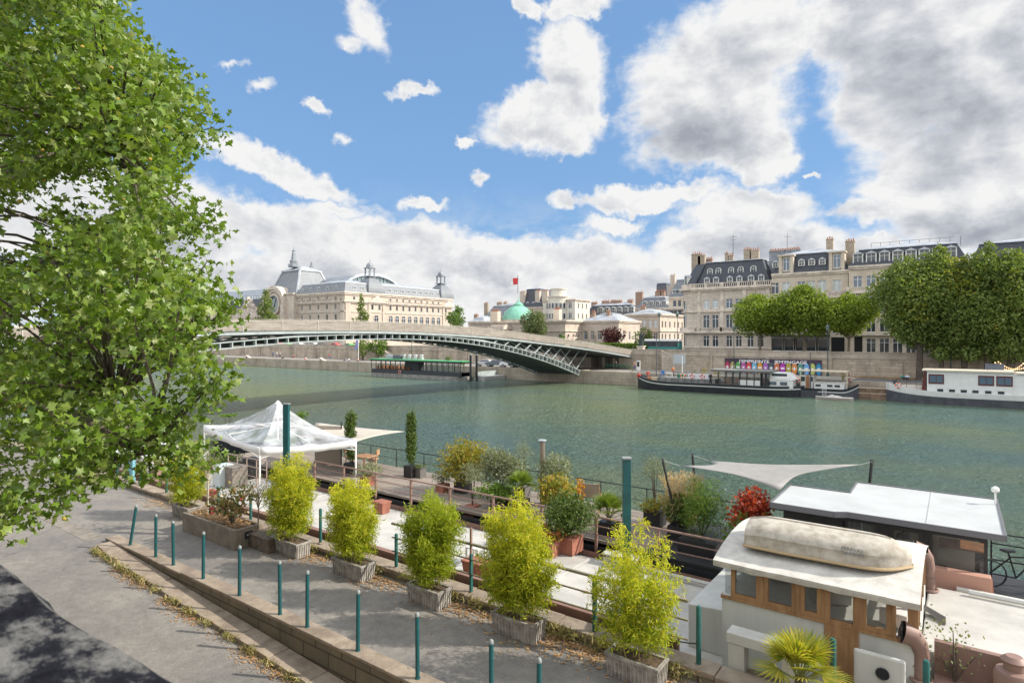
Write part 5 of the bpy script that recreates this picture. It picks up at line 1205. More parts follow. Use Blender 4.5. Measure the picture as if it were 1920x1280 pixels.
def houseboat():
 x0, x1 = XT(1661, 93.6), 22.0; yc = 94.2; hw = 2.2
 b = thing('white_houseboat', 'long white houseboat with dark red window frames and grey hull', 'houseboat', (x0 + 12, yc, 0))
 secs = hull_secs(x0, x1, yc, hw, 1.5, 44, .14, 0, .9, 0)
 mb = MB(); hull(mb, secs, yc, lambda z: -.5, lambda z: z * .62); mb.build('hull', M_HULLG, b)
 mb = MB(); hull(mb, secs, yc, lambda z: z * .62, lambda z: z + .05, over=.03); deckplate(mb, secs, yc, lambda z: z - .15); mb.build('bulwark', M_BWHITE, b)
 y = yc - 1.75; xa, xb = XT(1738, y), XT(1901, y)
 mb = MB(); mb.box(xa, xb, y, yc + 1.7, 1.3, 4.15); mb.box(xb + .003, x1 - 1, y + .1, yc + 1.6, 1.3, 4.0); cab = mb.build('cabin', M_BWHITE, b)
 mb = MB(); mb.box(xa - .5, xb + .1, y - .35, yc + 2.0, 4.155, 4.32); mb.box(xb + .3, x1, y - .2, yc + 1.9, 4.05, 4.2); mb.build('roof', mat('cream_roof', (.62, .55, .44), .7), b)
 for p0, p1, nm in ((1741, 1770, 2), (1834, 1864, 2), (1868, 1899, 2)):
  u0, u1 = XT(p0, y), XT(p1, y); mb = MB(); mb.box(u0, u1, y - .05, y - .003, 2.55, 3.75, 0); w = (u1 - u0 - .3) / 2
  mb.box(u0 + .12, u0 + .12 + w, y - .07, y - .051, 2.72, 3.58, 1); mb.box(u1 - .12 - w, u1 - .12, y - .07, y - .051, 2.72, 3.58, 1); mb.build('window', [M_REDFR, M_GLASSB], cab)
 for p in (1763, 1785, 1807, 1829, 1853, 1877):
  x = XT(p, y); mb = MB(); mb.box(x - .3, x + .3, y - .04, y - .003, 1.62, 1.95); mb.build('porthole', M_GLASS, cab)
 mb = MB(); mb.add([(xa - .6, y + .1, 1.4), (xa - .1, y + .1, 1.4), (xa - .05, y + .1, 4.1), (xa - .3, y + .1, 4.1), (xa - .6, yc + 1.5, 1.4), (xa - .1, yc + 1.5, 1.4), (xa - .05, yc + 1.5, 4.1), (xa - .3, yc + 1.5, 4.1)], [(0, 1, 2, 3), (7, 6, 5, 4), (0, 4, 5, 1), (1, 5, 6, 2), (2, 6, 7, 3), (3, 7, 4, 0)]); mb.build('front_screen', M_REDFR, cab)
 mb = MB(); xs = XT(1847, 94.5); xe = XT(1883, 94.5); mb.box(xs, xe, 94.4, 94.6, 4.4, 5.05); mb.box(xs - .05, xe + .05, 94.35, 94.65, 5.053, 5.12)
 mb.box(xs + .2, xs + .25, 94.45, 94.5, 4.32, 4.4); mb.build('solar_panel', mat('grey_blue_panel', (.10, .115, .15), .4), b)
 mb = MB(); hk = [(XT(1700, 93), 93.2), (XT(1716, 93), 93.2)]
 mb.box(XT(1692, 93.4), XT(1732, 93.4), 93.6, 95.2, 1.4, 2.15); mb.build('fore_locker', mat('cream_box', (.62, .57, .5), .7), b, bevel=.1)
 mb = MB(); 
 for p in (1664, 1680, 1700, 1718, 1734): mb.cyl((XT(p, 93.2), 93.0 if p > 1690 else 93.9), .025, 1.5, 2.75, 5)
 mb.bar((XT(1680, 93.2), 93.6, 2.5), (XT(1734, 93.2), 92.9, 2.45), .03); mb.build('railing', M_IRON, b)
 mb = MB(); xw = XT(1677, 94); mb.lathe((xw, 94.2, 1.9), [(.35, 0), (.35, .3), (.15, .35), (.15, .6), (.3, .65), (.3, .9)], 10); mb.build('windlass', M_HULLG, b)
 lifebuoy('orange lifebuoy on the bow of the white houseboat', XT(1684, 92.9), 92.75, 2.15, 'y', GB)
houseboat()

def restaurant():
 x0, x1 = XT(693, 86.8), XT(866, 87.2); y0, y1 = 87.0, 90.4
 b = thing('restaurant_barge', 'glazed restaurant barge with bright green roof edge below the footbridge', 'barge', ((x0 + x1) / 2, 90, 0))
 mb = MB(); mb.prism([(x0 - .3, y0 + .6), (x0 + .4, y0), (x1 - 1.5, y0), (x1 + .3, y0 + 1.3), (x1 + .3, y1), (x0 - .3, y1)], -.4, .75); mb.build('hull', mat('concrete_hull', (.26, .25, .23), .85, var=.3, vscale=1), b)
 mb = MB(); mb.box(x0, x1 - .4, y0 + .25, y1 - .2, .76, 1.55); mb.build('lower_panel', mat('charcoal', (.035, .04, .045), .6), b)
 mb = MB(); mb.box(x0 - .3, x1 - .2, y0 - .1, y1, 3.55, 3.72); mb.build('roof', mat('green_roof', (.09, .36, .15), .5), b)
 mb = MB(); mb.box(x0 - .1, x1 - .4, y0 + .1, y1 - .1, 3.3, 3.548); mb.build('fascia', M_IRON, b)
 n = 17
 for i in range(n + 1):
  x = x0 + .05 + (x1 - .5 - x0) * i / n
  for q in (y0 + .2, y1 - .4): mb = MB(); mb.box(x - .05, x + .05, q, q + .1, 1.555, 3.3); mb.build('post', M_IRON, b)
 mb = MB(); xm = x0 + (x1 - x0) * .62
 mb.quad((xm, y0 + .33, 1.56), (x1 - .5, y0 + .33, 1.56), (x1 - .5, y0 + .33, 3.3), (xm, y0 + .33, 3.3)); mb.build('glazing', glassmat('saloon_glazing', (.10, .13, .13), .06, .6), b)
 mb = MB(); mb.box(x0 + 9, x0 + 13, 88.4, 90, 1.56, 3.29); mb.build('bar_counter', mat('charcoal', (.035, .04, .045), .6), b)
 mb = MB(); mb.box(x1 - .9, x1 - .4, y0 + .5, y1 - .5, .8, 1.5); mb.build('end_panel', M_HULLK, b)
 mb = MB()
 for i in range(9):
  x = x0 + 1 + i * 1.15
  for yy in (87.9, 89.6): mb.cyl((x, yy), .35, 1.95, 2.0, 8); mb.cyl((x, yy), .04, 1.0, 1.95, 5); mb.box(x + .42, x + .47, yy - .2, yy + .2, 1.4, 2.35)
 mb.build('dining_furniture', M_WOOD, b)
 mb = MB(); xa = XT(733, 90); mb.box(xa, xa + 2.2, 88.5, 90.1, 3.73, 4.5); mb.build('roof_unit', mat('grey_unit', (.38, .41, .44), .5), b, bevel=.05)
 mb = MB(); mb.box(xa + 2.4, xa + 4.6, 88.3, 90.2, 3.73, 4.55); mb.build('roof_unit', mat('dark_unit', (.10, .11, .125), .5), b, bevel=.05)
 rnd = random.Random(9)
 for i in range(7):
  mb = MB(); x = xa + 5.2 + i * .85; mb.lathe((x, 89 + (i % 2) * .5, 3.73), [(.3, 0), (.3, .5), (.12, .6), (.12, .75), (.34, .78), (.2, .98)], 8); mb.build('roof_vent', mat('pale_vent', (.52, .54, .53), .5), b)
 lifebuoy('orange lifebuoy on the side of the green-roofed restaurant barge', XT(748, 86.9), y0 - .02 + .15, 1.15, 'y', GB)
 for i, p in enumerate((876.5, 881.5)):
  mb = MB(); x = XT(p, 88); t = thing('mooring_pile', ['dark steel mooring pile against the end of the restaurant barge', 'outer dark mooring pile right of the restaurant barge'][i], 'mooring pile', (x + .6, 88.4, -1), 0, 'piles at the restaurant barge'); mb.cyl((x + .6, 88.2 + i), .22, -1, 4.9, 10); mb.build('shaft', M_HULLK, t); mb = MB(); mb.cyl((x + .6, 88.2 + i), .26, 4.9, 5.05, 10); mb.build('cap', M_STEEL, t)
 t = thing('gangway', 'short grey gangway pontoon between restaurant barge and quay', 'pontoon', (x1 + 2, 92, 0)); mb = MB(); mb.box(x1 + 1.2, x1 + 3.4, 89.8, 96.4, -.3, .8); mb.build('float', mat('pale_concrete', (.42, .42, .40), .8), t)
 mb = MB(); mb.box(x1 + 1.3, x1 + 1.35, 89.9, 96.4, .8, 1.7); mb.build('railing', M_STEEL, t)
restaurant()

# ------------------------------------------------------------------ cars and people on the far quay
def make_car(col, label):
 t = thing('parked_car', label, 'car', (0, 0, 0), 0, 'cars parked on the far quay')
 prof = [(-2.1, .35), (-2.15, .75), (-2.05, .95), (-1.2, 1.02), (-.55, 1.42), (.75, 1.46), (1.5, 1.05), (2.05, .92), (2.15, .7), (2.1, .35)]
 mb = MB(); n = len(prof); W = .86
 def wd(z): return W if z < 1.0 else W - (z - 1.0) * .35
 vs = [(x, -wd(z), z) for x, z in prof] + [(x, wd(z), z) for x, z in prof]
 mb.add(vs, [tuple(range(n)), tuple(range(2 * n - 1, n - 1, -1))] + [(i, n + i, n + (i + 1) % n, (i + 1) % n) for i in range(n)])
 mb.build('body', col, t, local=True, bevel=.04)
 for s_ in (-1, 1):
  mb = MB(); y = s_ * (W - .02)
  mb.add([(-1.05, y + s_ * .03, 1.06), (1.3, y + s_ * .03, 1.06), (.68, y * .86 + s_ * .03, 1.38), (-.5, y * .86 + s_ * .03, 1.36)], [(0, 1, 2, 3) if s_ < 0 else (3, 2, 1, 0)]); mb.build('side_window', M_GLASS, t, local=True)
  mb = MB(); mb.box(-2.17, -2.1, s_ * .5 - .15, s_ * .5 + .15, .68, .85); mb.build('headlight', M_WHITE, t, local=True)
 mb = MB(); mb.add([(-1.16, -.72, 1.06), (-1.16, .72, 1.06), (-.6, .62, 1.4), (-.6, -.62, 1.4)], [(0, 3, 2, 1)]); mb.build('windscreen', M_GLASS, t, local=True)
 for x in (-1.35, 1.35):
  for s_ in (-1, 1):
   mb = MB(); mb.tube([(x, s_ * .66, .33), (x, s_ * .88, .33)], .33, 14); w = mb.build('wheel', M_IRON, t, local=True); mb = MB(); mb.tube([(x, s_ * .88, .33), (x, s_ * .89, .33)], .19, 10); mb.build('rim', M_ZINC, w, local=True)
 return t
for p, c, l in ((925, ('car_silver', (.50, .51, .53)), 'silver parked car leftmost of the four under the footbridge'), (944, ('car_slate', (.14, .17, .21)), 'slate blue parked car between the silver and white ones'), (960, ('car_white', (.72, .72, .72)), 'white parked car third from left under the footbridge'), (975, ('car_dark', (.05, .065, .085)), 'dark blue parked car nearest the arch foot')):
 pass
cars = [(910, ('car_silver', (.55, .56, .58)), 'silver parked car leftmost of the four under the footbridge'), (930, ('car_slate', (.14, .17, .21)), 'slate blue parked car between the silver and white ones'), (957, ('car_white', (.74, .74, .74)), 'white parked car third from left under the footbridge'), (974, ('car_dark', (.04, .055, .075)), 'dark blue parked car nearest the arch foot')]
for p, (cn, cc), l in cars:
 t = make_car(mat(cn, cc, .3, coat=.6), l); x, y = G(p, 691, 2.16); t.location = (XT(p, 100), 100.0, 2.16); t.rotation_euler = (0, 0, R(20))

for i in range(9):
 px = 470 + i * 22 + (i % 3) * 4; cn, cc = [('car_silver', (.5, .5, .5)), ('car_red', (.45, .03, .03)), ('car_white', (.7, .7, .7)), ('car_black', (.02, .02, .02)), ('car_green', (.10, .40, .10))][(i * 3) % 5]
 t = make_car(mat(cn, cc, .3, coat=.6), '%s small car above the embankment wall under the footbridge, %s from the left' % (cn[4:], 'first second third fourth fifth sixth seventh eighth ninth'.split()[i])); t.location = (XT(px, 114 + (i % 2) * 4), 114 + (i % 2) * 4, 4.99); t['group'] = 'traffic above the wall under the footbridge'; t.name = 'car'
def person_mesh(pose, seed):
 if pose == 'stand':
  J = {'pel': (0, 0, .95), 'ch': (0, 0, 1.32), 'nk': (0, 0, 1.5), 'hd': (0, -.02, 1.66), 'ls': (-.2, 0, 1.42), 'rs': (.2, 0, 1.42), 'le': (-.25, .02, 1.13), 're': (.25, .02, 1.13), 'lh': (-.24, -.08, .88), 'rh': (.24, -.08, .88), 'lk': (-.1, -.02, .5), 'rk': (.12, .02, .5), 'lf': (-.1, .02, .07), 'rf': (.13, .05, .07), 'lt': (-.1, -.13, .04), 'rt': (.13, -.1, .04)}
 elif pose == 'walk':
  J = {'pel': (0, 0, .94), 'ch': (0, -.03, 1.31), 'nk': (0, -.04, 1.49), 'hd': (0, -.07, 1.65), 'ls': (-.2, -.03, 1.41), 'rs': (.2, -.03, 1.41), 'le': (-.24, .12, 1.15), 're': (.24, -.14, 1.15), 'lh': (-.23, .1, .9), 'rh': (.22, -.3, .98), 'lk': (-.1, -.16, .52), 'rk': (.1, .1, .5), 'lf': (-.1, -.25, .07), 'rf': (.1, .32, .14), 'lt': (-.1, -.4, .05), 'rt': (.1, .2, .05)}
 else:
  J = {'pel': (0, 0, .12), 'ch': (0, .05, .5), 'nk': (0, .03, .68), 'hd': (0, 0, .84), 'ls': (-.2, .05, .6), 'rs': (.2, .05, .6), 'le': (-.27, -.05, .36), 're': (.27, -.05, .36), 'lh': (-.15, -.28, .38), 'rh': (.15, -.28, .38), 'lk': (-.13, -.38, .42), 'rk': (.13, -.4, .38), 'lf': (-.13, -.62, .06), 'rf': (.15, -.66, .06), 'lt': (-.13, -.76, .05), 'rt': (.15, -.8, .05)}
 E = [('pel', 'ch'), ('ch', 'nk'), ('nk', 'hd'), ('ch', 'ls'), ('ch', 'rs'), ('ls', 'le'), ('le', 'lh'), ('rs', 're'), ('re', 'rh'), ('pel', 'lk'), ('lk', 'lf'), ('lf', 'lt'), ('pel', 'rk'), ('rk', 'rf'), ('rf', 'rt')]
 rad = {'pel': .15, 'ch': .155, 'nk': .06, 'hd': .105, 'ls': .075, 'rs': .075, 'le': .048, 're': .048, 'lh': .035, 'rh': .035, 'lk': .065, 'rk': .065, 'lf': .045, 'rf': .045, 'lt': .035, 'rt': .035}
 ks = list(J); me = bpy.data.meshes.new('body'); me.from_pydata([J[k] for k in ks], [(ks.index(a), ks.index(b)) for a, b in E], [])
 o = bpy.data.objects.new('tmp', me); C.objects.link(o); m = o.modifiers.new('s', 'SKIN')
 for i, k in enumerate(ks): me.skin_vertices[0].data[i].radius = (rad[k], rad[k]); me.skin_vertices[0].data[i].use_root = (k == 'pel')
 sb = o.modifiers.new('ss', 'SUBSURF'); sb.levels = 1; sb.render_levels = 1
 dg = bpy.context.evaluated_depsgraph_get(); dg.update(); out = bpy.data.meshes.new_from_object(o.evaluated_get(dg)); bpy.data.objects.remove(o)
 hp = J['hd'][2]; sh = J['ls'][2]; pz_ = J['pel'][2]; out.materials.clear()
 idx = []
 for p in out.polygons:
  c = p.center
  if c.z > hp + .04 or (c.z > hp - .05 and c.y > J['hd'][1] + .03): k = 3
  elif c.z > J['nk'][2] - .02: k = 0
  elif (abs(c.x) > .17 and c.z < J['le'][2] - .12 and pose != 'sit'): k = 0
  elif c.z > pz_ - .02 and (pose != 'sit' or c.y > -.2): k = 1
  else: k = 2
  idx.append(k)
 return out, idx
SKIN = mat('skin', (.50, .30, .21), .6); HAIR = mat('dark_hair', (.03, .02, .015), .7)
PM = {}
def person(label, x, y, z, rz, pose, shirt, trouser, group='people on the far quay', s=1.0):
 if pose not in PM: PM[pose] = person_mesh(pose, 1)
 me, idx = PM[pose]; me = me.copy(); me.materials.clear()
 for m in (SKIN, mat('cloth_%d_%d_%d' % tuple(int(c * 100) for c in shirt), shirt, .85), mat('cloth_%d_%d_%d' % tuple(int(c * 100) for c in trouser), trouser, .85), HAIR): me.materials.append(m)
 me.polygons.foreach_set('material_index', idx); me.polygons.foreach_set('use_smooth', [True] * len(idx))
 o = bpy.data.objects.new('person', me); C.objects.link(o); o.location = (x, y, z); o.rotation_euler = (0, 0, rz); o.scale = (s,) * 3
 return tag(o, label, 'person', group)
W_, K_, B_, R_ = (.65, .63, .6), (.03, .03, .035), (.08, .14, .3), (.5, .07, .06)
def far(px, yy): return XT(px, yy), yy
PPL = [(462, 98.0, 'sit', W_, K_, 'person in white sitting near the left diagonal plank'), (512, 104.5, 'stand', B_, K_, 'person in blue standing at the left of the group by the wall'), (519, 105, 'stand', W_, B_, 'person in white top in the middle of the group by the wall'), (525, 104.3, 'walk', (.3, .3, .3), K_, 'person in grey walking right of the group by the wall'),
       (531, 97.6, 'sit', K_, K_, 'person in black sitting on the quay edge'), (551, 104, 'sit', R_, K_, 'person in red sitting back from the quay edge'), (573, 97.6, 'sit', W_, R_, 'person in white sitting by the water with red trousers'), (618, 104, 'walk', R_, B_, 'person in red walking near the wall'),
       (648, 98.4, 'sit', (.3, .32, .35), K_, 'person in grey sitting left of two near the flagpole'), (654, 98.4, 'sit', W_, K_, 'person in white sitting right of two near the flagpole'), (671, 98.2, 'sit', (.4, .2, .15), K_, 'person in brown sitting at the foot of the flagpole'),
       (1215, 92.6, 'stand', R_, (.2, .2, .25), 'person in red standing on the foredeck of the black barge'), (1262, 93.4, 'stand', (.45, .18, .08), K_, 'person in orange brown standing on the black barge near the white mast'), (1334, 91.4, 'stand', K_, K_, 'person in black leaning near the glass saloon of the black barge'),
       (1155, 103, 'walk', K_, K_, 'person in black walking on the quay right of the footbridge arch'), (1190, 104, 'stand', (.5, .3, .2), B_, 'person in tan standing on the quay left of the black barge bow'), (1701, 104.5, 'sit', (.55, .6, .7), K_, 'person in pale blue sitting on the verge near the houseboat'), (1692, 104.5, 'sit', (.1, .3, .25), K_, 'person in green sitting on the verge near the houseboat')]
for px, yy, pose, sh, tr, lab in PPL:
 x, y = far(px, yy); z = 2.165 if yy > 96.4 else (1.25 if px < 1220 else 2.0)
 if px in (1334,): z = 1.25; y = 90.9
 if px == 1262: z = 2.0
 person(lab, x, y, z, R(20 + (px * 37) % 90 - 45), pose, sh, tr)
for i, (px, lab) in enumerate(((468, 'left pale diagonal plank bench on the far quay'), (607, 'right pale diagonal plank bench on the far quay'))):
 x, y = far(px, 98); t = thing('plank_bench', lab, 'bench', (x, y, 2.16), 0, 'sloping plank benches on the quay edge'); mb = MB(); mb.add([(x - 1.6, y - .2, 2.9), (x + 2.2, y - 1.5, 2.28), (x + 2.4, y - .9, 2.28), (x - 1.4, y + .5, 2.9), (x - 1.6, y - .2, 2.75), (x + 2.2, y - 1.5, 2.17), (x + 2.4, y - .9, 2.17), (x - 1.4, y + .5, 2.75)], [(0, 1, 2, 3), (7, 6, 5, 4), (0, 4, 5, 1), (1, 5, 6, 2), (2, 6, 7, 3), (3, 7, 4, 0)])
 mb.build('seat', mat('pale_boards', (.62, .57, .48), .8), t); mb = MB(); mb.box(x - 1.5, x - 1.3, y - .1, y + .3, 2.16, 2.78); mb.build('leg', M_WOOD, t)

# banner flag
x, y = far(672, 98.8); t = thing('feather_flag', 'tall pale pole with a lilac banner on the far quay', 'flag', (x, y, 2.16)); mb = MB(); mb.cyl((x, y), .07, 2.16, 9.0, 8); mb.build('pole', M_WHITE, t)
mb = MB(); mb.add([(x - .1, y, 8.8), (x - .35, y - .1, 8.7), (x - 1.3, y - .2, 5.2), (x - 1.0, y + .1, 4.9), (x - .1, y, 6.2)], [(0, 1, 2, 3, 4)]); mb.build('banner', mat('lilac_cloth', (.30, .30, .58), .8), t)

# poster with lettering on the wall
def poster():
 y = 108.0; x0, x1 = XT(1359, y), XT(1541, y); z1 = ZA(671, x0, y); z0 = ZA(697, x0, y) - .1
 t = thing('banner_sign', 'long colourful banner lettered in white on the embankment wall', 'banner', ((x0 + x1) / 2, y, z0))
 mb = MB(); mb.box(x0, x1, y - .02, y + .02, z0, z1); mb.build('backing', mat('banner_dark', (.045, .03, .05), .6), t)
 cols = [(.38, .03, .09), (.42, .35, .15), (.10, .33, .09), (.42, .10, .32), (.60, .05, .05), (.17, .42, .62), (.62, .30, .03), (.33, .12, .42), (.06, .10, .12), (.58, .16, .05), (.42, .03, .38), (.40, .34, .05), (.62, .24, .06), (.08, .26, .20), (.14, .36, .66), (.42, .50, .14), (.02, .22, .42)]
 n = len(cols); w = (x1 - x0) / n; h = z1 - z0; rnd = random.Random(3)
 for i, c in enumerate(cols):
  m = mat('banner_colour_%02d' % i, c, .6); cx = x0 + w * (i + .5); mb = MB(); rr = w * .46; cz = z0 + h * .40
  mb.add([(cx + rr * cos(2 * pi * k / 16), y - .03, cz + h * .38 * sin(2 * pi * k / 16)) for k in range(16)], [tuple(range(16))]); mb.box(cx - w * .2, cx + w * .2, y - .028, y - .022, z0 + .02, z0 + h * .12); p = mb.build('coloured_panel', m, t)
  mb = MB(); q = h * .11; k = i % 4
  if k == 0: mb.box(cx - q, cx + q, y - .045, y - .035, cz - q * .3, cz + q * .3); mb.box(cx - q * .3, cx + q * .3, y - .046, y - .035, cz - q, cz + q)
  elif k == 1: mb.add([(cx - q, y - .045, cz - q), (cx + q, y - .045, cz), (cx - q * .4, y - .045, cz + q)], [(0, 1, 2)])
  elif k == 2: mb.box(cx - q, cx + q, y - .045, y - .035, cz - q * .6, cz + q * .6)
  else: mb.add([(cx + q * (1 if j % 2 else .45) * cos(pi * j / 5), y - .045, cz + q * (1 if j % 2 else .45) * sin(pi * j / 5)) for j in range(10)], [tuple(range(10))])
  mb.build('emblem', M_WHITE, p)
 for txt, pa, pb in (("J'EMPREINTE", 1385, 1442.5), ("JEM'ENGAGE", 1451.5, 1513)):
  cu = bpy.data.curves.new('lettering', 'FONT'); cu.body = txt; cu.size = 1; cu.extrude = .01; cu.offset = .012
  o = bpy.data.objects.new('lettering', cu); C.objects.link(o); dg = bpy.context.evaluated_depsgraph_get(); dg.update()
  me = bpy.data.meshes.new_from_object(o.evaluated_get(dg)); bpy.data.objects.remove(o)
  xs = [v.co.x for v in me.vertices]; ys = [v.co.y for v in me.vertices]; a, b = XT(pa, y), XT(pb, y); hh = h * .27
  for v in me.vertices:
   u = (v.co.x - min(xs)) / (max(xs) - min(xs)); q = (v.co.y - min(ys)) / (max(ys) - min(ys)); v.co = Vector((a + (b - a) * u, y - .05 - v.co.z, z1 - h * .08 - hh + hh * q)) - t.location
  me.materials.append(mat('lettering_white', (.85, .85, .87), .5)); o = bpy.data.objects.new('lettering', me); C.objects.link(o); setparent(o, t)
poster()

# info panel, posts, lamps, statue, kiosk, coach
x, y = far(1274, 104.5); t = thing('info_panel', 'blank grey information panel on the quay behind the black barge', 'panel', (x, y, 2.16)); mb = MB(); mb.box(x - 1.1, x + 1.1, y - .05, y + .05, 3.6, 5.3); mb.build('board', mat('grey_board', (.42, .46, .48), .6), t); mb = MB(); mb.box(x - .9, x - .8, y - .04, y + .04, 2.16, 3.598); mb.box(x + .8, x + .9, y - .04, y + .04, 2.16, 3.598); mb.build('post', M_STEEL, t)
x, y = far(1197, 104.0); t = thing('totem_sign', 'small white framed totem sign on the quay left of the black barge', 'sign', (x, y, 2.16)); mb = MB(); mb.box(x - .35, x + .35, y - .06, y + .06, 2.16, 4.0); mb.build('frame', M_WHITE, t); mb = MB(); mb.box(x - .24, x + .24, y - .08, y - .061, 2.9, 3.8); mb.build('panel', M_IRON, t)
M_LAMPG = mat('lamp_post_green', (.02, .07, .06), .5)
def lamp():
 t = thing('street_lamp', 'x', 'street lamp', (0, 0, 0), 0, 'green lamp posts along the embankment'); mb = MB(); mb.lathe((0, 0, 0), [(.2, 0), (.2, .4), (.1, .6), (.07, 1.2), (.06, 5.6), (.05, 7.2)], 8); mb.build('post', M_LAMPG, t, local=True)
 mb = MB(); mb.lathe((0, 0, 7.2), [(.08, 0), (.25, .1), (.33, .6), (.36, .65), (.12, .95), (.03, 1.1)], 8); mb.build('lantern', mat('lamp_glass', (.12, .16, .14), .3), t, local=True); return t
lp = lamp(); first = True
for p, yy, zz, l in ((1376, 107.4, 2.16, 'green lamp post on the quay at the left end of the lettered banner'), (1552, 107.4, 2.16, 'green lamp post on the quay right of the lettered banner'), (1783, 106.9, 2.16, 'green lamp post on the quay among the tall trees at right'), (772, 107.4, 2.16, 'green lamp post on the quay behind the restaurant barge'), (1236, 112.5, GZ, 'green lamp post by the statue above the wall'), (1270, 113, GZ, 'green lamp post at the mansion corner above the wall')):
 o = lp if first else copy_tree(lp); first = False; o.location = (XT(p, yy), yy, zz); o['label'] = l
# statue
x, y = far(1202, 111.5); t = thing('statue', 'dark bronze standing statue above the embankment wall', 'statue', (x, y, GZ))
mb = MB(); mb.box(x - .6, x + .6, y - .5, y + .5, GZ, 6.4); mb.box(x - .75, x + .75, y - .65, y + .65, 6.402, 6.6); mb.build('plinth', M_TRIMD, t)
me, idx = PM.get('stand') or person_mesh('stand', 0); me = me.copy(); me.materials.clear(); me.materials.append(mat('bronze', (.03, .045, .045), .5, metal=.4)); me.polygons.foreach_set('material_index', [0] * len(me.polygons)); me.transform(Matrix.Scale(1.55, 4)); o = bpy.data.objects.new('figure', me); C.objects.link(o); setparent(o, t); o.location = (0, 0, 1.66)
mb = MB(); mb.lathe((x, y + .05, 6.6), [(.55, 0), (.5, .6), (.36, 1.4), (.40, 2.1), (.16, 2.3)], 10); mb.build('coat', mat('bronze', (.03, .045, .045)), t, smooth=True)
# coach
x, y = far(1243, 116); t = thing('coach', 'teal and white bus crossing above the embankment stair', 'bus', (x, y, GZ)); mb = MB(); mb.box(x - 3.6, x + 3.6, y - 1.2, y + 1.2, GZ + .4, GZ + 2.2); mb.build('body', mat('teal_body', (.03, .20, .19), .4), t, bevel=.1)
mb = MB(); mb.box(x - 3.5, x + 3.5, y - 1.15, y + 1.15, GZ + 2.5, GZ + 2.95); mb.build('roof', M_WHITE, t, bevel=.12); mb = MB(); mb.box(x - 3.55, x + 3.55, y - 1.22, y + 1.22, GZ + 1.5, GZ + 2.499); mb.build('window', M_GLASS, t)
for sx in (-2.3, 2.3):
 for sy in (-1.1, 1.1): mb = MB(); mb.tube([(x + sx, y + sy - .1, GZ + .45), (x + sx, y + sy + .12, GZ + .45)], .45, 12); mb.build('wheel', M_IRON, t)
# bicycles dock / green railings under the bridge end
mb = None
def bikedock(px, i):
 x, y = far(px, 106.3); t = thing('parked_bicycle', 'green hire bicycle number %s from the arch foot' % ['one', 'two', 'three', 'four', 'five', 'six', 'seven', 'eight'][i], 'bicycle', (x, y, 2.16), 0, 'hire bicycles docked under the bridge end')
 mb = MB(); mb.torus((x - .5, y, 2.5), .32, .03, 'y', 14, 5); mb.build('wheel', M_IRON, t); mb = MB(); mb.torus((x + .5, y, 2.5), .32, .03, 'y', 14, 5); mb.build('wheel', M_IRON, t)
 mb = MB(); mb.bar((x - .5, y, 2.5), (x - .1, y, 3.0), .05); mb.bar((x - .1, y, 2.9), (x + .35, y, 2.9), .05); mb.bar((x + .5, y, 2.5), (x + .32, y, 3.2), .05); mb.bar((x - .1, y, 2.5), (x + .3, y, 2.85), .06); mb.bar((x + .3, y - .25, 3.2), (x + .3, y + .25, 3.2), .04); mb.box(x - .2, x, y - .07, y + .07, 3.02, 3.1); mb.build('frame', mat('bike_green', (.06, .28, .16), .5), t)
for i in range(8): bikedock(1136 + i * 6, i)
# festoon lights at the right
t = thing('string_lights', 'sagging string of warm bulbs between the trees at the right edge', 'string lights', (XT(1890, 101), 101, 4.5)); mb = MB(); m2 = MB()
for k, (pa, pb, za, zb, sag) in enumerate(((1866, 1922, 678, 676, 15), (1872, 1935, 677, 680, 12))):
 pts = []
 for i in range(17):
  u = i / 16; px = pa + (pb - pa) * u; py = za + (zb - za) * u + sag * 4 * u * (1 - u); yy = 101 + k * .7; xx = XT(px, yy); pts.append((xx, yy, ZA(py, xx, yy)))
  m2.lathe((pts[-1][0], pts[-1][1], pts[-1][2] - .2), [(.03, 0), (.08, .06), (.06, .14), (.02, .18)], 6)
 mb.tube(pts, .02, 4)
mb.build('cable', M_IRON, t)
bm_ = bpy.data.materials.new('bulb'); bm_.use_nodes = True; bb = bm_.node_tree.nodes['Principled BSDF']; bb.inputs['Base Color'].default_value = (.9, .6, .35, 1); bb.inputs['Emission Color'].default_value = (1, .62, .3, 1); bb.inputs['Emission Strength'].default_value = 1.0
m2.build('bulb', bm_, t)
tag(t.children[1] if len(t.children) > 1 else t)
# garden wall, hedge panels behind the embankment
M_HEDGEPAN = None
# ------------------------------------------------------------------ near quay furniture
M_TEAL = mat('teal_paint', (.006, .080, .088), .45, var=.25, vscale=5, coat=.1)
M_TEAL2 = mat('teal_paint_faded', (.015, .10, .09), .5, var=.3, vscale=4)
M_CAPG = mat('worn_cap', (.22, .24, .235), .6)
M_CONC = mat('planter_concrete', (.40, .375, .335), .92, var=.35, vscale=5, bump=.5, bscale=35, col2=(.19, .17, .15))
M_CONC2 = mat('planter_concrete_warm', (.235, .195, .15), .92, var=.35, vscale=3, bump=.5, bscale=30, col2=(.15, .125, .10))
M_SOIL = mat('soil', (.10, .065, .04), .95, var=.5, vscale=14, bump=.8, bscale=40)
M_BROWNP = mat('brown_hull_paint', (.225, .125, .095), .55, var=.15, vscale=2)
M_BROWND = mat('brown_trim', (.24, .15, .12), .55, var=.12, vscale=2)
M_DECKW = mat('white_deck', (.46, .445, .41), .5, var=.18, vscale=1.1)
M_WALLW = mat('white_cabin_wall', (.55, .555, .52), .45, var=.06, vscale=2.2, streak=.12, col2=(.46, .455, .42))
M_PLANK = None
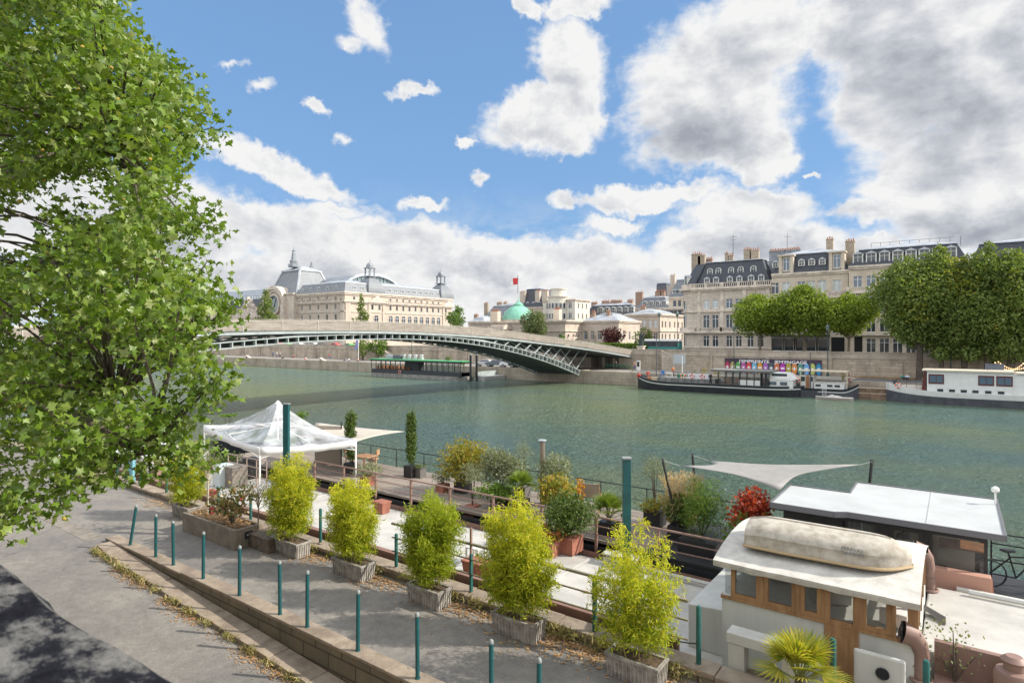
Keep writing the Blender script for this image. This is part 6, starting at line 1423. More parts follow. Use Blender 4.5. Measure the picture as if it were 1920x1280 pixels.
def bollard():
 t = thing('bollard', 'x', 'bollard', (0, 0, 0), 0, 'teal bollards on the low wall'); mb = MB(); mb.lathe((0, 0, 0), [(.05, 0), (.05, .012), (.038, .015), (.038, 1.07)], 12); mb.build('shaft', M_TEAL, t, local=True, smooth=True)
 mb = MB(); mb.lathe((0, 0, 1.07), [(.040, 0), (.042, .02), (.034, .05), (.015, .068)], 12); mb.build('cap', M_CAPG, t, local=True, smooth=True); return t
bp_ = bollard(); first = True
names = ['bollard leaning left at the far end of the low wall', 'bollard right behind the leaning one on the low wall', 'third bollard from the far end of the low wall', 'fourth bollard from the far end, beside the big concrete trough', 'fifth bollard from the far end of the low wall', 'sixth bollard from the far end, in front of the second bamboo planter', 'seventh bollard, close right neighbour of the sixth', 'eighth bollard from the far end of the low wall', 'ninth bollard, tall in the middle of the bottom foreground', 'tenth bollard with only its top above the bottom edge', 'last bollard cut off at the bottom edge, right of the tenth']
for i, (px, py) in enumerate(((244, 1025), (292, 1048), (325, 1063), (381, 1090), (449, 1121), (525, 1156), (576, 1180), (671, 1224), (783, 1275), (921, 1338), (1010, 1380))):
 o = bp_ if first else copy_tree(bp_); first = False
 x, y = G(px, py, 2.61); o.location = (XT(px, 7.5), 7.5, 2.612); o['label'] = 'teal ' + names[i]
 if i == 0: o.rotation_euler = (0, R(9), R(36))
 else: o.rotation_euler = (R((i * 7) % 3 - 1) * .6, R((i * 5) % 3 - 1) * .5, 0)
def kpost(h):
 t = thing('edge_post', 'x', 'post', (0, 0, 0), 0, 'thin teal posts along the river kerb'); mb = MB(); mb.lathe((0, 0, 0), [(.045, 0), (.045, h - .03), (.03, h)], 10); mb.build('shaft', M_TEAL2, t, local=True, smooth=True)
 mb = MB(); mb.lathe((0, 0, 0), [(.08, 0), (.075, .02), (.05, .03)], 10); mb.build('foot', M_KERB, t, local=True); return t
KP = [(135, 850, 0, 'post at the far corner of the quay under the leaves'), (163, 850, 0, 'post second from the far corner of the quay'), (194, 862, 8, 'leaning post in front of the pale barge bow'), (219, 868, 4, 'slightly leaning post left of the faded square pile'), (237, 868, 3, 'straight post just left of the faded square pile'), (261, 872, 7, 'leaning post just right of the faded square pile'),
      (312, 880, 1, 'straight post left of the first bamboo'), (409, 925, 0, 'post hidden behind the camellia shrub'), (470, 940, 0, 'post behind the concrete trough end'), (601, 953, 0, 'post between the second and third bamboo'), (743, 1000, 0, 'post left of the fourth bamboo'), (1310, 1135, 0, 'dark post right of the last bamboo'), (1562, 1196, 0, 'dark post beside the fan palm at the wooden door'), (1737, 1237, 0, 'dark post below the brown ventilator')]
kp = kpost(.98); first = True
for px, pt, lean, l in KP:
 o = kp if first else copy_tree(kp); first = False
 o.location = (XT(px, 10.6), 10.6, 2.70); o['label'] = 'thin teal ' + l; o.rotation_euler = (0, R(lean * 1.3), R(36)); o['group'] = 'thin teal posts along the river kerb'
 h = ZA(pt, o.location[0], 10.6) - 2.70; o.scale = (1, 1, max(.8, min(1.25, h / .98)))
def pile(px, ytop, label, w=.16, m=None, t=10.65, lean=0):
 x = XT(px, t); z = ZA(ytop, x, t); o = thing('mooring_post', label, 'mooring post', (x, t, 2.0), R(36), 'tall square teal mooring posts')
 mb = MB(); mb.box(-w / 2, w / 2, -w / 2, w / 2, 0, z - 2.0); mb.build('shaft', m or M_TEAL, o, local=True, bevel=.008)
 mb = MB(); mb.box(-w / 2 - .012, w / 2 + .012, -w / 2 - .012, w / 2 + .012, z - 1.998, z - 1.97); mb.build('cap', M_CAPG, o, local=True)
pile(537, 758, 'tall square teal mooring post in front of the clear canopy'); pile(1175, 860, 'tall square teal mooring post behind the last bamboo planter', .145)
pile(247, 862, 'faded blue square mooring post among the thin posts at left', .2, mat('faded_blue', (.16, .36, .42), .6, var=.3, vscale=3))

# quay railing with horizontal bars
rg = thing('quay_railing', 'low green-brown railing with three bars between the bamboo planters', 'railing', (XT(883, 10.6), 10.6, 2.7))
M_RAILB = mat('olive_rail', (.19, .165, .105), .5, var=.25, vscale=4)
xa, xb = XT(735, 10.6), XT(1290, 10.6)
for z, h in ((3.76, .045), (3.42, .028), (3.08, .028)):
 mb = MB(); mb.box(xa, xb, 10.6 - .03 if z > 3.7 else 10.585, 10.63 if z > 3.7 else 10.613, z, z + h); mb.build('bar', M_RAILB, rg)
for px, w in ((883, .05), (1115, .075)):
 x = XT(px, 10.6); mb = MB(); mb.box(x - w / 2, x + w / 2, 10.57, 10.64, 2.7, 3.758 if px > 1000 else 3.55); mb.build('post', M_TEAL2, rg)
mb = MB(); mb.box(XT(883, 10.6) - .02, XT(883, 10.6) + .02, 10.58, 10.63, 3.56, 4.15); mb.build('post_extension', M_BROWND, rg)
mb = MB(); pts = []
for i in range(13): u = i / 12; pts.append((XT(1140, 10.7) + (XT(1305, 10.7) - XT(1140, 10.7)) * u, 10.75, 3.5 - .5 * u - .25 * 4 * u * (1 - u)))
mb.tube(pts, .012, 5); mb.build('chain', M_IRON, rg)

# ------------------------------------------------------------------ white barge alongside
def barge1():
 b = thing('white_barge', 'long white-decked barge with brown gunwale and wooden wheelhouse moored at the near quay', 'barge', (-10, 13.2, 0))
 x0, x1 = -35.5, 9.0; yc = 13.3; hw = 2.25; dk = 2.12
 secs = hull_secs(x0, x1, yc, hw, dk, 60, .13, 0, .55, 0, 2.0)
 mb = MB(); hull(mb, secs, yc, lambda z: -.6, lambda z: z - .55, .05); mb.build('hull', M_HULLK, b)
 mb = MB(); hull(mb, secs, yc, lambda z: z - .55, lambda z: z + .16, .02, over=.02); mb.build('gunwale', M_BROWNP, b)
 mb = MB(); deckplate(mb, secs, yc, lambda z: z, .03); mb.build('deck', M_DECKW, b)
 mb = MB(); mb.box(-33, -4.2, 10.98, 11.08, 1.6, 2.80); mb.box(-33, -4.2, 10.96, 11.12, 2.803, 2.84); mb.build('near_bulwark', M_BROWNP, b)
 # hold covers: low raised white plates
 x = -24.6; i = 0
 while x < -6.0:
  mb = MB(); mb.box(x, x + 2.3, 11.75, 14.95, dk + .01, dk + .16); mb.box(x - .04, x + .04, 11.7, 15.0, dk + .16, dk + .19) ; mb.build('hatch_cover', M_DECKW, b, bevel=.02); x += 2.33; i += 1
 # rust spot + cables
 mb = MB(); rx, ry = G(1075, 1122, dk + .2); mb.lathe((rx, 13.0, dk + .165), [(.09, 0), (.07, .008)], 9, None, 1.8, .8); mb.build('rust_patch', mat('rust', (.42, .16, .05), .9), b)
 mb = MB(); mb.tube([(XT(1130, 15.3), 15.35, dk + .12), (XT(1340, 15.3), 15.35, dk + .12)], .05, 6); mb.build('deck_pipe', M_WALLW, b)
 # forward cabin trunk with brown sides at left
 fx0, fx1 = XT(175, 12.2), XT(286, 12.2)
 mb = MB(); mb.prism([(fx0, 12.9), (fx0 + 2, 12.0), (fx1, 12.0), (fx1, 14.7), (fx0 + 2, 14.7), (fx0, 14.1)], dk, dk + .98); mb.build('fore_cabin', M_WALLW, b, bevel=.05)
 mb = MB(); mb.box(fx1 - 1.6, fx1 + .05, 12.0, 14.6, dk + .985, dk + 1.03); mb.build('cabin_top', M_DECKW, b)
 # coaming box near the wheelhouse
 WX0, WX1, WY0, WY1 = -3.62, -.50, 11.75, 14.6
 fxa = XT(1292, 12.3)
 mb = MB(); mb.add([(fxa, 12.25, dk), (WX0, 12.25, dk), (WX0, 12.25, 3.06), (fxa, 12.25, 3.0), (fxa, 14.9, dk), (WX0, 14.9, dk), (WX0, 14.9, 3.06), (fxa, 14.9, 3.0)], [(0, 1, 2, 3), (7, 6, 5, 4), (0, 4, 5, 1), (1, 5, 6, 2), (2, 6, 7, 3), (3, 7, 4, 0)])
 mb.build('coaming', M_WALLW, b, bevel=.02)
 # --- wheelhouse
 mb = MB(); zs = 3.58
 mb.box(WX0, WX1, WY0, WY1, dk, zs); wh = mb.build('wheelhouse', M_WALLW, b, bevel=.01)
 tk = mat('teak', (.36, .205, .095), .5, var=.35, vscale=8, bump=.15, bscale=40, streak=.15, col2=(.23, .12, .055))
 zt = 4.19
 def wframe(xa, xb, kind='window'):
  mb = MB(); f = .075
  mb.box(xa, xb, WY0 - .02, WY0 + .05, zs, zs + f); mb.box(xa, xb, WY0 - .02, WY0 + .05, zt - f, zt); mb.box(xa, xa + f, WY0 - .02, WY0 + .05, zs + f, zt - f); mb.box(xb - f, xb, WY0 - .02, WY0 + .05, zs + f, zt - f)
  w = mb.build('window', tk, wh)
  mb = MB(); mb.quad((xa + f, WY0 + .02, zs + f), (xb - f, WY0 + .02, zs + f), (xb - f, WY0 + .02, zt - f), (xa + f, WY0 + .02, zt - f)); mb.build('glass', M_WGL, wh)
 global M_WGL
 M_WGL = glassmat('wheelhouse_glass', (.12, .12, .12), .05, .30, (.8, .82, .8))
 ex = [XT(p, WY0) for p in (1371, 1426, 1433, 1493, 1500, 1541)]
 for a, c in ((ex[0], ex[1]), (ex[2], ex[3]), (ex[4], ex[5]), (XT(1615, WY0), XT(1672, WY0))): wframe(a, c)
 mb = MB(); dxa, dxb = XT(1546, WY0), XT(1611, WY0); f = .09
 for a in (ex[1], ex[3], ex[5], XT(1611, WY0), XT(1672, WY0)): mb.box(a + .002, a + .06, WY0 - .03, WY0 + .06, zs, zt)
 mb.box(WX1 - .14, WX1 + .01, WY0 - .03, WY0 + .10, zs, zt); mb.box(WX0 - .015, WX1 + .015, WY0 - .035, WY0 + .08, zs - .06, zs - .002); mb.build('window_mullion', tk, wh)
 mb = MB(); mb.box(dxa, dxb, WY0 - .035, WY0 - .0, dk + .05, 3.52); mb.box(dxa, dxa + f, WY0 - .04, WY0 + .04, 3.522, zt); mb.box(dxb - f, dxb, WY0 - .04, WY0 + .04, 3.522, zt); mb.box(dxa + f, dxb - f, WY0 - .04, WY0 + .04, zt - f, zt); mb.box(dxa + f, dxb - f, WY0 - .04, WY0 + .04, 3.522, 3.62)
 mb.box(dxa + .16, dxb - .16, WY0 - .05, WY0 - .0355, dk + .25, 3.36); dr = mb.build('door', tk, wh, bevel=.008)
 mb = MB(); mb.quad((dxa + f, WY0 + .02, 3.62), (dxb - f, WY0 + .02, 3.62), (dxb - f, WY0 + .02, zt - f), (dxa + f, WY0 + .02, zt - f)); mb.build('door_glass', M_WGL, wh)
 mb = MB(); mb.cbox((dxa + .10, WY0 - .06, 3.08), .03, .04, .14); mb.build('door_handle', M_CAPG, wh)
 # other sides glazed too
 mb = MB()
 for y in (WY1 - .06,):
  for k in range(5): x = WX0 + (WX1 - WX0 - .08) * k / 4; mb.box(x, x + .08, y, y + .06, zs, zt)
  mb.box(WX0, WX1, y + .002, y + .058, zt - .07, zt)
 for x in (WX0, WX1 - .06):
  for k in range(1, 4): y = WY0 + (WY1 - WY0) * k / 4; mb.box(x, x + .06, y - .04, y + .04, zs, zt)
  mb.box(x + .002, x + .058, WY0 + .1, WY1 - .1, zt - .07, zt)
 mb.build('window_post', tk, wh)
 mb = MB(); mb.quad((WX0 + .03, WY0 + .1, zs), (WX0 + .03, WY1 - .1, zs), (WX0 + .03, WY1 - .1, zt), (WX0 + .03, WY0 + .1, zt)); mb.build('end_glass', M_WGL, wh)
 mb = MB(); mb.box(WX0 + .1, WX1 - .1, WY1 - .7, WY1 - .1, zs, zs + .1); mb.cbox((-2.9, 13, zs + .25), .35, .3, .4, .3); mb.cbox((-1.9, 12.6, zs + .15), .6, .4, .25, .5); mb.build('cabin_clutter', mat('clutter_grey', (.4, .4, .38), .7), wh)
 mb = MB(); mb.cbox((-.85, 12.2, zs + .50), .25, .2, .22, .2); mb.build('red_box', mat('clutter_red', (.5, .05, .06), .6), wh)
 mb = MB(); mb.cbox((-.85, 12.15, zs + .16), .4, .25, .22, -.1); mb.build('paper_pile', M_WHITE, wh)
 # cambered tarpaulin-covered roof
 mb = MB(); ny, nx = 12, 14; vs = []; fs = []; rnd = random.Random(6)
 X0, X1, Ya, Yb = WX0 - .10, WX1 + .04, WY0 - .22, WY1 + .3
 rows = []
 for j in range(ny + 1):
  v = j / ny; y = Ya + (Yb - Ya) * v; z = 4.27 + .26 * (1 - (2 * v - 1) ** 2)
  rows.append([(X0 + (X1 - X0) * i / nx, y, z + rnd.uniform(-.008, .008)) for i in range(nx + 1)])
 rows = [[(p[0], p[1] + .02 * sin(p[0] * 9) + .03, p[2] - .085 + .010 * sin(p[0] * 13)) for p in rows[0]]] + rows + [[(p[0], p[1], p[2] - .15) for p in rows[-1]]]
 for r_ in rows: vs += r_
 W = nx + 1
 fs = [(j * W + i, j * W + i + 1, (j + 1) * W + i + 1, (j + 1) * W + i) for j in range(len(rows) - 1) for i in range(nx)]
 n0 = len(vs); vs2 = [(p[0], p[1], p[2] - .03) for p in vs]; fs2 = [tuple(q + n0 for q in f[::-1]) for f in fs]
 # end caps
 le = [j * W for j in range(len(rows))]; ri = [j * W + nx for j in range(len(rows))]
 fs3 = [(le[j], le[j + 1], le[j + 1] + n0, le[j] + n0) for j in range(len(rows) - 1)] + [(ri[j + 1], ri[j], ri[j] + n0, ri[j + 1] + n0) for j in range(len(rows) - 1)]
 mb.add(vs + vs2, fs + fs2 + fs3); mb.build('roof', mat('cream_canvas', (.52, .50, .455), .8, var=.18, vscale=4, bump=.4, bscale=9), wh, smooth=True)
 # aft deckhouse
 mb = MB(); mb.box(WX1 + .02, 8.8, 12.25, 15.45, dk, 3.28); ad = mb.build('aft_deckhouse', M_DECKW, b, bevel=.03)
 mb = MB(); mb.box(WX1 + .5, 8.8, 15.5, 15.62, 3.0, 3.32); mb.build('aft_rim', M_WALLW, b)
 mb = MB(); mb.tube([(.2, 15.3, 3.36), (8, 15.3, 3.36)], .05, 6); mb.tube([(2.2, 15.3, 3.2), (2.2, 15.3, 3.5)], .07, 6); mb.build('handrail_pipe', M_WALLW, ad)
 mb = MB()                                               # side walk with brown coaming board
 xa = XT(1752, 12.2); mb.box(xa, 3.6, 12.12, 12.24, 2.95, 3.52); mb.box(xa, 3.6, 11.6, 12.12, 2.93, 2.99); mb.build('brown_coaming', M_BROWND, b, bevel=.01)
 mb = MB(); mb.box(XT(1690, 11.2), 8.8, 11.02, 11.12, 2.3, 2.92); mb.box(XT(1690, 11.2) , 8.8, 11.0, 11.16, 2.923, 2.97); mb.build('side_bulwark', M_BROWND, b, bevel=.01)
 mb = MB(); mb.box(XT(1690, 11.2), 8.8, 11.16, 11.6, 2.9, 2.92); mb.build('side_deck', M_DECKW, b)
 mb = MB(); bx = XT(1900, 11.9); mb.lathe((bx, 11.75, 2.95), [(.24, 0), (.25, .5), (.22, .56), (.13, .58), (.13, .7), (.17, .72), (.1, .78)], 18); mb.build('steering_post', M_BROWND, b, smooth=True)
 mb = MB(); px = XT(1655, 11.4)                           # white hatch with a dark round port
 mb.cbox((px - .05, 11.42, 2.98), .72, .08, .80, 0); pl = mb.build('hatch_panel', M_WALLW, b, bevel=.04)
 mb = MB(); mb.torus((px, 11.355, 3.10), .085, .014, 'y', 20, 8); mb.add([(px + .085 * cos(2 * pi * k / 20), 11.362, 3.10 + .085 * sin(2 * pi * k / 20)) for k in range(20)], [tuple(range(20))]); mb.build('porthole', M_HULLK, pl)
 # cowl ventilators
 for vx, vy, vz, h in ((XT(1728, 11.8), 11.8, 2.95, .42), (XT(1742, 15.2), 15.15, 3.28, .50)):
  mb = MB(); s_ = .85 if vy < 13 else .8
  pts = [(vx, vy, vz), (vx, vy, vz + h), (vx - .03, vy - .02, vz + h + .16), (vx - .12, vy - .06, vz + h + .30), (vx - .26, vy - .10, vz + h + .34)]
  mb.tube(pts, [.13 * s_, .13 * s_, .15 * s_, .19 * s_, .21 * s_], 16, cap=False)
  mb.tube([(vx - .27, vy - .10, vz + h + .34), (vx - .27 + .03, vy - .10, vz + h + .34)], [.2 * s_, .19 * s_], 16, 1)
  o = mb.build('cowl_ventilator', [M_BROWND, M_DARKBACK], b, smooth=True)
  mb = MB(); mb.torus((vx, vy, vz + h * .55), .125 * s_ + .012, .012, 'z', 18, 5); mb.build('collar', M_BROWND, o); mb = MB(); mb.torus((vx, vy, vz + .03), .15, .03, 'z', 18, 6); mb.build('base_ring', M_BROWND, o)
 # folded mop-like fender
 mb = MB(); fx, fy = XT(1722, 13.9), 13.9; rnd = random.Random(1)
 for k in range(22): a = rnd.uniform(-.5, .5); mb.tube([(fx - .15, fy + .1, 3.42), (fx + .05, fy + a * .15, 3.40), (fx + .42, fy - .25 + a * .35, 3.30)], .018, 4)
 mb.build('rope_mop', mat('grey_rope', (.17, .16, .15), .95), b)
 mb = MB(); mb.lathe((fx - .2, fy + .12, 3.29), [(.22, 0), (.24, .08), (.2, .13)], 14); mb.build('mop_bucket_lid', M_WALLW, b)
 # mushroom vent boxes / small fittings on deck
 for px, yy in ((300, 12.4),):
  x = XT(px, yy); mb = MB(); mb.box(x - .4, x + .4, yy - .3, yy + .3, dk + .02, dk + .62); mb.box(x - .48, x + .48, yy - .38, yy + .38, dk + .0, dk + .1); mb.build('deck_locker', M_BROWND, b, bevel=.01)
 mb = MB(); x = XT(180, 12.9)
 mb.torus((x + .2, 12.2, dk + .55), .16, .04, 'y', 12, 5); mb.box(x - .1, x + .6, 12.1, 12.6, dk + .2, dk + .5); mb.build('anchor_winch', M_HULLK, b)
barge1()

# dinghy upside down on the wheelhouse roof
def dinghy():
 x0, x1, yc, zb = -3.30, -.62, 12.55, 4.50
 t = thing('upturned_dinghy', 'weathered cream dinghy lying upside down on the wheelhouse roof', 'dinghy', ((x0 + x1) / 2, yc, zb), R(2.5))
 n = 26; L = x1 - x0; rows = []; prof_n = 12
 for i in range(n + 1):
  u = i / n
  w = .56 * (1 - max(0, (u - .6) / .4) ** 3.6) * (1 - .10 * max(0, (.25 - u) / .25)); w = max(w, .035)
  h = (.42 - .03 * u) * (1 - max(0, (u - .78) / .22) ** 3.2 * .5); h *= (.84 + .16 * min(1, u / .12)) 
  pr = [(-1.0, 0), (-.985, .16), (-.93, .42), (-.955, .50), (-.86, .74), (-.58, .94), (-.28, 1.0), (0, 1.07), (.28, 1.0), (.58, .94), (.86, .74), (.955, .50), (.93, .42), (.985, .16), (1.0, 0)]
  rows.append([(-L / 2 + L * u, a * w, b * h + .03) for a, b in pr])
 W = len(rows[0]); mb = MB(); vs = [p for r in rows for p in r]
 fs = [(i * W + j, i * W + j + 1, (i + 1) * W + j + 1, (i + 1) * W + j) for i in range(n) for j in range(W - 1)] + [tuple(range(W))[::-1], tuple(range(n * W, (n + 1) * W))]
 mb.add(vs, fs)
 m = mat('weathered_gelcoat', (.47, .435, .375), .85, var=.4, vscale=5, bump=.3, bscale=60, col2=(.30, .265, .21))
 o = mb.build('hull', m, t, local=True, smooth=True)
 mb = MB(); p1 = [(r[0][0], r[0][1] - .02, .02) for r in rows]; p2 = [(r[-1][0], r[-1][1] + .02, .02) for r in rows]; mb.tube(p1, .028, 6); mb.tube(p2, .028, 6); mb.tube([p1[0], p2[0]], .028, 6); mb.build('gunwale', mat('tan_rubber', (.38, .28, .16), .7), t, local=True)
 mb = MB(); mb.tube([(p[7][0], p[7][1], p[7][2] + .005) for p in rows[:-3]], .016, 5); mb.build('keel_strip', m, t, local=True)
 cu = bpy.data.curves.new('lettering', 'FONT'); cu.body = "FERRVAY\nTIRRENO"; cu.size = .085; cu.extrude = .0015; cu.space_line = .85
 q = bpy.data.objects.new('lettering', cu); C.objects.link(q); dg = bpy.context.evaluated_depsgraph_get(); dg.update(); me = bpy.data.meshes.new_from_object(q.evaluated_get(dg)); bpy.data.objects.remove(q)
 me.transform(Matrix.Translation((.30, -.525, .255)) @ Matrix.Rotation(R(62), 4, 'X')); me.materials.append(mat('faded_letters', (.14, .15, .16), .8)); q = bpy.data.objects.new('lettering', me); C.objects.link(q); setparent(q, t)
dinghy()

# white portal frame on the quay side
t = thing('white_frame', 'thick white box frame standing between kerb and wheelhouse', 'frame', (XT(1410, 10.95), 10.95, 2.6)); xa, xb = XT(1366, 10.95), XT(1500, 10.95)
mb = MB(); mb.box(xa, xa + .28, 10.9, 11.2, 2.0, 3.11); mb.build('post', M_WALLW, t, bevel=.015); mb = MB(); mb.box(xb - .28, xb, 10.9, 11.2, 2.0, 3.11); mb.build('post', M_WALLW, t, bevel=.015)
mb = MB(); mb.box(xa - .02, xb + .02, 10.88, 11.22, 3.113, 3.30); mb.build('lintel', M_WALLW, t, bevel=.015)
mb = MB(); mb.box(xa + .28, xb - .28, 10.9, 11.2, 2.3, 2.62); mb.build('threshold', M_KERB, t)
t.name = 'box_portal'; ROOT['box_portal'] = ROOT['white_frame']; t['category'] = 'portal'

# ------------------------------------------------------------------ dark boat behind, with wooden deck
def planks(name, c1, c2):
 m = bpy.data.materials.new(name); m.use_nodes = True; nt = m.node_tree; N = nt.nodes; L = nt.links; b = N['Principled BSDF']; b.inputs['Roughness'].default_value = .85
 g = N.new('ShaderNodeNewGeometry'); br = N.new('ShaderNodeTexBrick'); L.new(g.outputs['Position'], br.inputs[0]); br.inputs['Scale'].default_value = 1; br.inputs['Brick Width'].default_value = 2.6; br.inputs['Row Height'].default_value = .14; br.inputs['Mortar Size'].default_value = .008
 br.inputs['Color1'].default_value = (*c1, 1); br.inputs['Color2'].default_value = (*c2, 1); br.inputs['Mortar'].default_value = (.03, .025, .02, 1)
 n = N.new('ShaderNodeTexNoise'); n.inputs['Scale'].default_value = 2; n.inputs['Detail'].default_value = 6; mp = N.new('ShaderNodeMapping'); mp.inputs['Scale'].default_value = (.6, 8, 1); L.new(g.outputs['Position'], mp.inputs[0]); L.new(mp.outputs[0], n.inputs['Vector'])
 r = N.new('ShaderNodeMapRange'); r.inputs[3].default_value = .7; r.inputs[4].default_value = 1.25; L.new(n.outputs['Fac'], r.inputs[0]); mx = N.new('ShaderNodeMix'); mx.data_type = 'RGBA'; mx.blend_type = 'MULTIPLY'; mx.inputs[0].default_value = 1
 L.new(br.outputs[0], mx.inputs[6]); L.new(r.outputs[0], mx.inputs[7]); L.new(mx.outputs[2], b.inputs['Base Color']); return m
M_PLANK = planks('grey_deck_planks', (.30, .25, .205), (.22, .185, .155))
M_BLKC = mat('black_cabin', (.022, .022, .023), .55, var=.2, vscale=3)
DZ = 2.5
def boat2():
 b = thing('dark_houseboat', 'dark houseboat with grey plank deck, black cabin and pale flat roof', 'houseboat', (-10, 17.8, 0))
 yc = 17.75; secs = hull_secs(-34, 9, yc, 2.0, DZ - .1, 50, .12, 0, .2, 0)
 mb = MB(); hull(mb, secs, yc, lambda z: -.6, lambda z: z, .03); mb.build('hull', M_HULLK, b)
 mb = MB(); mb.box(-29.5, XT(1262, 18), 15.95, 19.45, DZ - .08, DZ); mb.build('plank_deck', M_PLANK, b)
 mb = MB(); mb.box(XT(1262, 18) + .01, 8.9, 15.85, 19.6, DZ - .45, DZ - .02); mb.build('dark_deck', M_BLKC, b)
 # cabin
 X0, X1, Y0, Y1 = -3.45, .55, 16.05, 18.95; xm = XT(1570, Y0)
 mb = MB(); mb.box(X0, xm, Y0 + .02, 17.7, DZ, 4.3); mb.box(xm + .001, xm + .16, Y0, Y1, DZ, 4.36); cab = mb.build('cabin', M_BLKC, b)
 mb = MB(); mb.box(xm + .16, X1, Y0, Y0 + .08, DZ, 3.0); mb.box(xm + .16, X1, Y0 + .001, Y0 + .08, 4.28, 4.37); mb.box(X1 - .1, X1, Y0 + .08, Y1, DZ, 3.0); mb.box(X1 - .1, X1, Y0 + .08, Y1, 4.28, 4.37); mb.box(X1 - .1, X1, Y1 - .12, Y1, 3.0, 4.28); mb.box(xm + .16, X1 - .1, Y1 - .08, Y1, DZ, 3.2); mb.box(xm + .16, X1 - .1, Y1 - .08, Y1, 4.2, 4.37); mb.box(-1, -.9, Y1 - .08, Y1, 3.2, 4.2); mb.build('cabin_frame', M_BLKC, b)
 d0, d1 = XT(1667, Y0), XT(1732, Y0)
 wgl = glassmat('cabin_glass', (.10, .11, .11), .04, .35, (.8, .8, .8))
 for a, c in ((XT(1574, Y0), XT(1648, Y0)), (XT(1742, Y0), XT(1852, Y0))):
  mb = MB(); f = .06
  mb.box(a, c, Y0 - .03, Y0 + .03, 3.5, 3.5 + f); mb.box(a, c, Y0 - .02, Y0 + .02, DZ, 3.498); mb.box(a, c, Y0 - .03, Y0 + .03, 4.27 - f, 4.27); mb.box(a, a + f, Y0 - .03, Y0 + .03, 3.5 + f, 4.27 - f); mb.box(c - f, c, Y0 - .03, Y0 + .03, 3.5 + f, 4.27 - f); w = mb.build('window', M_BLKC, b)
  mb = MB(); mb.quad((a + f, Y0, 3.5 + f), (c - f, Y0, 3.5 + f), (c - f, Y0, 4.27 - f), (a + f, Y0, 4.27 - f)); mb.build('glass', wgl, w)
 mb = MB(); f = .09; mb.box(d0, d1, Y0 - .04, Y0 + .03, DZ, 3.3); mb.box(d0, d0 + f, Y0 - .04, Y0 + .03, 3.3, 4.27); mb.box(d1 - f, d1, Y0 - .04, Y0 + .03, 3.3, 4.27); mb.box(d0 + f, d1 - f, Y0 - .04, Y0 + .03, 4.18, 4.27); dr = mb.build('door', M_BLKC, b)
 mb = MB(); mb.quad((d0 + f, Y0, 3.3), (d1 - f, Y0, 3.3), (d1 - f, Y0, 4.18), (d0 + f, Y0, 4.18)); mb.build('door_glass', wgl, dr)
 mb = MB(); mb.box(XT(1648, Y0), d0, Y0 - .01, Y0 + .06, DZ, 4.3); mb.box(d1, XT(1742, Y0), Y0 - .01, Y0 + .06, DZ, 4.3); mb.build('cabin_post', M_BLKC, b)
 mb = MB(); mb.box(xm + .3, X1 - .2, 18.0, 18.6, DZ, 3.95);  mb.build('kitchen_units', mat('kitchen_cream', (.50, .43, .33), .6), b)
 mb = MB(); mb.box(XT(1760, 17), XT(1850, 17), 16.9, 17.6, 3.72, 3.76); mb.build('inside_table', M_WOOD, b)
 mb = MB()                                              # hanging lamp in the doorway
 lx = XT(1695, 16.8); mb.lathe((lx, 16.8, 3.82), [(.16, 0), (.12, .09), (.03, .14), (.012, .4)], 12); mb.build('lamp_shade', M_BLKC, b)
 mb = MB(); a = XT(1590, 16.6); 
 for k in range(5): mb.add([(a + k * .11, 16.5 + .03 * (k % 2), 3.1), (a + k * .11 + .1, 16.5 - .03 * (k % 2), 3.1), (a + k * .1 + .09, 16.5, 4.2), (a + k * .1, 16.5, 4.2)], [(0, 1, 2, 3)])
 mb.build('curtain', mat('grey_curtain', (.5, .5, .48), .9), b)
 # roofs
 mrf = mat('pale_roof_sheet', (.44, .455, .45), .45, var=.10, vscale=1.2)
 mb = MB(); zr = 4.40; P = [(X0 - .18, 15.55), (xm + .0, 15.55), (xm + .25, 15.72), (X1 + .25, 15.72), (X1 + .25, 19.15), (xm + .05, 19.15), (xm + .05, 17.75), (X0 - .18, 17.75)]
 mb.prism(P, zr, zr + .07); rf = mb.build('flat_roof', mrf, b)
 mb = MB()
 for i in range(len(P)):
  a, c = P[i], P[(i + 1) % len(P)]; mb.bar((a[0], a[1], zr + .03), (c[0], c[1], zr + .03), .045, .13)
 mb.build('roof_edge', mat('roof_edge_grey', (.12, .12, .13), .5), rf)
 mb = MB(); mb.box(XT(1740, 17), XT(1740, 17) + .02, 15.75, 19.1, zr + .07, zr + .082); mb.build('roof_seam', mat('seam_grey', (.42, .43, .43), .5), rf)
 mb = MB(); vx = X1 + .2; mb.cyl((vx, 18.6), .02, zr + .07, zr + .4, 6); mb.lathe((vx, 18.6, zr + .36), [(.05, 0), (.08, .03), (.08, .10), (.03, .14)], 10); mb.build('camera_vent', M_WHITE, rf)
 # planter panel under the big window
 mb = MB(); mb.box(XT(1750, 15.9), XT(1858, 15.9), 15.70, 15.95, 2.9, 3.58); mb.build('window_box', mat('salmon_board', (.45, .25, .185), .7), b, bevel=.01)
 mb = MB(); mb.add([(XT(1858, 15.8), 15.75, 2.5), (XT(1858, 15.8) + .1, 15.75, 2.5), (XT(1850, 15.8) + .1, 15.95, 3.5), (XT(1850, 15.8), 15.95, 3.5)], [(0, 1, 2, 3)]); mb.build('corner_board', mat('salmon_board', (.45, .25, .185)), b)
 # wall lamp pair
 for p in (1523, 1541):
  x = XT(p, Y0 - .1); mb = MB(); mb.cyl((x, Y0 - .1), .05, 3.72, 3.9, 8, .04); mb.cyl((x, Y0 - .1), .07, 3.90, 3.93, 8); mb.bar((x, Y0 - .1, 3.73), (XT(1532, Y0), Y0, 3.65), .02); mb.build('wall_lamp', M_CAPG, b)
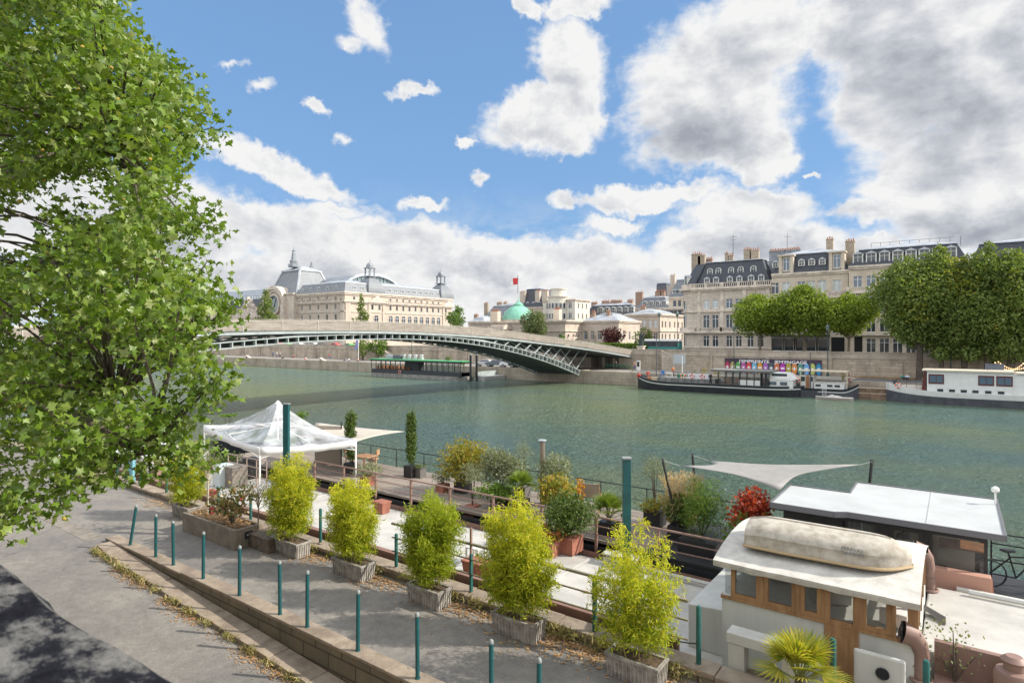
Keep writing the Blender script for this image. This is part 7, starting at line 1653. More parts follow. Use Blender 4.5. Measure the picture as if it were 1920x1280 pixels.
 # far side glass rail
 mb = MB(); yr = 19.4; xs0, xs1 = -29.5, X0 - .1
 mb.box(xs0, xs1, yr - .02, yr + .02, DZ + .80, DZ + .83); mb.box(xs0, xs1, yr - .008, yr + .008, DZ + .38, DZ + .395)
 x = xs0
 while x < xs1: mb.box(x - .015, x + .015, yr - .015, yr + .015, DZ, DZ + .8); x += 1.75
 mb.build('outer_rail', M_IRON, b)
 # near side brown rail
 mb = MB(); yr = 15.72; xs0, xs1 = XT(590, yr), XT(1378, yr)
 mb.box(xs0, xs1, yr - .03, yr + .03, 3.24, 3.28); mb.build('inner_handrail', M_BROWND, b)
 for z in (2.98, 2.72):
  mb = MB(); mb.box(xs0, xs1, yr - .012, yr + .012, z, z + .025); mb.build('inner_bar', M_BROWND, b)
 x = xs0
 while x < xs1: mb = MB(); mb.box(x - .035, x + .035, yr - .03, yr + .035, DZ - .3, 3.238); mb.build('inner_post', M_BROWND, b); x += 1.9
 # rail by the bicycle
 mb = MB(); xa = X1 + .15
 for z in (2.95, 3.35, 3.6): mb.bar((xa, 19.3, z), (7.5, 19.3, z), .03)
 for k in range(8): mb.cyl((xa + k * .9, 19.3), .02, 2.5, 3.6, 6)
 mb.build('aft_rail', M_IRON, b)
boat2()

# shade sails and their poles
def sail(name, label, corners, m, sagk=.12, n=12, tri=False):
 t = thing(name, label, 'shade sail', tuple(corners[0])); mb = MB(); A, B, Cc, D = [Vector(c) for c in corners]; vs = []
 cen = (A + B + Cc + D) / 4
 for i in range(n + 1):
  for j in range(n + 1):
   u, v = i / n, j / n; p = A * (1 - u) * (1 - v) + B * u * (1 - v) + Cc * u * v + D * (1 - u) * v
   e = 4 * max(u * (1 - u) * (abs(2 * v - 1) ** 2), v * (1 - v) * (abs(2 * u - 1) ** 2))
   p = p + (cen - p) * e * sagk; vs.append(p)
 fs = [(i * (n + 1) + j, (i + 1) * (n + 1) + j, (i + 1) * (n + 1) + j + 1, i * (n + 1) + j + 1) for i in range(n) for j in range(n)]
 mb.add(vs, fs); o = mb.build('fabric', m, t, smooth=True); s = o.modifiers.new('solid', 'SOLIDIFY'); s.thickness = .012; return t
def V3(px, py, y): x = XT(px, y); return Vector((x, y, ZA(py, x, y)))
M_SAIL = mat('grey_sail', (.27, .26, .245), .85, var=.08, vscale=3)
c = [V3(1276, 873, 17.6), V3(1330, 864, 19.2), V3(1612, 871, 19.3), V3(1462, 919, 16.9)]
sl = sail('shade_sail', 'grey fabric shade sail stretched over the plants beside the black cabin', c, M_SAIL, .30)
mb = MB()
P1 = [V3(1242, 863, 17.6), V3(1298, 853, 19.4), V3(1635, 865, 19.4)]
for a, bb in ((c[0], P1[0]), (c[1], P1[1]), (c[2], P1[2])): mb.tube([a, bb], .008, 4)
mb.build('guy_rope', M_WALLW, sl)
for (top, ft, l) in ((P1[0], (XT(1275, 17.6), 17.6, DZ), 'leaning black pole left of the shade sail'), (P1[1], (XT(1310, 19.4), 19.4, DZ - .1), 'short black pole behind the upper left corner of the sail'), (P1[2], (XT(1617, 19.4), 19.4, DZ - .1), 'black pole behind the cabin roof at the right tip of the sail')):
 t = thing('sail_pole', l, 'pole', tuple(ft), 0, 'black poles holding the shade sail'); mb = MB(); mb.tube([Vector(ft), top + Vector((0, 0, .06))], .04, 8); mb.build('shaft', M_IRON, t)
 mb = MB(); mb.torus(tuple(top), .045, .012, 'x', 10, 5); mb.build('ring', M_CAPG, t)

# beige awning and side cloth left of centre
M_BEIGE = mat('beige_canvas', (.44, .40, .34), .85, var=.08, vscale=2)
c = [V3(592, 792, 18.6), V3(758, 809, 19.3), V3(668, 828, 16.6), V3(560, 820, 16.4)]
aw = sail('beige_awning', 'beige canvas awning behind the clear canopy reaching the cypress', c, M_BEIGE, .12)
mb = MB(); a, bb = V3(590, 850, 17.6), V3(640, 840, 18.2); mb.add([(a.x, a.y, DZ), (bb.x, bb.y, DZ), (bb.x, bb.y, 4.3), (a.x, a.y, 4.3)], [(0, 1, 2, 3)]); mb.build('side_cloth', mat('taupe_canvas', (.33, .285, .235), .85), aw)
mb = MB(); mb.cyl((bb.x, bb.y), .03, DZ, 4.5, 6); mb.build('pole', M_IRON, aw)

# pop-up canopy with clear roof
def canopy():
 A = V3(487, 838, 12.9); A.z = 4.42; B_ = V3(667, 822, 16.3); D_ = V3(375, 800, 14.4)
 A = Vector((XT(487, 12.7), 12.7, 0)); B_ = Vector((XT(667, 15.9), 15.9, 0)); D_ = Vector((XT(383, 14.3), 14.3, 0)); Cc = B_ + D_ - A
 zt = 4.36
 t = thing('popup_canopy', 'white pop-up canopy with clear plastic pyramid roof', 'canopy', tuple(A + Vector((0, 0, 2.1))))
 cor = [A, B_, Cc, D_]; cen = (A + B_ + Cc + D_) / 4; pk = Vector((cen.x, cen.y, 5.72)); pk.x = XT(521, cen.y)
 vinyl = bpy.data.materials.new('clear_vinyl'); vinyl.use_nodes = True; nt = vinyl.node_tree; N = nt.nodes; L = nt.links; b = N['Principled BSDF']; b.inputs['Base Color'].default_value = (.75, .77, .80, 1); b.inputs['Roughness'].default_value = .18
 n1 = N.new('ShaderNodeTexNoise'); n1.inputs['Scale'].default_value = 1.6; n1.inputs['Detail'].default_value = 5; tcn = N.new('ShaderNodeTexCoord'); L.new(tcn.outputs['Object'], n1.inputs['Vector'])
 r = N.new('ShaderNodeMapRange'); r.inputs[1].default_value = .35; r.inputs[2].default_value = .7; r.inputs[3].default_value = .18; r.inputs[4].default_value = .62; L.new(n1.outputs['Fac'], r.inputs[0])
 tr = N.new('ShaderNodeBsdfTransparent'); ms = N.new('ShaderNodeMixShader'); L.new(r.outputs[0], ms.inputs[0]); L.new(tr.outputs[0], ms.inputs[1]); L.new(b.outputs[0], ms.inputs[2]); L.new(ms.outputs[0], N['Material Output'].inputs[0])
 mb = MB(); n = 10
 for k in range(4):
  P, Q = cor[k], cor[(k + 1) % 4]; vs = []
  for i in range(n + 1):
   v = i / n
   for j in range(n + 1):
    u = j / n; base = P.lerp(Q, u); p = base.lerp(pk, v); z = zt + (pk.z - zt) * (v ** 1.75) - .10 * sin(pi * u) * (1 - v); p.z = z; vs.append(p)
  mb.add(vs, [(i * (n + 1) + j, i * (n + 1) + j + 1, (i + 1) * (n + 1) + j + 1, (i + 1) * (n + 1) + j) for i in range(n) for j in range(n)])
 mb.build('clear_roof', vinyl, t, smooth=True)
 mb = MB(); m = 14
 for k in range(4):
  P, Q = cor[k], cor[(k + 1) % 4]; vs = []
  nrm = (P.lerp(Q, .5) - cen); nrm.z = 0; nrm.normalize()
  for j in range(m + 1):
   u = j / m; p = P.lerp(Q, u); s = -.10 * sin(pi * u); w = nrm * (.05 + .02 * sin(j * 1.7)); vs += [(p.x + w.x, p.y + w.y, zt - .26 + s * .6 + .012 * sin(j * 2.1)), (p.x + nrm.x * .03, p.y + nrm.y * .03, zt + .03 + s)]
  mb.add(vs, [(2 * j, 2 * j + 2, 2 * j + 3, 2 * j + 1) for j in range(m)])
 v_ = mb.build('valance', mat('white_canvas', (.66, .66, .65), .7), t, smooth=True); s_ = v_.modifiers.new('s', 'SOLIDIFY'); s_.thickness = .01
 for k, P in enumerate(cor):
  mb = MB(); z0 = 2.13 if P.y < 15.5 else DZ; mb.cyl((P.x, P.y), .035, z0, zt, 8); mb.build('leg', M_WHITE, t)
 mb = MB(); mb.cyl((pk.x, pk.y), .035, zt - .3, pk.z, 8); mb.lathe((pk.x, pk.y, pk.z - .1), [(.14, 0), (.05, .1), (.02, .13)], 10); mb.build('centre_pole', M_WHITE, t)
 mb = MB()
 for k in range(4):
  P, Q = cor[k], cor[(k + 1) % 4]; mid = P.lerp(Q, .5)
  mb.bar((mid.x, mid.y, zt + .05), (pk.x, pk.y, zt + .35), .03); mb.bar((P.x, P.y, zt - .4), (mid.x, mid.y, zt), .025); mb.bar((Q.x, Q.y, zt - .4), (mid.x, mid.y, zt), .025)
 mb.build('truss', M_WHITE, t)
canopy()

# deck furniture on the dark boat
def dchair(label, px, py, rz, m, z=DZ, grp='folding wooden chairs on the plank deck'):
 x, y = G(px, py, z); t = thing('folding_chair', label, 'chair', (x, y, z), rz, grp); mb = MB(); mb.box(-.22, .22, -.2, .2, .43, .46); mb.build('seat', m, t, local=True)
 mb = MB(); mb.box(-.2, .2, .2, .23, .62, .86); mb.build('backrest', m, t, local=True)
 for sx in (-.2, .2):
  mb = MB(); mb.bar((sx, -.2, 0), (sx, .21, .88), .025); mb.build('leg', m, t, local=True); mb = MB(); mb.bar((sx, .2, 0), (sx, -.18, .44), .025); mb.build('leg', m, t, local=True)
mwd = mat('teak_furniture', (.42, .24, .13), .6, var=.2, vscale=5)
dchair('folding wooden chair right of the round table behind the cypress', 700, 878, R(-60), mwd); dchair('folding wooden chair left of the table near the beige cloth', 655, 873, R(80), mwd)
x, y = G(683, 885, DZ); t = thing('garden_table', 'small wooden table on the plank deck between two chairs', 'table', (x, y, DZ)); mb = MB(); mb.box(-.45, .45, -.4, .4, .70, .74); mb.build('table_top', mwd, t, local=True)
for sx in (-.38, .38):
 for sy in (-.33, .33): mb = MB(); mb.box(sx - .025, sx + .025, sy - .025, sy + .025, 0, .7); mb.build('leg', mwd, t, local=True)
# white bench on white barge
x, y = XT(1165, 15.1), 15.1; t = thing('white_bench', 'small white slatted bench at the far edge of the white barge', 'bench', (x, y, 2.12), R(4)); mb = MB()
for k in range(3): mb.box(-.5, .5, -.18 + k * .13, -.07 + k * .13, .42, .45)
mb.build('seat', M_WALLW, t, local=True)
for sx in (-.42, .42): mb = MB(); mb.bar((sx, -.2, 0), (sx * .9, .0, .42), .04); mb.bar((sx, .2, 0), (sx * .9, .0, .42), .04); mb.build('leg', M_WALLW, t, local=True)
# deck chair beige
x, y = XT(1108, 18.6), 18.6; t = thing('deck_chair', 'beige canvas deck chair facing the river', 'deck chair', (x, y, DZ), R(20)); mb = MB(); mb.add([(-.3, .35, .3), (.3, .35, .3), (.3, -.45, 1.0), (-.3, -.45, 1.0), (-.3, 0, .42), (.3, 0, .42)], [(0, 1, 5, 4), (4, 5, 2, 3)]); o = mb.build('canvas', M_BEIGE, t, local=True); s = o.modifiers.new('s', 'SOLIDIFY'); s.thickness = .012
for sx in (-.32, .32): mb = MB(); mb.bar((sx, .5, .0), (sx, -.47, 1.03), .03); mb.bar((sx, -.5, .0), (sx, .35, .5), .03); mb.build('frame', mwd, t, local=True)
# flue pipe
x, y = XT(1017, 18.3), 18.3; zt_ = ZA(826, x, y); t = thing('stove_flue', 'tall rusty steel stove flue with cap among the deck plants', 'flue', (x, y, DZ)); mb = MB(); mb.cyl((x, y), .095, DZ, zt_ - .05, 14); mb.build('pipe', mat('flue_steel', (.38, .31, .25), .35, metal=.6, var=.45, vscale=2, streak=.3), t, smooth=True)
mb = MB(); mb.cyl((x, y), .15, zt_, zt_ + .035, 14); mb.cyl((x, y), .02, zt_ - .05, zt_, 6); mb.build('cap', M_ZINC, t)
# barge gear under the canopy
def crate(label, px, yy, z, sx, sy, sz, m, name='storage_bin', cat='bin'):
 x = XT(px, yy); t = thing(name, label, cat, (x, yy, z), R(3)); mb = MB(); mb.box(-sx / 2, sx / 2, -sy / 2, sy / 2, 0, sz); mb.build('body', m, t, local=True, bevel=.015); mb = MB(); mb.box(-sx / 2 - .02, sx / 2 + .02, -sy / 2 - .02, sy / 2 + .02, sz + .002, sz + .05); mb.build('lid', m, t, local=True, bevel=.01)
crate('dark bin under the canopy behind the pale railing', 470, 15.0, 2.13, .5, .5, .9, M_IRON)
crate('grey slatted locker under the left side of the canopy', 437, 13.6, 2.13, 1.0, .7, .95, mat('slat_grey', (.24, .21, .18), .8, var=.3, vscale=8), 'deck_locker', 'locker')
crate('pale blue locker just right of the first bamboo', 418, 13.3, 2.13, .5, .6, 1.0, mat('pale_blue', (.55, .62, .62), .6), 'deck_locker', 'locker')
crate('red brown cushion box behind the first bamboo trough', 394, 11.9, 2.13, .5, .4, .45, mat('dull_red', (.33, .07, .05), .7), 'cushion_box', 'box')
t = thing('gangway_rail', 'pale metal gangway railing under the clear canopy', 'railing', (XT(455, 14.2), 14.2, 2.12)); mb = MB(); a, c_ = XT(428, 14.2), XT(500, 14.2)
for z in (2.6, 3.0, 3.35): mb.bar((a, 14.2, z), (c_, 14.2, z), .035)
for k in range(5): x = a + (c_ - a) * k / 4; mb.bar((x, 14.2, 2.12), (x, 14.2, 3.35), .035)
mb.build('rail', mat('pinkish_metal', (.45, .34, .29), .5), t)
t = thing('bicycle', 'black bicycle leaning on the rail at the right edge of the photo', 'bicycle', (XT(1905, 18.6), 18.6, DZ), R(12)); 
for sx, l in ((-.5, 1), (.5, 0)): mb = MB(); mb.torus((sx, 0, .34), .32, .02, 'y', 20, 6); w = mb.build('wheel', M_IRON, t, local=True)
mb = MB()
for a, c_ in (((-.5, 0, .34), (-.12, 0, .75)), ((-.5, 0, .34), (0, 0, .3)), ((0, 0, .3), (-.15, 0, .88)), ((0, 0, .3), (.36, 0, .8)), ((-.13, 0, .78), (.36, 0, .82)), ((.5, 0, .34), (.33, 0, .98))): mb.bar(a, c_, .03)
mb.bar((.3, -.28, 1.0), (.3, .28, 1.0), .025); mb.build('frame', M_IRON, t, local=True)
mb = MB(); mb.lathe((-.16, 0, .88), [(.05, 0), (.12, .03), (.1, .07)], 10, None, 1.4, .8); mb.build('saddle', M_IRON, t, local=True)
mb = MB(); mb.lathe((.34, 0, .86), [(.12, 0), (.18, .28), (.19, .3)], 10); mb.build('basket', M_HULLG, t, local=True)
# ------------------------------------------------------------------ vegetation
import mathutils
M_BARK = mat('plane_bark', (.23, .19, .14), .9, var=.4, vscale=4, bump=.6, bscale=12, col2=(.12, .095, .07))
M_BARKD = mat('dark_bark', (.10, .08, .062), .92, var=.4, vscale=4, bump=.5, bscale=10)
LM_PLANE = leafmat('plane_leaf', [(.065, .125, .010), (.11, .19, .015), (.16, .25, .025), (.085, .155, .012), (.22, .29, .06), (.13, .21, .018), (.30, .34, .13)], .36, .42, .5)
LM_FAR1 = leafmat('quay_plane_leaf', [(.10, .155, .018), (.16, .22, .03), (.24, .30, .05), (.12, .175, .022)], .40)
LM_FAR2 = leafmat('dark_poplar_leaf', [(.095, .145, .035), (.14, .20, .05), (.20, .26, .07), (.105, .155, .04), (.27, .30, .10)], .38)
LM_FARY = leafmat('yellowing_leaf', [(.26, .29, .05), (.36, .34, .06), (.20, .26, .04)], .4)
LM_GREYG = leafmat('greygreen_leaf', [(.10, .135, .055), (.15, .185, .08), (.19, .22, .11)], .3)
LM_PURP = leafmat('purple_leaf', [(.075, .022, .026), (.11, .035, .035), (.14, .06, .05)], .3)
LM_BAM = leafmat('bamboo_leaf', [(.38, .42, .02), (.58, .55, .035), (.46, .50, .028), (.72, .64, .09), (.28, .36, .02), (.64, .54, .08)], .5, .5)
LM_BAMG = leafmat('bamboo_leaf_green', [(.20, .29, .018), (.30, .38, .025), (.40, .43, .03), (.15, .23, .015), (.48, .46, .05)], .45, .5)
LM_OLIVE = leafmat('olive_leaf', [(.15, .17, .09), (.22, .24, .15), (.29, .31, .21), (.11, .135, .06)], .25)
LM_CYP = leafmat('cypress_leaf', [(.06, .10, .018), (.10, .15, .025), (.045, .08, .015)], .2)
LM_RED = leafmat('maple_leaf', [(.28, .03, .02), (.42, .07, .03), (.20, .02, .02), (.45, .12, .05)], .4)
LM_YO = leafmat('golden_leaf', [(.30, .22, .03), (.38, .30, .04), (.20, .23, .03), (.15, .19, .03), (.34, .19, .04)], .35)
LM_GRN = leafmat('bush_leaf', [(.07, .13, .02), (.11, .19, .03), (.16, .24, .04)], .35)
LM_CAM = leafmat('camellia_leaf', [(.05, .08, .02), (.09, .12, .03), (.20, .17, .05), (.30, .17, .07), (.07, .10, .02)], .25, .35, .6)
LM_DRY = leafmat('dry_leaf', [(.38, .22, .10), (.50, .32, .16), (.28, .14, .06), (.55, .42, .25)], .2)
LM_GRASS = leafmat('grass_blade', [(.24, .24, .08), (.36, .31, .14), (.46, .36, .20), (.17, .20, .05)], .3)
LM_GPLUME = leafmat('plume', [(.45, .34, .22), (.55, .42, .30), (.38, .26, .16)], .4)

def crown_pts(rng, blobs, dens, shell=.55):
 """leaf centres on and inside a set of ellipsoid lobes (cx,cy,cz,rx,ry,rz)"""
 out = []
 for cx, cy, cz, rx, ry, rz in blobs:
  n = int(dens * (rx * ry * rz) ** (2 / 3)); v = rng.normal(size=(n, 3)); v /= np.linalg.norm(v, axis=1, keepdims=True)
  r = shell + (1.16 - shell) * rng.random(n) ** .8
  ph = rng.random(3) * 6; bump = 1 + .16 * np.sin(v[:, 0] * 5 + ph[0]) * np.cos(v[:, 1] * 6 + ph[1]) + .1 * np.sin(v[:, 2] * 9 + ph[2])
  out.append(np.array([cx, cy, cz]) + v * (r * bump)[:, None] * np.array([rx, ry, rz]))
 return np.concatenate(out)
def far_tree(name, label, px, yy, z0, ztop_py, wpx, zbot_py, lm, cat='tree', seed=0, dens=150, leaf=.36, trunk_r=.22, shape='round', lm2=None, group=None, nb=20, lean=0, bark=None):
 x = XT(px, yy); D = DEP(x, yy); zt = ZA(ztop_py, x, yy); zb = ZA(zbot_py, x, yy); rw = wpx / 2 / F * D
 t = thing(name, label, cat, (x, yy, z0), 0, group); rng = np.random.default_rng(seed); rnd = random.Random(seed); h = zt - zb; blobs = []
 for i in range(nb):
  v = (i + .5) / nb; 
  if shape == 'round': wd_ = sqrt(max(.05, 1 - (2 * v - .9) ** 2 * .85))
  elif shape == 'cone': wd_ = max(.12, (1 - v) ** .8) * 1.05
  elif shape == 'tall': wd_ = (.6 + .4 * sin(pi * v * 1.05) if v < .7 else .85 * (1 - (v - .7) / .3 * .85)) * rnd.uniform(.7, 1.15)
  a = rnd.uniform(0, 2 * pi); rr = rw * wd_ * rnd.uniform(.15, .78); br = rw * (rnd.uniform(.30, .46) if shape != 'tall' else rnd.choice((.20, .26, .34, .44))) * (wd_ * .6 + .4); bz = br * (rnd.uniform(.7, .95) if shape != 'tall' else rnd.uniform(.9, 1.3))
  zc_ = zb + bz * .7 + (h - bz * 1.7) * v
  blobs.append((x + cos(a) * rr + lean * v, yy + sin(a) * rr * .9, zc_, br, br * .95, bz))
 P = crown_pts(rng, blobs, dens)
 f = cloud_mesh('foliage', P, leaf, RH2[0], RH2[1], lm, t, seed, up=(.3, 0, 1), upw=.25)
 if lm2:
  k = rnd.sample(range(nb), max(2, nb // 4)); k = [q for q in k if q > nb * .25] or [nb - 1]
  P2 = crown_pts(rng, [tuple(list(blobs[q][:3]) + [w * 1.04 for w in blobs[q][3:]]) for q in k], dens * .8, .75); cloud_mesh('yellow_foliage', P2, leaf, RH2[0], RH2[1], lm2, t, seed + 1)
 mb = MB(); top = zb + h * .6; tr = [(x, yy, z0), (x + .1 * trunk_r, yy, z0 + (top - z0) * .3), (x + lean * .3, yy, z0 + (top - z0) * .6), (x + lean * .6, yy, top)]
 mb.tube(tr, [trunk_r * 1.25, trunk_r, trunk_r * .75, trunk_r * .3], 8); mb.build('trunk', bark or M_BARKD, t, smooth=True)
 mb = MB()
 for b in blobs[::2]:
  s = rnd.uniform(.25, .6); zz = z0 + (top - z0) * max(.35, s); p0 = Vector((x + lean * s * .6, yy, min(zz, b[2] - .2))); p1 = Vector(b[:3]); mid = (p0 + p1) / 2 + Vector((0, 0, -.15 * h * .1)); mb.tube([p0, mid, p1], [trunk_r * .4, trunk_r * .25, trunk_r * .1], 5)
 mb.build('limb', bark or M_BARKD, t); return t
GQ = 'plane trees on the far embankment road'; GT = 'tall trees on the far lower quay'
far_tree('plane_tree', 'bright green plane tree in front of the mansion corner, leftmost of the three embankment planes', 1425, 112.5, GZ, 549, 138, 626, LM_FAR1, seed=1, dens=190, group=GQ, bark=M_BARK, nb=22)
far_tree('plane_tree', 'bright green plane tree in the middle, tallest of the three embankment planes', 1508, 112.3, GZ, 530, 132, 630, LM_FAR1, seed=2, dens=190, group=GQ, bark=M_BARK, nb=22)
far_tree('plane_tree', 'bright green plane tree with pale forked trunk, rightmost of the three embankment planes', 1592, 112, GZ, 546, 122, 628, LM_FAR1, seed=3, dens=190, group=GQ, bark=M_BARK, nb=20)
far_tree('tall_tree', 'tall dark tree with leaning trunk nearest the embankment planes', 1724, 105.5, 2.16, 476, 190, 655, LM_FAR2, seed=4, dens=160, leaf=.36, shape='tall', trunk_r=.38, group=GT, lm2=None, nb=44, lean=-1.8)
far_tree('tall_tree', 'tall tree with yellowing top behind the houseboat front', 1765, 105.8, 2.16, 454, 160, 676, LM_FAR2, seed=5, dens=160, leaf=.36, shape='tall', trunk_r=.28, group=GT, lm2=LM_FARY, nb=42)
far_tree('tall_tree', 'tall loose tree behind the houseboat cabin windows', 1808, 105.8, 2.16, 474, 150, 674, LM_FAR2, seed=6, dens=160, leaf=.36, shape='tall', trunk_r=.34, group=GT, lm2=LM_FARY, nb=40)
far_tree('tall_tree', 'tall tree with feathery tip behind the dark panel on the houseboat roof', 1850, 105.5, 2.16, 450, 150, 680, LM_FAR2, seed=7, dens=160, leaf=.36, shape='tall', trunk_r=.26, group=GT, lm2=LM_FARY, nb=40)
far_tree('tall_tree', 'tall tree at the right edge above the string of bulbs', 1895, 105.5, 2.16, 462, 170, 680, LM_FAR2, seed=8, dens=160, leaf=.36, shape='tall', trunk_r=.42, group=GT, nb=42)
far_tree('tall_tree', 'tall tree mostly cut off by the right edge of the photo', 1950, 105.5, 2.16, 470, 120, 680, LM_FAR2, seed=9, dens=150, shape='tall', trunk_r=.35, group=GT, nb=26)
far_tree('conical_tree', 'broad conical green tree in front of the clock pavilion', 497, 122, GZ, 540, 56, 612, LM_FAR2, seed=11, dens=60, leaf=.55, shape='cone', nb=22)
far_tree('conical_tree', 'slim conical green tree at the museum corner', 676, 124, GZ, 549, 40, 612, LM_FAR2, seed=12, dens=60, leaf=.55, shape='cone', nb=20)
far_tree('round_tree', 'dense round dark green tree at the right end of the museum', 856, 126, GZ, 570, 50, 622, LM_GRN, seed=13, dens=70, leaf=.5, nb=16)
far_tree('small_tree', 'small green tree seen under the footbridge beside the lilac banner', 708, 106, 2.16, 630, 52, 668, LM_GRN, seed=14, dens=60, leaf=.5, nb=14, bark=M_BARK)
far_tree('small_tree', 'dark small tree under the footbridge behind the lilac banner', 680, 106.5, 2.16, 628, 34, 668, LM_FAR2, seed=15, dens=60, leaf=.5, nb=12)
far_tree('grey_willow', 'loose grey green tree in front of the low palace below the copper dome', 999, 118, GZ, 580, 76, 634, LM_GREYG, seed=16, dens=110, leaf=.4, nb=20)
far_tree('purple_tree', 'purple leaved round tree in the embankment garden', 1150, 120, GZ, 611, 52, 644, LM_PURP, seed=17, dens=110, leaf=.38, nb=16)
far_tree('garden_tree', 'dark green round tree behind the statue', 1210, 122, GZ, 611, 34, 650, LM_FAR2, seed=18, dens=110, leaf=.38, nb=12)
far_tree('garden_tree', 'light green shrub between the purple tree and the statue', 1192, 118, GZ, 620, 20, 652, LM_GRN, seed=19, dens=110, leaf=.35, nb=8)
far_tree('garden_tree', 'small bright bush at the corner of the low palace', 1053, 116, GZ, 622, 18, 640, LM_GRN, seed=20, dens=110, leaf=.35, nb=8)
far_tree('slim_cypress', 'left of two slim dark cypresses before the zinc roofed wing', 1103, 119, GZ, 622, 5, 650, LM_FAR2, seed=21, dens=200, leaf=.3, shape='cone', nb=8, trunk_r=.06)
far_tree('slim_cypress', 'right of two slim dark cypresses before the zinc roofed wing', 1116, 119, GZ, 621, 6, 650, LM_FAR2, seed=22, dens=200, leaf=.3, shape='cone', nb=8, trunk_r=.06)
t = thing('garden_hedge', 'clipped green hedge of the embankment garden behind the statue', 'hedge', (XT(1150, 115), 115, GZ)); rng = np.random.default_rng(5); a, b_ = XT(1096, 115), XT(1215, 115)
P = np.stack([rng.uniform(a, b_, 5200), rng.uniform(114.4, 115.6, 5200), GZ + rng.random(5200) ** .7 * 2.1], 1); cloud_mesh('foliage', P, .3, RH2[0], RH2[1], LM_GRN, t, 6)
# tubs and greenery on and beside the far boats
for i, (px, yy, z0, py, w, lm, lab) in enumerate(((1183, 96.0, 2.2, 688, 10, LM_GRN, 'small green bush on the quay at the black barge bow'), (1302, 93.5, 2.0, 692, 14, LM_GRN, 'green bush beside the saloon on the black barge'), (1320, 93.8, 2.0, 685, 18, LM_YO, 'yellow green bush left of the glass saloon'), (1345, 95.8, 2.2, 692, 18, LM_YO, 'yellow bush seen behind the glass saloon'), (866, 96.5, 2.2, 676, 16, LM_GRN, 'green bush right of the restaurant barge roof'), (893, 93, .8, 684, 12, LM_YO, 'yellow shrub on the gangway pontoon'), (1580, 96, 2.2, 697, 16, LM_YO, 'yellowish plants behind the shorter barge awning'), (1594, 93.5, 1.6, 700, 12, LM_RED, 'bare reddish shrub at the bow of the shorter barge'), (838, 89.5, 3.73, 668, 26, LM_GREYG, 'greenery on the right end of the restaurant roof'))):
 far_tree('quay_shrub', lab, px, yy, z0, py, w, ZA(0, 0, 1) * 0 + HY + (EYE - z0 - .15) * F / DEP(XT(px, yy), yy), lm, 'shrub', 40 + i, 170, .2, .03, nb=7)
# verge strip and fallen leaves on the far quay
mb = MB(); mb.box(XT(1600, 106.5), 60, 105.6, 108.0, 2.1, 2.30); tag(mb.build('verge', mat('dry_verge', (.26, .17, .08), .95, var=.5, vscale=1.2, bump=.5)), kind='structure')
mb = MB(); mb.box(XT(1600, 102), 60, 99.5, 105.0, 2.1, 2.172); tag(mb.build('far_quay_road', mat('road_grey', (.13, .13, .135), .9, var=.2, vscale=1)), kind='structure')

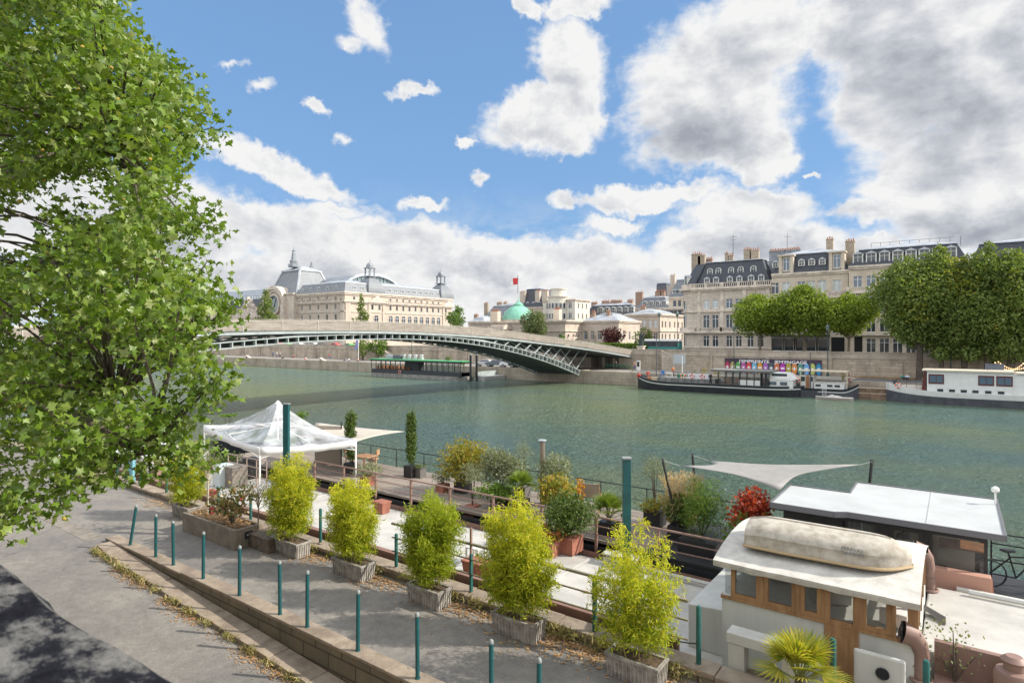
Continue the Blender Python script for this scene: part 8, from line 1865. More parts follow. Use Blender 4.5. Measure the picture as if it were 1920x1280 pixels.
# ------------------------------------------------------------------ big plane tree at left
def cam2w(X, Y): return (CS * X - SN * Y, SN * X + CS * Y)
def plane_tree():
 tx, ty = cam2w(-9.6, 10.0); t = thing('plane_tree', 'large leafy plane tree filling the left side of the photo', 'tree', (tx, ty, QZ)); rnd = random.Random(12); rng = np.random.default_rng(12)
 EDGE = [(-900, 120), (-200, 210), (0, 238), (60, 255), (92, 258), (115, 318), (150, 345), (200, 372), (245, 388), (280, 378), (320, 345), (350, 325), (385, 335), (430, 335), (470, 345), (510, 352), (545, 400), (590, 412), (630, 398), (680, 396), (715, 410), (745, 385), (775, 345), (800, 330), (835, 345), (862, 330), (885, 262), (900, 150), (930, 120), (955, 40), (972, 10), (1000, 0)]
 def edge(py):
  for (a, ea), (b, eb) in zip(EDGE[:-1], EDGE[1:]):
   if a <= py <= b: return ea + (eb - ea) * (py - a) / (b - a)
  return -999
 GAPS = [(35, 425, 46), (15, 250, 16), (60, 610, 26), (190, 395, 20), (230, 690, 22), (345, 735, 30), (250, 860, 25), (25, 820, 18), (110, 345, 18), (330, 455, 16), (215, 310, 12), (60, 880, 20)]
 centres = []; tries = 0
 while len(centres) < 640 and tries < 90000:
  tries += 1
  px = rnd.uniform(-520, 0) if rnd.random() < .22 else rnd.uniform(-20, 440); py = rnd.uniform(-600, 985) if px < 0 else rnd.uniform(-120, 985); d = rnd.uniform(6.6, 12.2)
  if py > 830: d = rnd.uniform(6.2, 9.5)
  X = (px - 960) / F * d; z = EYE - (py - HY) / F * d; rp = .36 / d * F
  if px + rp * .75 > edge(py): continue
  if any((px - gx) ** 2 + (py - gy) ** 2 < (gr + rp * .7) ** 2 for gx, gy, gr in GAPS): continue
  x, y = cam2w(X, d)
  if y < .9 or y > 10.2 or z > 19: continue
  if sqrt((x - tx) ** 2 + (y - ty) ** 2) > 7.8: continue
  if py > 880 and px < -60: continue
  if py > 640 and rnd.random() < .35: continue
  if any((x - c[0]) ** 2 + (y - c[1]) ** 2 + (z - c[2]) ** 2 < .43 ** 2 for c in centres): continue
  centres.append((x, y, z))
 # outlying sprays that give the ragged outline: (px, py, depth)
 for px, py, d in ((405, 410, 8.6), (385, 432, 8.6), (360, 425, 8.8), (425, 565, 8.2), (432, 590, 8.2), (425, 712, 7.8), (405, 725, 7.8), (378, 740, 7.9), (335, 130, 9.5), (362, 165, 9.4), (268, 92, 9.6), (398, 245, 9.0), (392, 215, 9.0), (355, 868, 8.0), (380, 848, 8.0), (330, 850, 8.2), (145, 905, 7.2), (120, 925, 7.2), (40, 960, 6.8), (15, 975, 6.8), (395, 510, 8.4), (350, 795, 8.0), (300, 870, 8.0), (240, 870, 7.8), (200, 850, 7.6)):
  X = (px - 20 - 960) / F * d; x, y = cam2w(X, d); centres.append((x, y, EYE - (py - HY) / F * d))
 Cn = np.array(centres)
 per = 100; pts = []
 for c in Cn:
  v = rng.normal(size=(per, 3)); v /= np.linalg.norm(v, axis=1, keepdims=True); r = .43 * rng.random(per) ** .5
  pts.append(c + v * r[:, None] * np.array([1.05, 1.05, .85]))
 P = np.concatenate(pts)
 cloud_mesh('foliage', P, .098, PL[0], PL[1], LM_PLANE, t, 3, up=(.5, .2, .8), upw=.38, droop=(0, 0, -1, .35))
 # fruit balls
 mb = MB()
 for i in range(150):
  c = centres[rnd.randrange(len(centres))]; p = (c[0] + rnd.uniform(-.4, .4), c[1] + rnd.uniform(-.4, .4), c[2] - rnd.uniform(.1, .4)); mb.lathe(p, [(.004, -.022), (.02, -.012), (.024, 0), (.018, .014), (.004, .024)], 7)
 mb.build('seed_balls', mat('seed_ball', (.36, .26, .05), .9), t, smooth=True)['kind'] = 'stuff'
 # trunk and limbs
 mb = MB(); zt = 7.2; trunk = [Vector((tx, ty, QZ - .1)), Vector((tx + .05, ty, 4.2)), Vector((tx - .02, ty + .05, 6)), Vector((tx + .1, ty + .1, zt)), Vector((tx + .2, ty + .2, 10.5)), Vector((tx + .1, ty + .5, 14)), Vector((tx + .2, ty + .6, 17))]
 mb.tube(trunk, [.46, .36, .33, .30, .22, .14, .05], 14); mb.build('trunk', M_BARK, t, smooth=True)
 limbs = []
 tgt = [(-9.0 + 2.6, 9.2, 10.1), (-5.6, 8.6, 7.6), (-5.9, 9.0, 11.2), (-6.8, 7.6, 6.5), (-7.6, 8.0, 5.9), (-5.8, 10.6, 9.4), (-7.6, 11.0, 13.2), (-7.5, 7.4, 13.2), (-10.5, 7.0, 9), (-11.8, 11, 12), (-5.0, 8.4, 5.9 + 1.0), (-7.5, 12, 7.5)]
 for X, Y, z in tgt:
  x, y = cam2w(X, Y); base = trunk[3] if z < 11 else trunk[4]; base = base + Vector((0, 0, rnd.uniform(-.8, .6))); e = Vector((x, y, z)); m1 = base.lerp(e, .35) + Vector((0, 0, .35 + rnd.uniform(-.1, .2))); m2 = base.lerp(e, .7) + Vector((rnd.uniform(-.2, .2), rnd.uniform(-.2, .2), .25))
  mb = MB(); mb.tube([base, m1, m2, e], [.15, .11, .065, .02], 8); mb.build('limb', M_BARK, t, smooth=True)
  for q in range(13): 
   u = q / 12; p = base.lerp(m1, u * 3) if u < 1 / 3 else (m1.lerp(m2, u * 3 - 1) if u < 2 / 3 else m2.lerp(e, u * 3 - 2)); limbs.append(p)
 LA = np.array([tuple(p) for p in limbs]); mb = MB()
 for c in centres:
  d = ((LA - np.array(c)) ** 2).sum(1); p = Vector(LA[int(d.argmin())]); cc = Vector(c)
  if (cc - p).length < 3.4: mb.tube([p, p.lerp(cc, .5) + Vector((rnd.uniform(-.12, .12), rnd.uniform(-.12, .12), .1)), cc, cc + (cc - p).normalized() * .2], [.028, .02, .010, .005], 5)
 mb.build('twigs', M_BARKD, t)
plane_tree()

# ------------------------------------------------------------------ bamboo planters on the quay
def bamboo_clump(t, x, y, z0, h, rx, ry, n, lm, seed, loose=0.0, lean=(0, 0)):
 rng = np.random.default_rng(seed); rnd = random.Random(seed); P = []
 mb = MB(); canes = 34
 for i in range(canes):
  a = i * 2.399 + rnd.uniform(-.3, .3); r0 = ((i + .5) / canes) ** .5; bx, by = x + cos(a) * r0 * rx * .45, y + sin(a) * r0 * ry * .4; hh = h * rnd.uniform(.6, 1.10) * (1 - .25 * r0 * r0)
  ex, ey = x + cos(a) * r0 * rx * 1.0 + lean[0], y + sin(a) * r0 * ry + lean[1]; pts = []
  for k in range(6):
   u = k / 5; pts.append(Vector((bx + (ex - bx) * u ** .8, by + (ey - by) * u ** .8, z0 + hh * (u - .07 * u * u))))
  if i % 2 == 0: mb.tube(pts, [.007, .006, .005, .004, .003, .002], 4)
  m = int(n / canes)
  # side twigs carry leaf tufts
  nt = max(6, m // 9)
  for q in range(nt):
   u = rnd.uniform(.10, 1) ** .85; k = min(4, int(u * 5)); p = pts[k].lerp(pts[k + 1], u * 5 - k); dx, dy = rnd.gauss(0, 1), rnd.gauss(0, 1); l = sqrt(dx * dx + dy * dy) + 1e-6; s = rnd.uniform(.03, .24 + loose * .1) * (1.35 - .8 * u)
   c = np.array([p.x + dx / l * s, p.y + dy / l * s, p.z + rnd.uniform(-.02, .08)])
   P.append(c + rng.normal(size=(9, 3)) * np.array([.05, .05, .045]))
 mb.build('canes', mat('bamboo_cane', (.30, .27, .08), .6), t)
 P = np.concatenate(P); zz = (P[:, 2] - z0) / h
 low = rng.random(len(P)) > zz * .9 + .15
 cloud_mesh('foliage', P[~low], .105, BL[0], BL[1], lm, t, seed, up=(0, 0, 1), upw=.25, droop=(0, 0, -1, .38))
 cloud_mesh('lower_foliage', P[low], .115, BL[0], BL[1], LM_BAMG, t, seed + 1, up=(0, 0, 1), upw=.25, droop=(0, 0, -1, .38))
def planter(label, px0, px1, yy, seed, h, n, z0=QZ, rx=.62, ry=.5, lm=None, loose=0.0, depth=.46, hgt=.40, rot=0.0, lean=(0, 0)):
 xa, xb = XT(px0, yy), XT(px1, yy); x = (xa + xb) / 2; L = xb - xa; t = thing('bamboo_planter', label, 'planter', (x, yy + depth / 2, z0), rot, 'bamboo planters along the quay')
 mb = MB(); d = depth / 2; tp = .035
 mb.prism([(-L / 2 + tp, -d + tp), (L / 2 - tp, -d + tp), (L / 2 - tp, d - tp), (-L / 2 + tp, d - tp)], 0, hgt - .04, None, top=[(-L / 2, -d), (L / 2, -d), (L / 2, d), (-L / 2, d)])
 k = int(L / .075)
 for i in range(k): u = -L / 2 + .05 + (L - .1) * i / (k - 1); mb.add([(u - .014, -d + tp - .022, .01), (u + .014, -d + tp - .022, .01), (u + .014, -d - .012, hgt - .05), (u - .014, -d - .012, hgt - .05), (u - .014, -d + .05, .01), (u + .014, -d + .05, .01), (u + .014, -d + .03, hgt - .05), (u - .014, -d + .03, hgt - .05)], [(0, 1, 2, 3), (0, 3, 7, 4), (1, 5, 6, 2)])
 k = int(depth / .075)
 for i in range(k): u = -d + .05 + (depth - .1) * i / (k - 1); mb.add([(L / 2 - tp + .022, u - .014, .01), (L / 2 - tp + .022, u + .014, .01), (L / 2 + .012, u + .014, hgt - .05), (L / 2 + .012, u - .014, hgt - .05), (L / 2 - .05, u - .014, .01), (L / 2 - .05, u + .014, .01), (L / 2 - .03, u + .014, hgt - .05), (L / 2 - .03, u - .014, hgt - .05)], [(0, 1, 2, 3), (0, 3, 7, 4), (1, 5, 6, 2)])
 mb.build('trough', M_CONC, t, local=True)
 mb = MB(); w = .04
 for a in ((-L / 2 - .015, L / 2 + .015, -d - .015, -d + w), (-L / 2 - .015, L / 2 + .015, d - w, d + .015), (-L / 2 - .015, -L / 2 + w, -d + w, d - w), (L / 2 - w, L / 2 + .015, -d + w, d - w)): mb.box(*a, hgt - .04, hgt + .005)
 mb.build('rim', M_CONC, t, local=True)
 mb = MB(); mb.box(-L / 2 + w, L / 2 - w, -d + w, d - w, hgt - .06, hgt - .02); mb.build('soil', M_SOIL, t, local=True)
 bamboo_clump(t, x, yy + depth / 2, z0 + hgt - .05, h * 1.06, rx * 1.2, ry * 1.1, int(n * 1.8), lm or LM_BAM, seed, loose, lean)
 return t
GAPB = {}
planter('bamboo in ribbed concrete planter at far left behind the long trough', 322, 352, 10.0 - .3, 31, 2.1, 8000, rx=.70, ry=.5, lm=LM_BAM)
planter('tall bamboo in ribbed planter in front of the teal mooring post', 507, 556, 9.75, 32, 2.45, 11500, rx=.66)
planter('bamboo planter between the tall teal mooring post and the thin railing post, third from left', 622, 677, 9.75, 33, 2.2, 10500, rx=.60, lean=(-.12, .05))
planter('bamboo planter in the middle of the quay, fourth from left, darker green low down', 762, 821, 9.72, 34, 2.2, 12000, rx=.58, lean=(.1, 0), lm=LM_BAMG)
planter('bushiest bamboo planter, fifth from left, drooping over the terracotta pot', 921, 1000, 9.72, 35, 2.35, 13500, rx=.72, lm=LM_BAM)
planter('sparse yellowish bamboo in the nearest planter by the wheelhouse', 1134, 1233, 9.68, 36, 2.35, 6200, rx=.68, loose=.6, lm=LM_BAM)

# long concrete trough with camellia and a thin tree
def trough():
 yy = 9.15; xa, xb = XT(342, yy), XT(440, yy); t = thing('concrete_trough', 'long brown concrete trough with shrub and thin pale tree behind the far bollards', 'planter', ((xa + xb) / 2, yy + .4, QZ))
 d = .85; mb = MB()
 for a in ((xa, xb, yy, yy + .09), (xa, xb, yy + d - .09, yy + d), (xa, xa + .09, yy + .09, yy + d - .09), (xb - .09, xb, yy + .09, yy + d - .09)): mb.box(*a, QZ, QZ + .56)
 mb.build('trough', M_CONC2, t, bevel=.01); mb = MB(); mb.box(xa + .09, xb - .09, yy + .09, yy + d - .09, QZ + .3, QZ + .49); mb.build('soil', M_SOIL, t)
 mb = MB(); mb.box(xb + .005, xb + .02, yy + .30, yy + .52, QZ + .25, QZ + .45); s = mb.build('small_plaque', M_IRON, t); mb = MB(); mb.lathe((0, 0, 0), [(.05, 0), (.05, .004)], 10); mb.v = [(xb + .021 + v[2], yy + .41 + v[0], QZ + .35 + v[1] * .6) for v in mb.v]; mb.build('pictogram', M_WHITE, s)
 rng = np.random.default_rng(4); rnd = random.Random(4); cx, cy = XT(436, yy + .4), yy + .4; z0 = QZ + .48
 bl = [(cx + rnd.uniform(-.45, .45), cy + rnd.uniform(-.35, .35), z0 + rnd.uniform(.35, 1.05), .34, .32, .26) for _ in range(13)]
 P = crown_pts(rng, bl, 700, .5); cloud_mesh('camellia_foliage', P[rng.random(len(P)) < .8], .10, RH2[0], RH2[1], LM_CAM, t, 4)
 mb = MB()
 for b_ in bl: mb.tube([(cx, cy, z0), (cx + (b_[0] - cx) * .4, cy + (b_[1] - cy) * .4, z0 + .4), b_[:3]], [.03, .018, .006], 5)
 mb.build('camellia_stems', M_BARKD, t)
 mb = MB()
 for b_ in bl[:5]: mb.lathe((b_[0] + .2, b_[1] - .28, b_[2] - .05), [(.01, -.03), (.04, 0), (.03, .03), (.01, .04)], 7)
 mb.build('red_flowers', mat('red_flower', (.45, .03, .05), .6), t)
 sx, sy = XT(386, yy + .4), yy + .45; mb = MB(); pk = Vector((sx + .02, sy, z0 + 1.45)); mb.tube([(sx, sy, z0 - .1), (sx + .03, sy, z0 + .7), pk], [.035, .028, .02], 7); tips = []
 for i in range(30):
  a = rnd.uniform(0, 2 * pi); e = pk + Vector((cos(a) * rnd.uniform(.15, .5), sin(a) * rnd.uniform(.15, .45), rnd.uniform(.0, .75))); b0 = pk + Vector((0, 0, rnd.uniform(-.6, 0))); mb.tube([b0, b0.lerp(e, .5) + Vector((0, 0, .05)), e], [.012, .008, .003], 4); tips += [tuple(e)] * 11 + [tuple(b0.lerp(e, .7))] * 5
 mb.build('thin_tree', mat('pale_bark', (.42, .37, .28), .9), t); T = np.array(tips) + rng.normal(size=(len(tips), 3)) * .09; cloud_mesh('thin_tree_foliage', T, .075, RH[0], RH[1], LM_GREYG, t, 9)
 P = np.stack([rng.uniform(xa + .15, xb - .15, 500), rng.uniform(yy + .12, yy + d - .12, 500), QZ + .5 + rng.random(500) * .12], 1); cloud_mesh('dry_weeds', P, .12, BL[0], BL[1], LM_DRY, t, 10, up=(1, 0, 0), upw=.2)
 # small box next to it with a bare sapling
 yy = 9.55; xa, xb = XT(466, yy), XT(503, yy); t = thing('small_planter', 'small dark timber planter with a bare sapling at the end of the trough', 'planter', ((xa + xb) / 2, yy + .3, QZ)); mb = MB(); mb.box(xa, xb, yy, yy + .6, QZ, QZ + .36); mb.build('box', mat('dark_timber', (.13, .10, .075), .9, var=.4, vscale=6), t, bevel=.01); mb = MB(); mb.box(xa - .02, xb + .02, yy - .02, yy + .62, QZ + .362, QZ + .40); mb.build('rim', mat('dark_timber', (.13, .10, .075)), t)
 mb = MB(); c = Vector((XT(484, yy + .3), yy + .3, QZ + .35)); mb.tube([c, c + Vector((.02, 0, 1.0))], [.022, .016], 6); tp = []
 for i in range(26):
  a = rnd.uniform(0, 2 * pi); b0 = c + Vector((0, 0, rnd.uniform(.6, 1.05))); e = b0 + Vector((cos(a) * rnd.uniform(.2, .5), sin(a) * rnd.uniform(.2, .4), rnd.uniform(.15, .8))); mb.tube([b0, b0.lerp(e, .5) + Vector((rnd.uniform(-.05, .05), 0, 0)), e], [.010, .007, .003], 4); tp += [tuple(e)] * 4
 mb.build('sapling', M_BARK, t); cloud_mesh('sparse_leaves', np.array(tp) + rng.normal(size=(len(tp), 3)) * .08, .06, RH[0], RH[1], LM_GREYG, t, 3)
trough()

# ------------------------------------------------------------------ potted plants on the boats
def pot(t, x, y, z, w, h, m, box=True):
 mb = MB()
 if box: mb.box(x - w / 2, x + w / 2, y - w / 2, y + w / 2, z, z + h)
 else: mb.lathe((x, y, z), [(w * .34, 0), (w * .48, h * .85), (w * .53, h * .86), (w * .53, h), (w * .42, h), (w * .42, h * .93)], 16)
 mb.build('pot', m, t, smooth=not box)
M_POTB = mat('black_pot', (.02, .02, .022), .5); M_POTT = mat('terracotta_pot', (.30, .115, .075), .85, var=.25, vscale=3); M_POTG = mat('grey_pot', (.12, .11, .10), .7)
def bush(name, label, px, yy, z, top_py, wpx, lm, seed, potm=None, pw=.4, ph=.4, leaf=.08, dens=900, nb=12, base=0, tv=RH2, cat='potted plant', shape='round', box=True, thin=1.0, stem=True, shell=.5, squash=1.0):
 x = XT(px, yy); D = DEP(x, yy); zt = ZA(top_py, x, yy); r = wpx / 2 / F * D; t = thing(name, label, cat, (x, yy, z)); rng = np.random.default_rng(seed); rnd = random.Random(seed)
 z0 = z + (ph if potm else 0) + base; h = zt - z0; bl = []; dens *= 2.0; leaf *= 1.22; r *= 1.45
 for i in range(nb):
  v = (i + .5) / nb; wd_ = {'round': sqrt(max(.08, 1 - (2 * v - 1) ** 2 * .8)), 'col': 1.0 if v < .8 else .75}[shape]; a = rnd.uniform(0, 2 * pi); br = r * rnd.uniform(.38, .55) if shape == 'round' else r * .52; rr = (r - br) * wd_ * rnd.uniform(.3, 1) * (1 if shape == 'round' else .25)
  bz = min(br * squash, h * .3) if shape == 'round' else h / nb * 1.4
  bl.append((x + cos(a) * rr, yy + sin(a) * rr, z0 + bz * .8 + (h - 1.7 * bz) * v, br, br, bz))
 P = crown_pts(rng, bl, dens, shell); P = P[rng.random(len(P)) < thin]; P = P[P[:, 2] > z + (ph * .8 if potm else 0)]; cloud_mesh('foliage', P, leaf, tv[0], tv[1], lm, t, seed, up=(.3, 0, 1), upw=.2)
 if potm: pot(t, x, yy, z, pw, ph, potm, box)
 if stem:
  mb = MB(); s0 = Vector((x, yy, z + (ph * .9 if potm else 0)))
  for b_ in bl[::2]: mb.tube([s0, s0.lerp(Vector(b_[:3]), .5) + Vector((0, 0, .03)), b_[:3]], [.022, .014, .005], 5)
  mb.build('stem', M_BARKD, t)
 return t
def fan_palm(name, label, px, yy, z, potm, pw, ph, nf, L, seed, lm, trunk=.25):
 x = XT(px, yy); t = thing(name, label, 'palm', (x, yy, z)); rnd = random.Random(seed); 
 if potm: pot(t, x, yy, z, pw, ph, potm, True)
 z0 = z + (ph if potm else 0) + trunk; mb = MB(); vs = []; fs = []
 for i in range(nf):
  a = 2 * pi * i * .618 + rnd.uniform(-.2, .2); el = R(rnd.uniform(5, 82)); d = Vector((cos(a) * cos(el), sin(a) * cos(el), sin(el))); st_ = L * rnd.uniform(.35, .5); p = Vector((x, yy, z0)) + d * st_
  mb.tube([(x, yy, z0 - .1), p], [.012, .007], 4)
  side = d.cross(Vector((0, 0, 1))); side = side.normalized() if side.length > .05 else Vector((1, 0, 0)); up = side.cross(d); ll = L * rnd.uniform(.5, .65)
  for k in range(17):
   th = R(-82 + 164 * k / 16); q = (d * cos(th) + side * sin(th)).normalized(); w = up.cross(q).normalized() * .012; l = ll * (.72 + .28 * cos(th)); dr = Vector((0, 0, -.16 * l)); b = len(vs)
   vs += [p + w * .6, p + q * l * .55 + w * 1.3 + dr * .2, p + q * l + dr, p + q * l * .55 - w * 1.3 + dr * .2, p - w * .6]; fs.append((b, b + 1, b + 2, b + 3, b + 4))
 mb.build('leaf_stalks', mat('stalk', (.16, .18, .05), .6), t); m2 = MB(); m2.add(vs, fs); m2.build('fronds', lm, t)
 m3 = MB(); m3.cyl((x, yy), .09, z0 - trunk - .05, z0, 10, .07); m3.build('trunk', M_BARKD, t); return t
LM_PALMY = leafmat('palm_yellow', [(.26, .28, .03), (.40, .36, .05), (.18, .24, .03), (.50, .42, .08)], .35)
LM_PALMG = leafmat('palm_green', [(.09, .15, .025), (.15, .21, .035), (.20, .25, .05)], .35)

bush('column_cypress', 'slim columnar cypress beside the white canopy leg', 657, 17.2, DZ, 765, 24, LM_CYP, 51, M_POTB, .42, .5, .07, 2400, 9, shape='col', cat='cypress')
bush('column_cypress', 'slim columnar cypress in a dark box at the tip of the beige awning', 771, 18.4, DZ, 765, 24, LM_CYP, 52, M_POTB, .45, .5, .07, 2400, 9, shape='col', cat='cypress')
bush('potted_shrub', 'small round shrub in a grey bowl right of the cypress at the awning tip', 788, 18.6, DZ, 868, 22, LM_GREYG, 53, M_POTG, .36, .36, .06, 900, 5)
bush('potted_shrub', 'loose golden shrub, tallest of the deck plants left of the olives', 868, 17.8, DZ, 822, 82, LM_YO, 54, M_POTB, .5, .4, .075, 560, 16, thin=.8, squash=1.3)
bush('olive_tree', 'small silvery olive on a thin stem in front of the golden shrub', 886, 16.5, DZ - .3, 862, 44, LM_OLIVE, 55, M_POTT, .42, .35, .07, 900, 9, base=.75, tv=BL, cat='olive tree', thin=.9)
bush('olive_tree', 'wide grey olive bush between the golden shrub and the stove flue', 940, 17.9, DZ, 838, 76, LM_OLIVE, 56, M_POTB, .5, .4, .075, 800, 15, base=.15, tv=RH, cat='olive tree')
bush('potted_shrub', 'dark leafy shrub below the wide olive bush', 938, 16.8, DZ, 905, 70, LM_GRN, 57, M_POTB, .5, .35, .08, 520, 9)
bush('olive_tree', 'slender olive with bare trunk just left of the stove flue', 982, 18.8, DZ, 822, 42, LM_OLIVE, 58, M_POTG, .4, .35, .07, 900, 8, base=.95, tv=BL, cat='olive tree', thin=.8)
fan_palm('fan_palm', 'bright green fan palm among the deck plants left of the flue', 977, 17.2, DZ, M_POTB, .45, .4, 22, .75, 59, LM_PALMG, .35)
bush('olive_tree', 'pale olive bush right behind the stove flue', 1043, 18.3, DZ, 848, 62, LM_OLIVE, 60, M_POTG, .45, .35, .075, 760, 12, base=.1, tv=RH, cat='olive tree', thin=.75)
bush('potted_shrub', 'golden yellow shrub under the pale olive bush', 1042, 17.2, DZ, 888, 66, LM_YO, 61, M_POTG, .45, .35, .085, 520, 10)
bush('potted_shrub', 'small orange leaved shrub behind the juniper', 1082, 17.8, DZ, 895, 24, leafmat('orange_leaf', [(.45, .22, .03), (.55, .30, .05), (.35, .16, .03)]), 62, M_POTG, .3, .3, .08, 800, 5)
bush('juniper', 'dark feathery juniper in a terracotta box on the white barge', 1066, 15.15, 2.3, 925, 86, LM_CYP, 63, M_POTT, .62, .45, .06, 1500, 15, tv=RH, cat='juniper')
fan_palm('fan_palm', 'fan palm in a black box on the plank deck left of the near mooring post', 1142, 16.6, DZ, M_POTB, .5, .42, 26, .80, 64, LM_PALMG, .15)
bush('olive_tree', 'slender olive with pale round crown right of the near mooring post', 1228, 18.3, DZ, 853, 54, LM_OLIVE, 65, M_POTB, .55, .5, .07, 820, 10, base=.85, tv=BL, cat='olive tree', thin=.85)
bush('potted_shrub', 'yellow trailing plant in the box below the slender olive', 1230, 18.1, DZ + .35, 928, 48, LM_YO, 66, None, .3, .3, .06, 700, 6, stem=False)
bush('potted_shrub', 'green bush in a black box below the shade sail', 1316, 17.0, DZ - .1, 893, 78, LM_GRN, 67, M_POTB, 1.0, .45, .10, 700, 14, tv=BL, squash=1.2)
bush('potted_shrub', 'dark bush behind the leaning sail pole', 1276, 17.7, DZ - .1, 925, 46, LM_CYP, 68, M_POTB, .6, .45, .08, 700, 9)
bush('red_maple', 'red leaved maple at the corner of the black cabin', 1412, 16.9, DZ - .1, 913, 80, LM_RED, 69, M_POTB, .5, .4, .085, 560, 13, base=.35, cat='maple', thin=.85)
bush('potted_shrub', 'green shrub below the red maple at the wheelhouse corner', 1384, 16.3, DZ - .1, 955, 52, LM_GRN, 70, M_POTB, .5, .35, .07, 800, 8)
bush('potted_shrub', 'green leafy tuft between red maple and black cabin', 1441, 16.3, DZ - .1, 955, 34, LM_GRN, 71, M_POTB, .35, .35, .08, 700, 6, tv=BL)
bush('potted_shrub', 'grey green shrub behind the third bamboo at the plank deck rail', 690, 16.4, DZ, 868, 56, LM_OLIVE, 72, M_POTT, .45, .35, .075, 600, 10, tv=RH, thin=.7)
bush('potted_shrub', 'small olive bush behind the fourth bamboo', 830, 17.4, DZ, 885, 42, LM_OLIVE, 73, M_POTT, .4, .3, .07, 600, 7, tv=RH, thin=.8)
bush('potted_shrub', 'red brown leafed bush in terracotta beside the juniper', 1030, 14.6, 2.3, 985, 60, leafmat('rust_leaf', [(.32, .12, .04), (.45, .2, .06), (.3, .28, .04)]), 74, M_POTT, .5, .4, .07, 500, 8, thin=.7)
bush('potted_shrub', 'orange flowering plant left of the white canopy', 398, 14.8, 2.2, 862, 40, leafmat('orange_leaf2', [(.55, .18, .03), (.5, .25, .05), (.12, .16, .03)]), 75, M_POTT, .4, .3, .07, 600, 6)
bush('potted_shrub', 'green shrub behind the canopy on the river side', 428, 18.5, DZ, 776, 30, LM_GRN, 76, M_POTB, .4, .4, .08, 700, 9, base=1.0)
bush('potted_shrub', 'tip of a green shrub above the beige awning', 566, 19.2, DZ, 770, 22, LM_GRN, 77, M_POTB, .4, .4, .08, 700, 8, base=1.2)
bush('potted_shrub', 'dark shrub under the left edge of the canopy', 425, 15.1, 2.2, 850, 46, LM_CYP, 78, M_POTG, .5, .4, .08, 500, 8)
# ornamental grass with pink plumes
x = XT(1278, 18.1); t = thing('plume_grass', 'ornamental grass with pinkish plumes below the shade sail', 'grass tuft', (x, 18.1, DZ)); rng = np.random.default_rng(80); n = 1700; a = rng.random(n) * 6.28; r = rng.random(n) ** .5 * .42; h = rng.uniform(.9, 1.75, n)
P = np.stack([x + np.cos(a) * r * h, 18.1 + np.sin(a) * r * h, DZ + h], 1); cloud_mesh('plumes', P, .14, BL[0], BL[1], LM_GPLUME, t, 1, up=(1, 0, 0), upw=.2, droop=(0, 0, 1, .8)); P2 = P.copy(); P2[:, 2] = DZ + .3 + (h - .9) * .9; cloud_mesh('blades', P2, .22, BL[0], BL[1], LM_GRASS, t, 2, up=(1, 0, 0), upw=.2, droop=(0, 0, 1, .7)); pot(t, x, 18.1, DZ, .5, .35, M_POTB)
# planters with little tree on the white barge aft
bush('young_tree', 'sparse young tree rising from the brown coaming box', 1790, 12.0, 3.0, 1148, 120, LM_GREYG, 81, None, .3, .3, .045, 130, 14, thin=.5, cat='young tree', squash=.6, shell=.2)
bush('potted_shrub', 'small plant on the left brown locker of the white barge', 300, 12.4, 2.75, 858, 16, LM_GREYG, 82, M_POTT, .22, .15, .05, 500, 5, thin=.6)
fan_palm('fan_palm', 'yellow green fan palm in front of the wooden wheelhouse door', 1500, 10.2, QZ, M_CONC, .5, .35, 30, .80, 83, LM_PALMY, .42)
fan_palm('fan_palm', 'fan palm with only its tips above the bottom right edge', 1775, 10.15, QZ - .1, M_CONC, .6, .35, 30, .75, 84, LM_PALMY, .0)

# hanging flowers on the rail, terracotta boxes on the white barge
for px, yy, w, l in ((1052, 15.0, .5, 'terracotta trough at the far edge of the white barge below the juniper'), (716, 14.6, .5, 'terracotta trough on the white barge behind the third bamboo'), (900, 12.2, .9, 'red brown trough on the white barge left of the bushiest bamboo')):
 x = XT(px, yy); t = thing('terracotta_trough', l, 'trough', (x, yy, 2.29), 0, 'terracotta troughs on the white barge'); mb = MB(); mb.prism([(x - w / 2 + .04, yy - .16), (x + w / 2 - .04, yy - .16), (x + w / 2 - .04, yy + .16), (x - w / 2 + .04, yy + .16)], 2.29, 2.64, None, top=[(x - w / 2, yy - .2), (x + w / 2, yy - .2), (x + w / 2, yy + .2), (x - w / 2, yy + .2)]); mb.build('trough', M_POTT, t); mb = MB(); mb.box(x - w / 2 - .02, x + w / 2 + .02, yy - .22, yy + .22, 2.642, 2.69); mb.build('rim', M_POTT, t)
for px, l in ((960, 'white plastic stool leg frame left of the juniper on the white barge'), (892, 'white plastic stool behind the teal railing post')):
 x = XT(px, 12.9); t = thing('white_stool', l, 'stool', (x, 12.9, 2.29), 0, 'white stools on the white barge'); mb = MB(); mb.box(-.22, .22, -.18, .18, .40, .43); mb.build('seat', M_WALLW, t, local=True)
 for sx in (-.2, .2):
  for sy in (-.16, .16): mb = MB(); mb.box(sx - .02, sx + .02, sy - .02, sy + .02, 0, .4); mb.build('leg', M_WALLW, t, local=True)

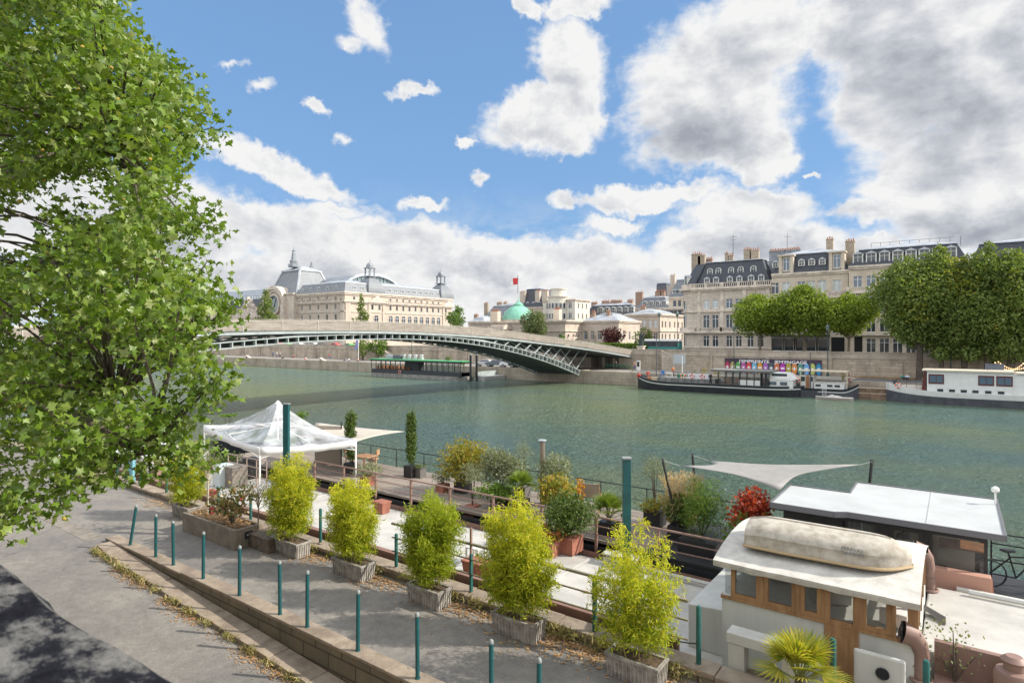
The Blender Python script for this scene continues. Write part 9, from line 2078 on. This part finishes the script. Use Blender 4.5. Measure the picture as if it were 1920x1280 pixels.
# ------------------------------------------------------------------ ground litter and weeds
rng = np.random.default_rng(77)
def strewn(n, segs, spread, zf, h=0.0):
 out = []
 for i in range(n):
  s = segs[int(rng.integers(len(segs)))]; x = rng.normal(s[0], s[2]); y = s[1] - abs(rng.normal(0, spread)) if spread > 0 else s[1] + abs(rng.normal(0, -spread)); out.append((x, y, zf(x) + .008 + rng.random() ** 2 * h))
 return np.array(out)
segs = [(XT(px, 10.2), 10.33, .55) for px in (300, 360, 560, 590, 690, 720, 840, 900, 1010, 1070, 1100, 1260)]
P = strewn(3400, segs, .33, lambda x: QZ, .02); P = P[P[:, 1] > 8.6]; tag(cloud_mesh('fallen_leaves', P, .07, RH[0], RH[1], LM_DRY, None, 1, up=(0, 0, 1), upw=.8), 'dry orange bamboo leaves strewn along the foot of the river kerb', 'leaf litter', kind='stuff')
P = np.stack([rng.uniform(-19.5, 2, 5200), 6.84 - np.abs(rng.normal(0, .14, 5200)), np.zeros(5200)], 1); k = np.sin(P[:, 0] * 2.1) + np.sin(P[:, 0] * 5.3) * .6 + rng.normal(0, .5, 5200); P = P[k > -.1]; P[:, 2] = [pz(x) + .01 + rng.random() * .01 for x in P[:, 0]]
tag(cloud_mesh('kerb_leaves', P, .06, RH[0], RH[1], LM_DRY, None, 2, up=(0, 0, 1), upw=.8), 'dry leaves gathered along the sunken stone strip', 'leaf litter', kind='stuff')
def weeds(nm, lab, xs, ys, zs, n, hh, seed):
 r2 = np.random.default_rng(seed); X = []; 
 for i in range(n): j = int(r2.integers(len(xs))); X.append((xs[j] + r2.normal(0, .16), ys[j] + r2.normal(0, .05), zs[j] + r2.random() * hh))
 tag(cloud_mesh(nm, np.array(X), .14, BL[0], BL[1], LM_GRASS, None, seed, up=(1, .2, 0), upw=.1, droop=(0, 0, 1, .55)), lab, 'weeds', kind='stuff')
xs = [-19.3, -19.0, -18.6, -18.2, -17.8, -17.4, -16.9, -16.5, -15.8, -14.9, -14.1, -13.3, -12.4, -11.6, -10.9, -10.2, -9.4, -8.6]
weeds('weeds', 'tufts of grass and weeds growing along the sunken stone strip', xs, [6.82] * len(xs), [pz(x) + .03 for x in xs], 1300, .10, 5)
xs = [XT(p, 10.35) for p in (330, 352, 560, 583, 700, 800, 845, 890, 1012, 1045, 1068, 1120, 1262)]
weeds('kerb_weeds', 'dry grass tufts at the foot of the river kerb between the planters', xs, [10.33] * len(xs), [QZ + .03] * len(xs), 1500, .22, 6)
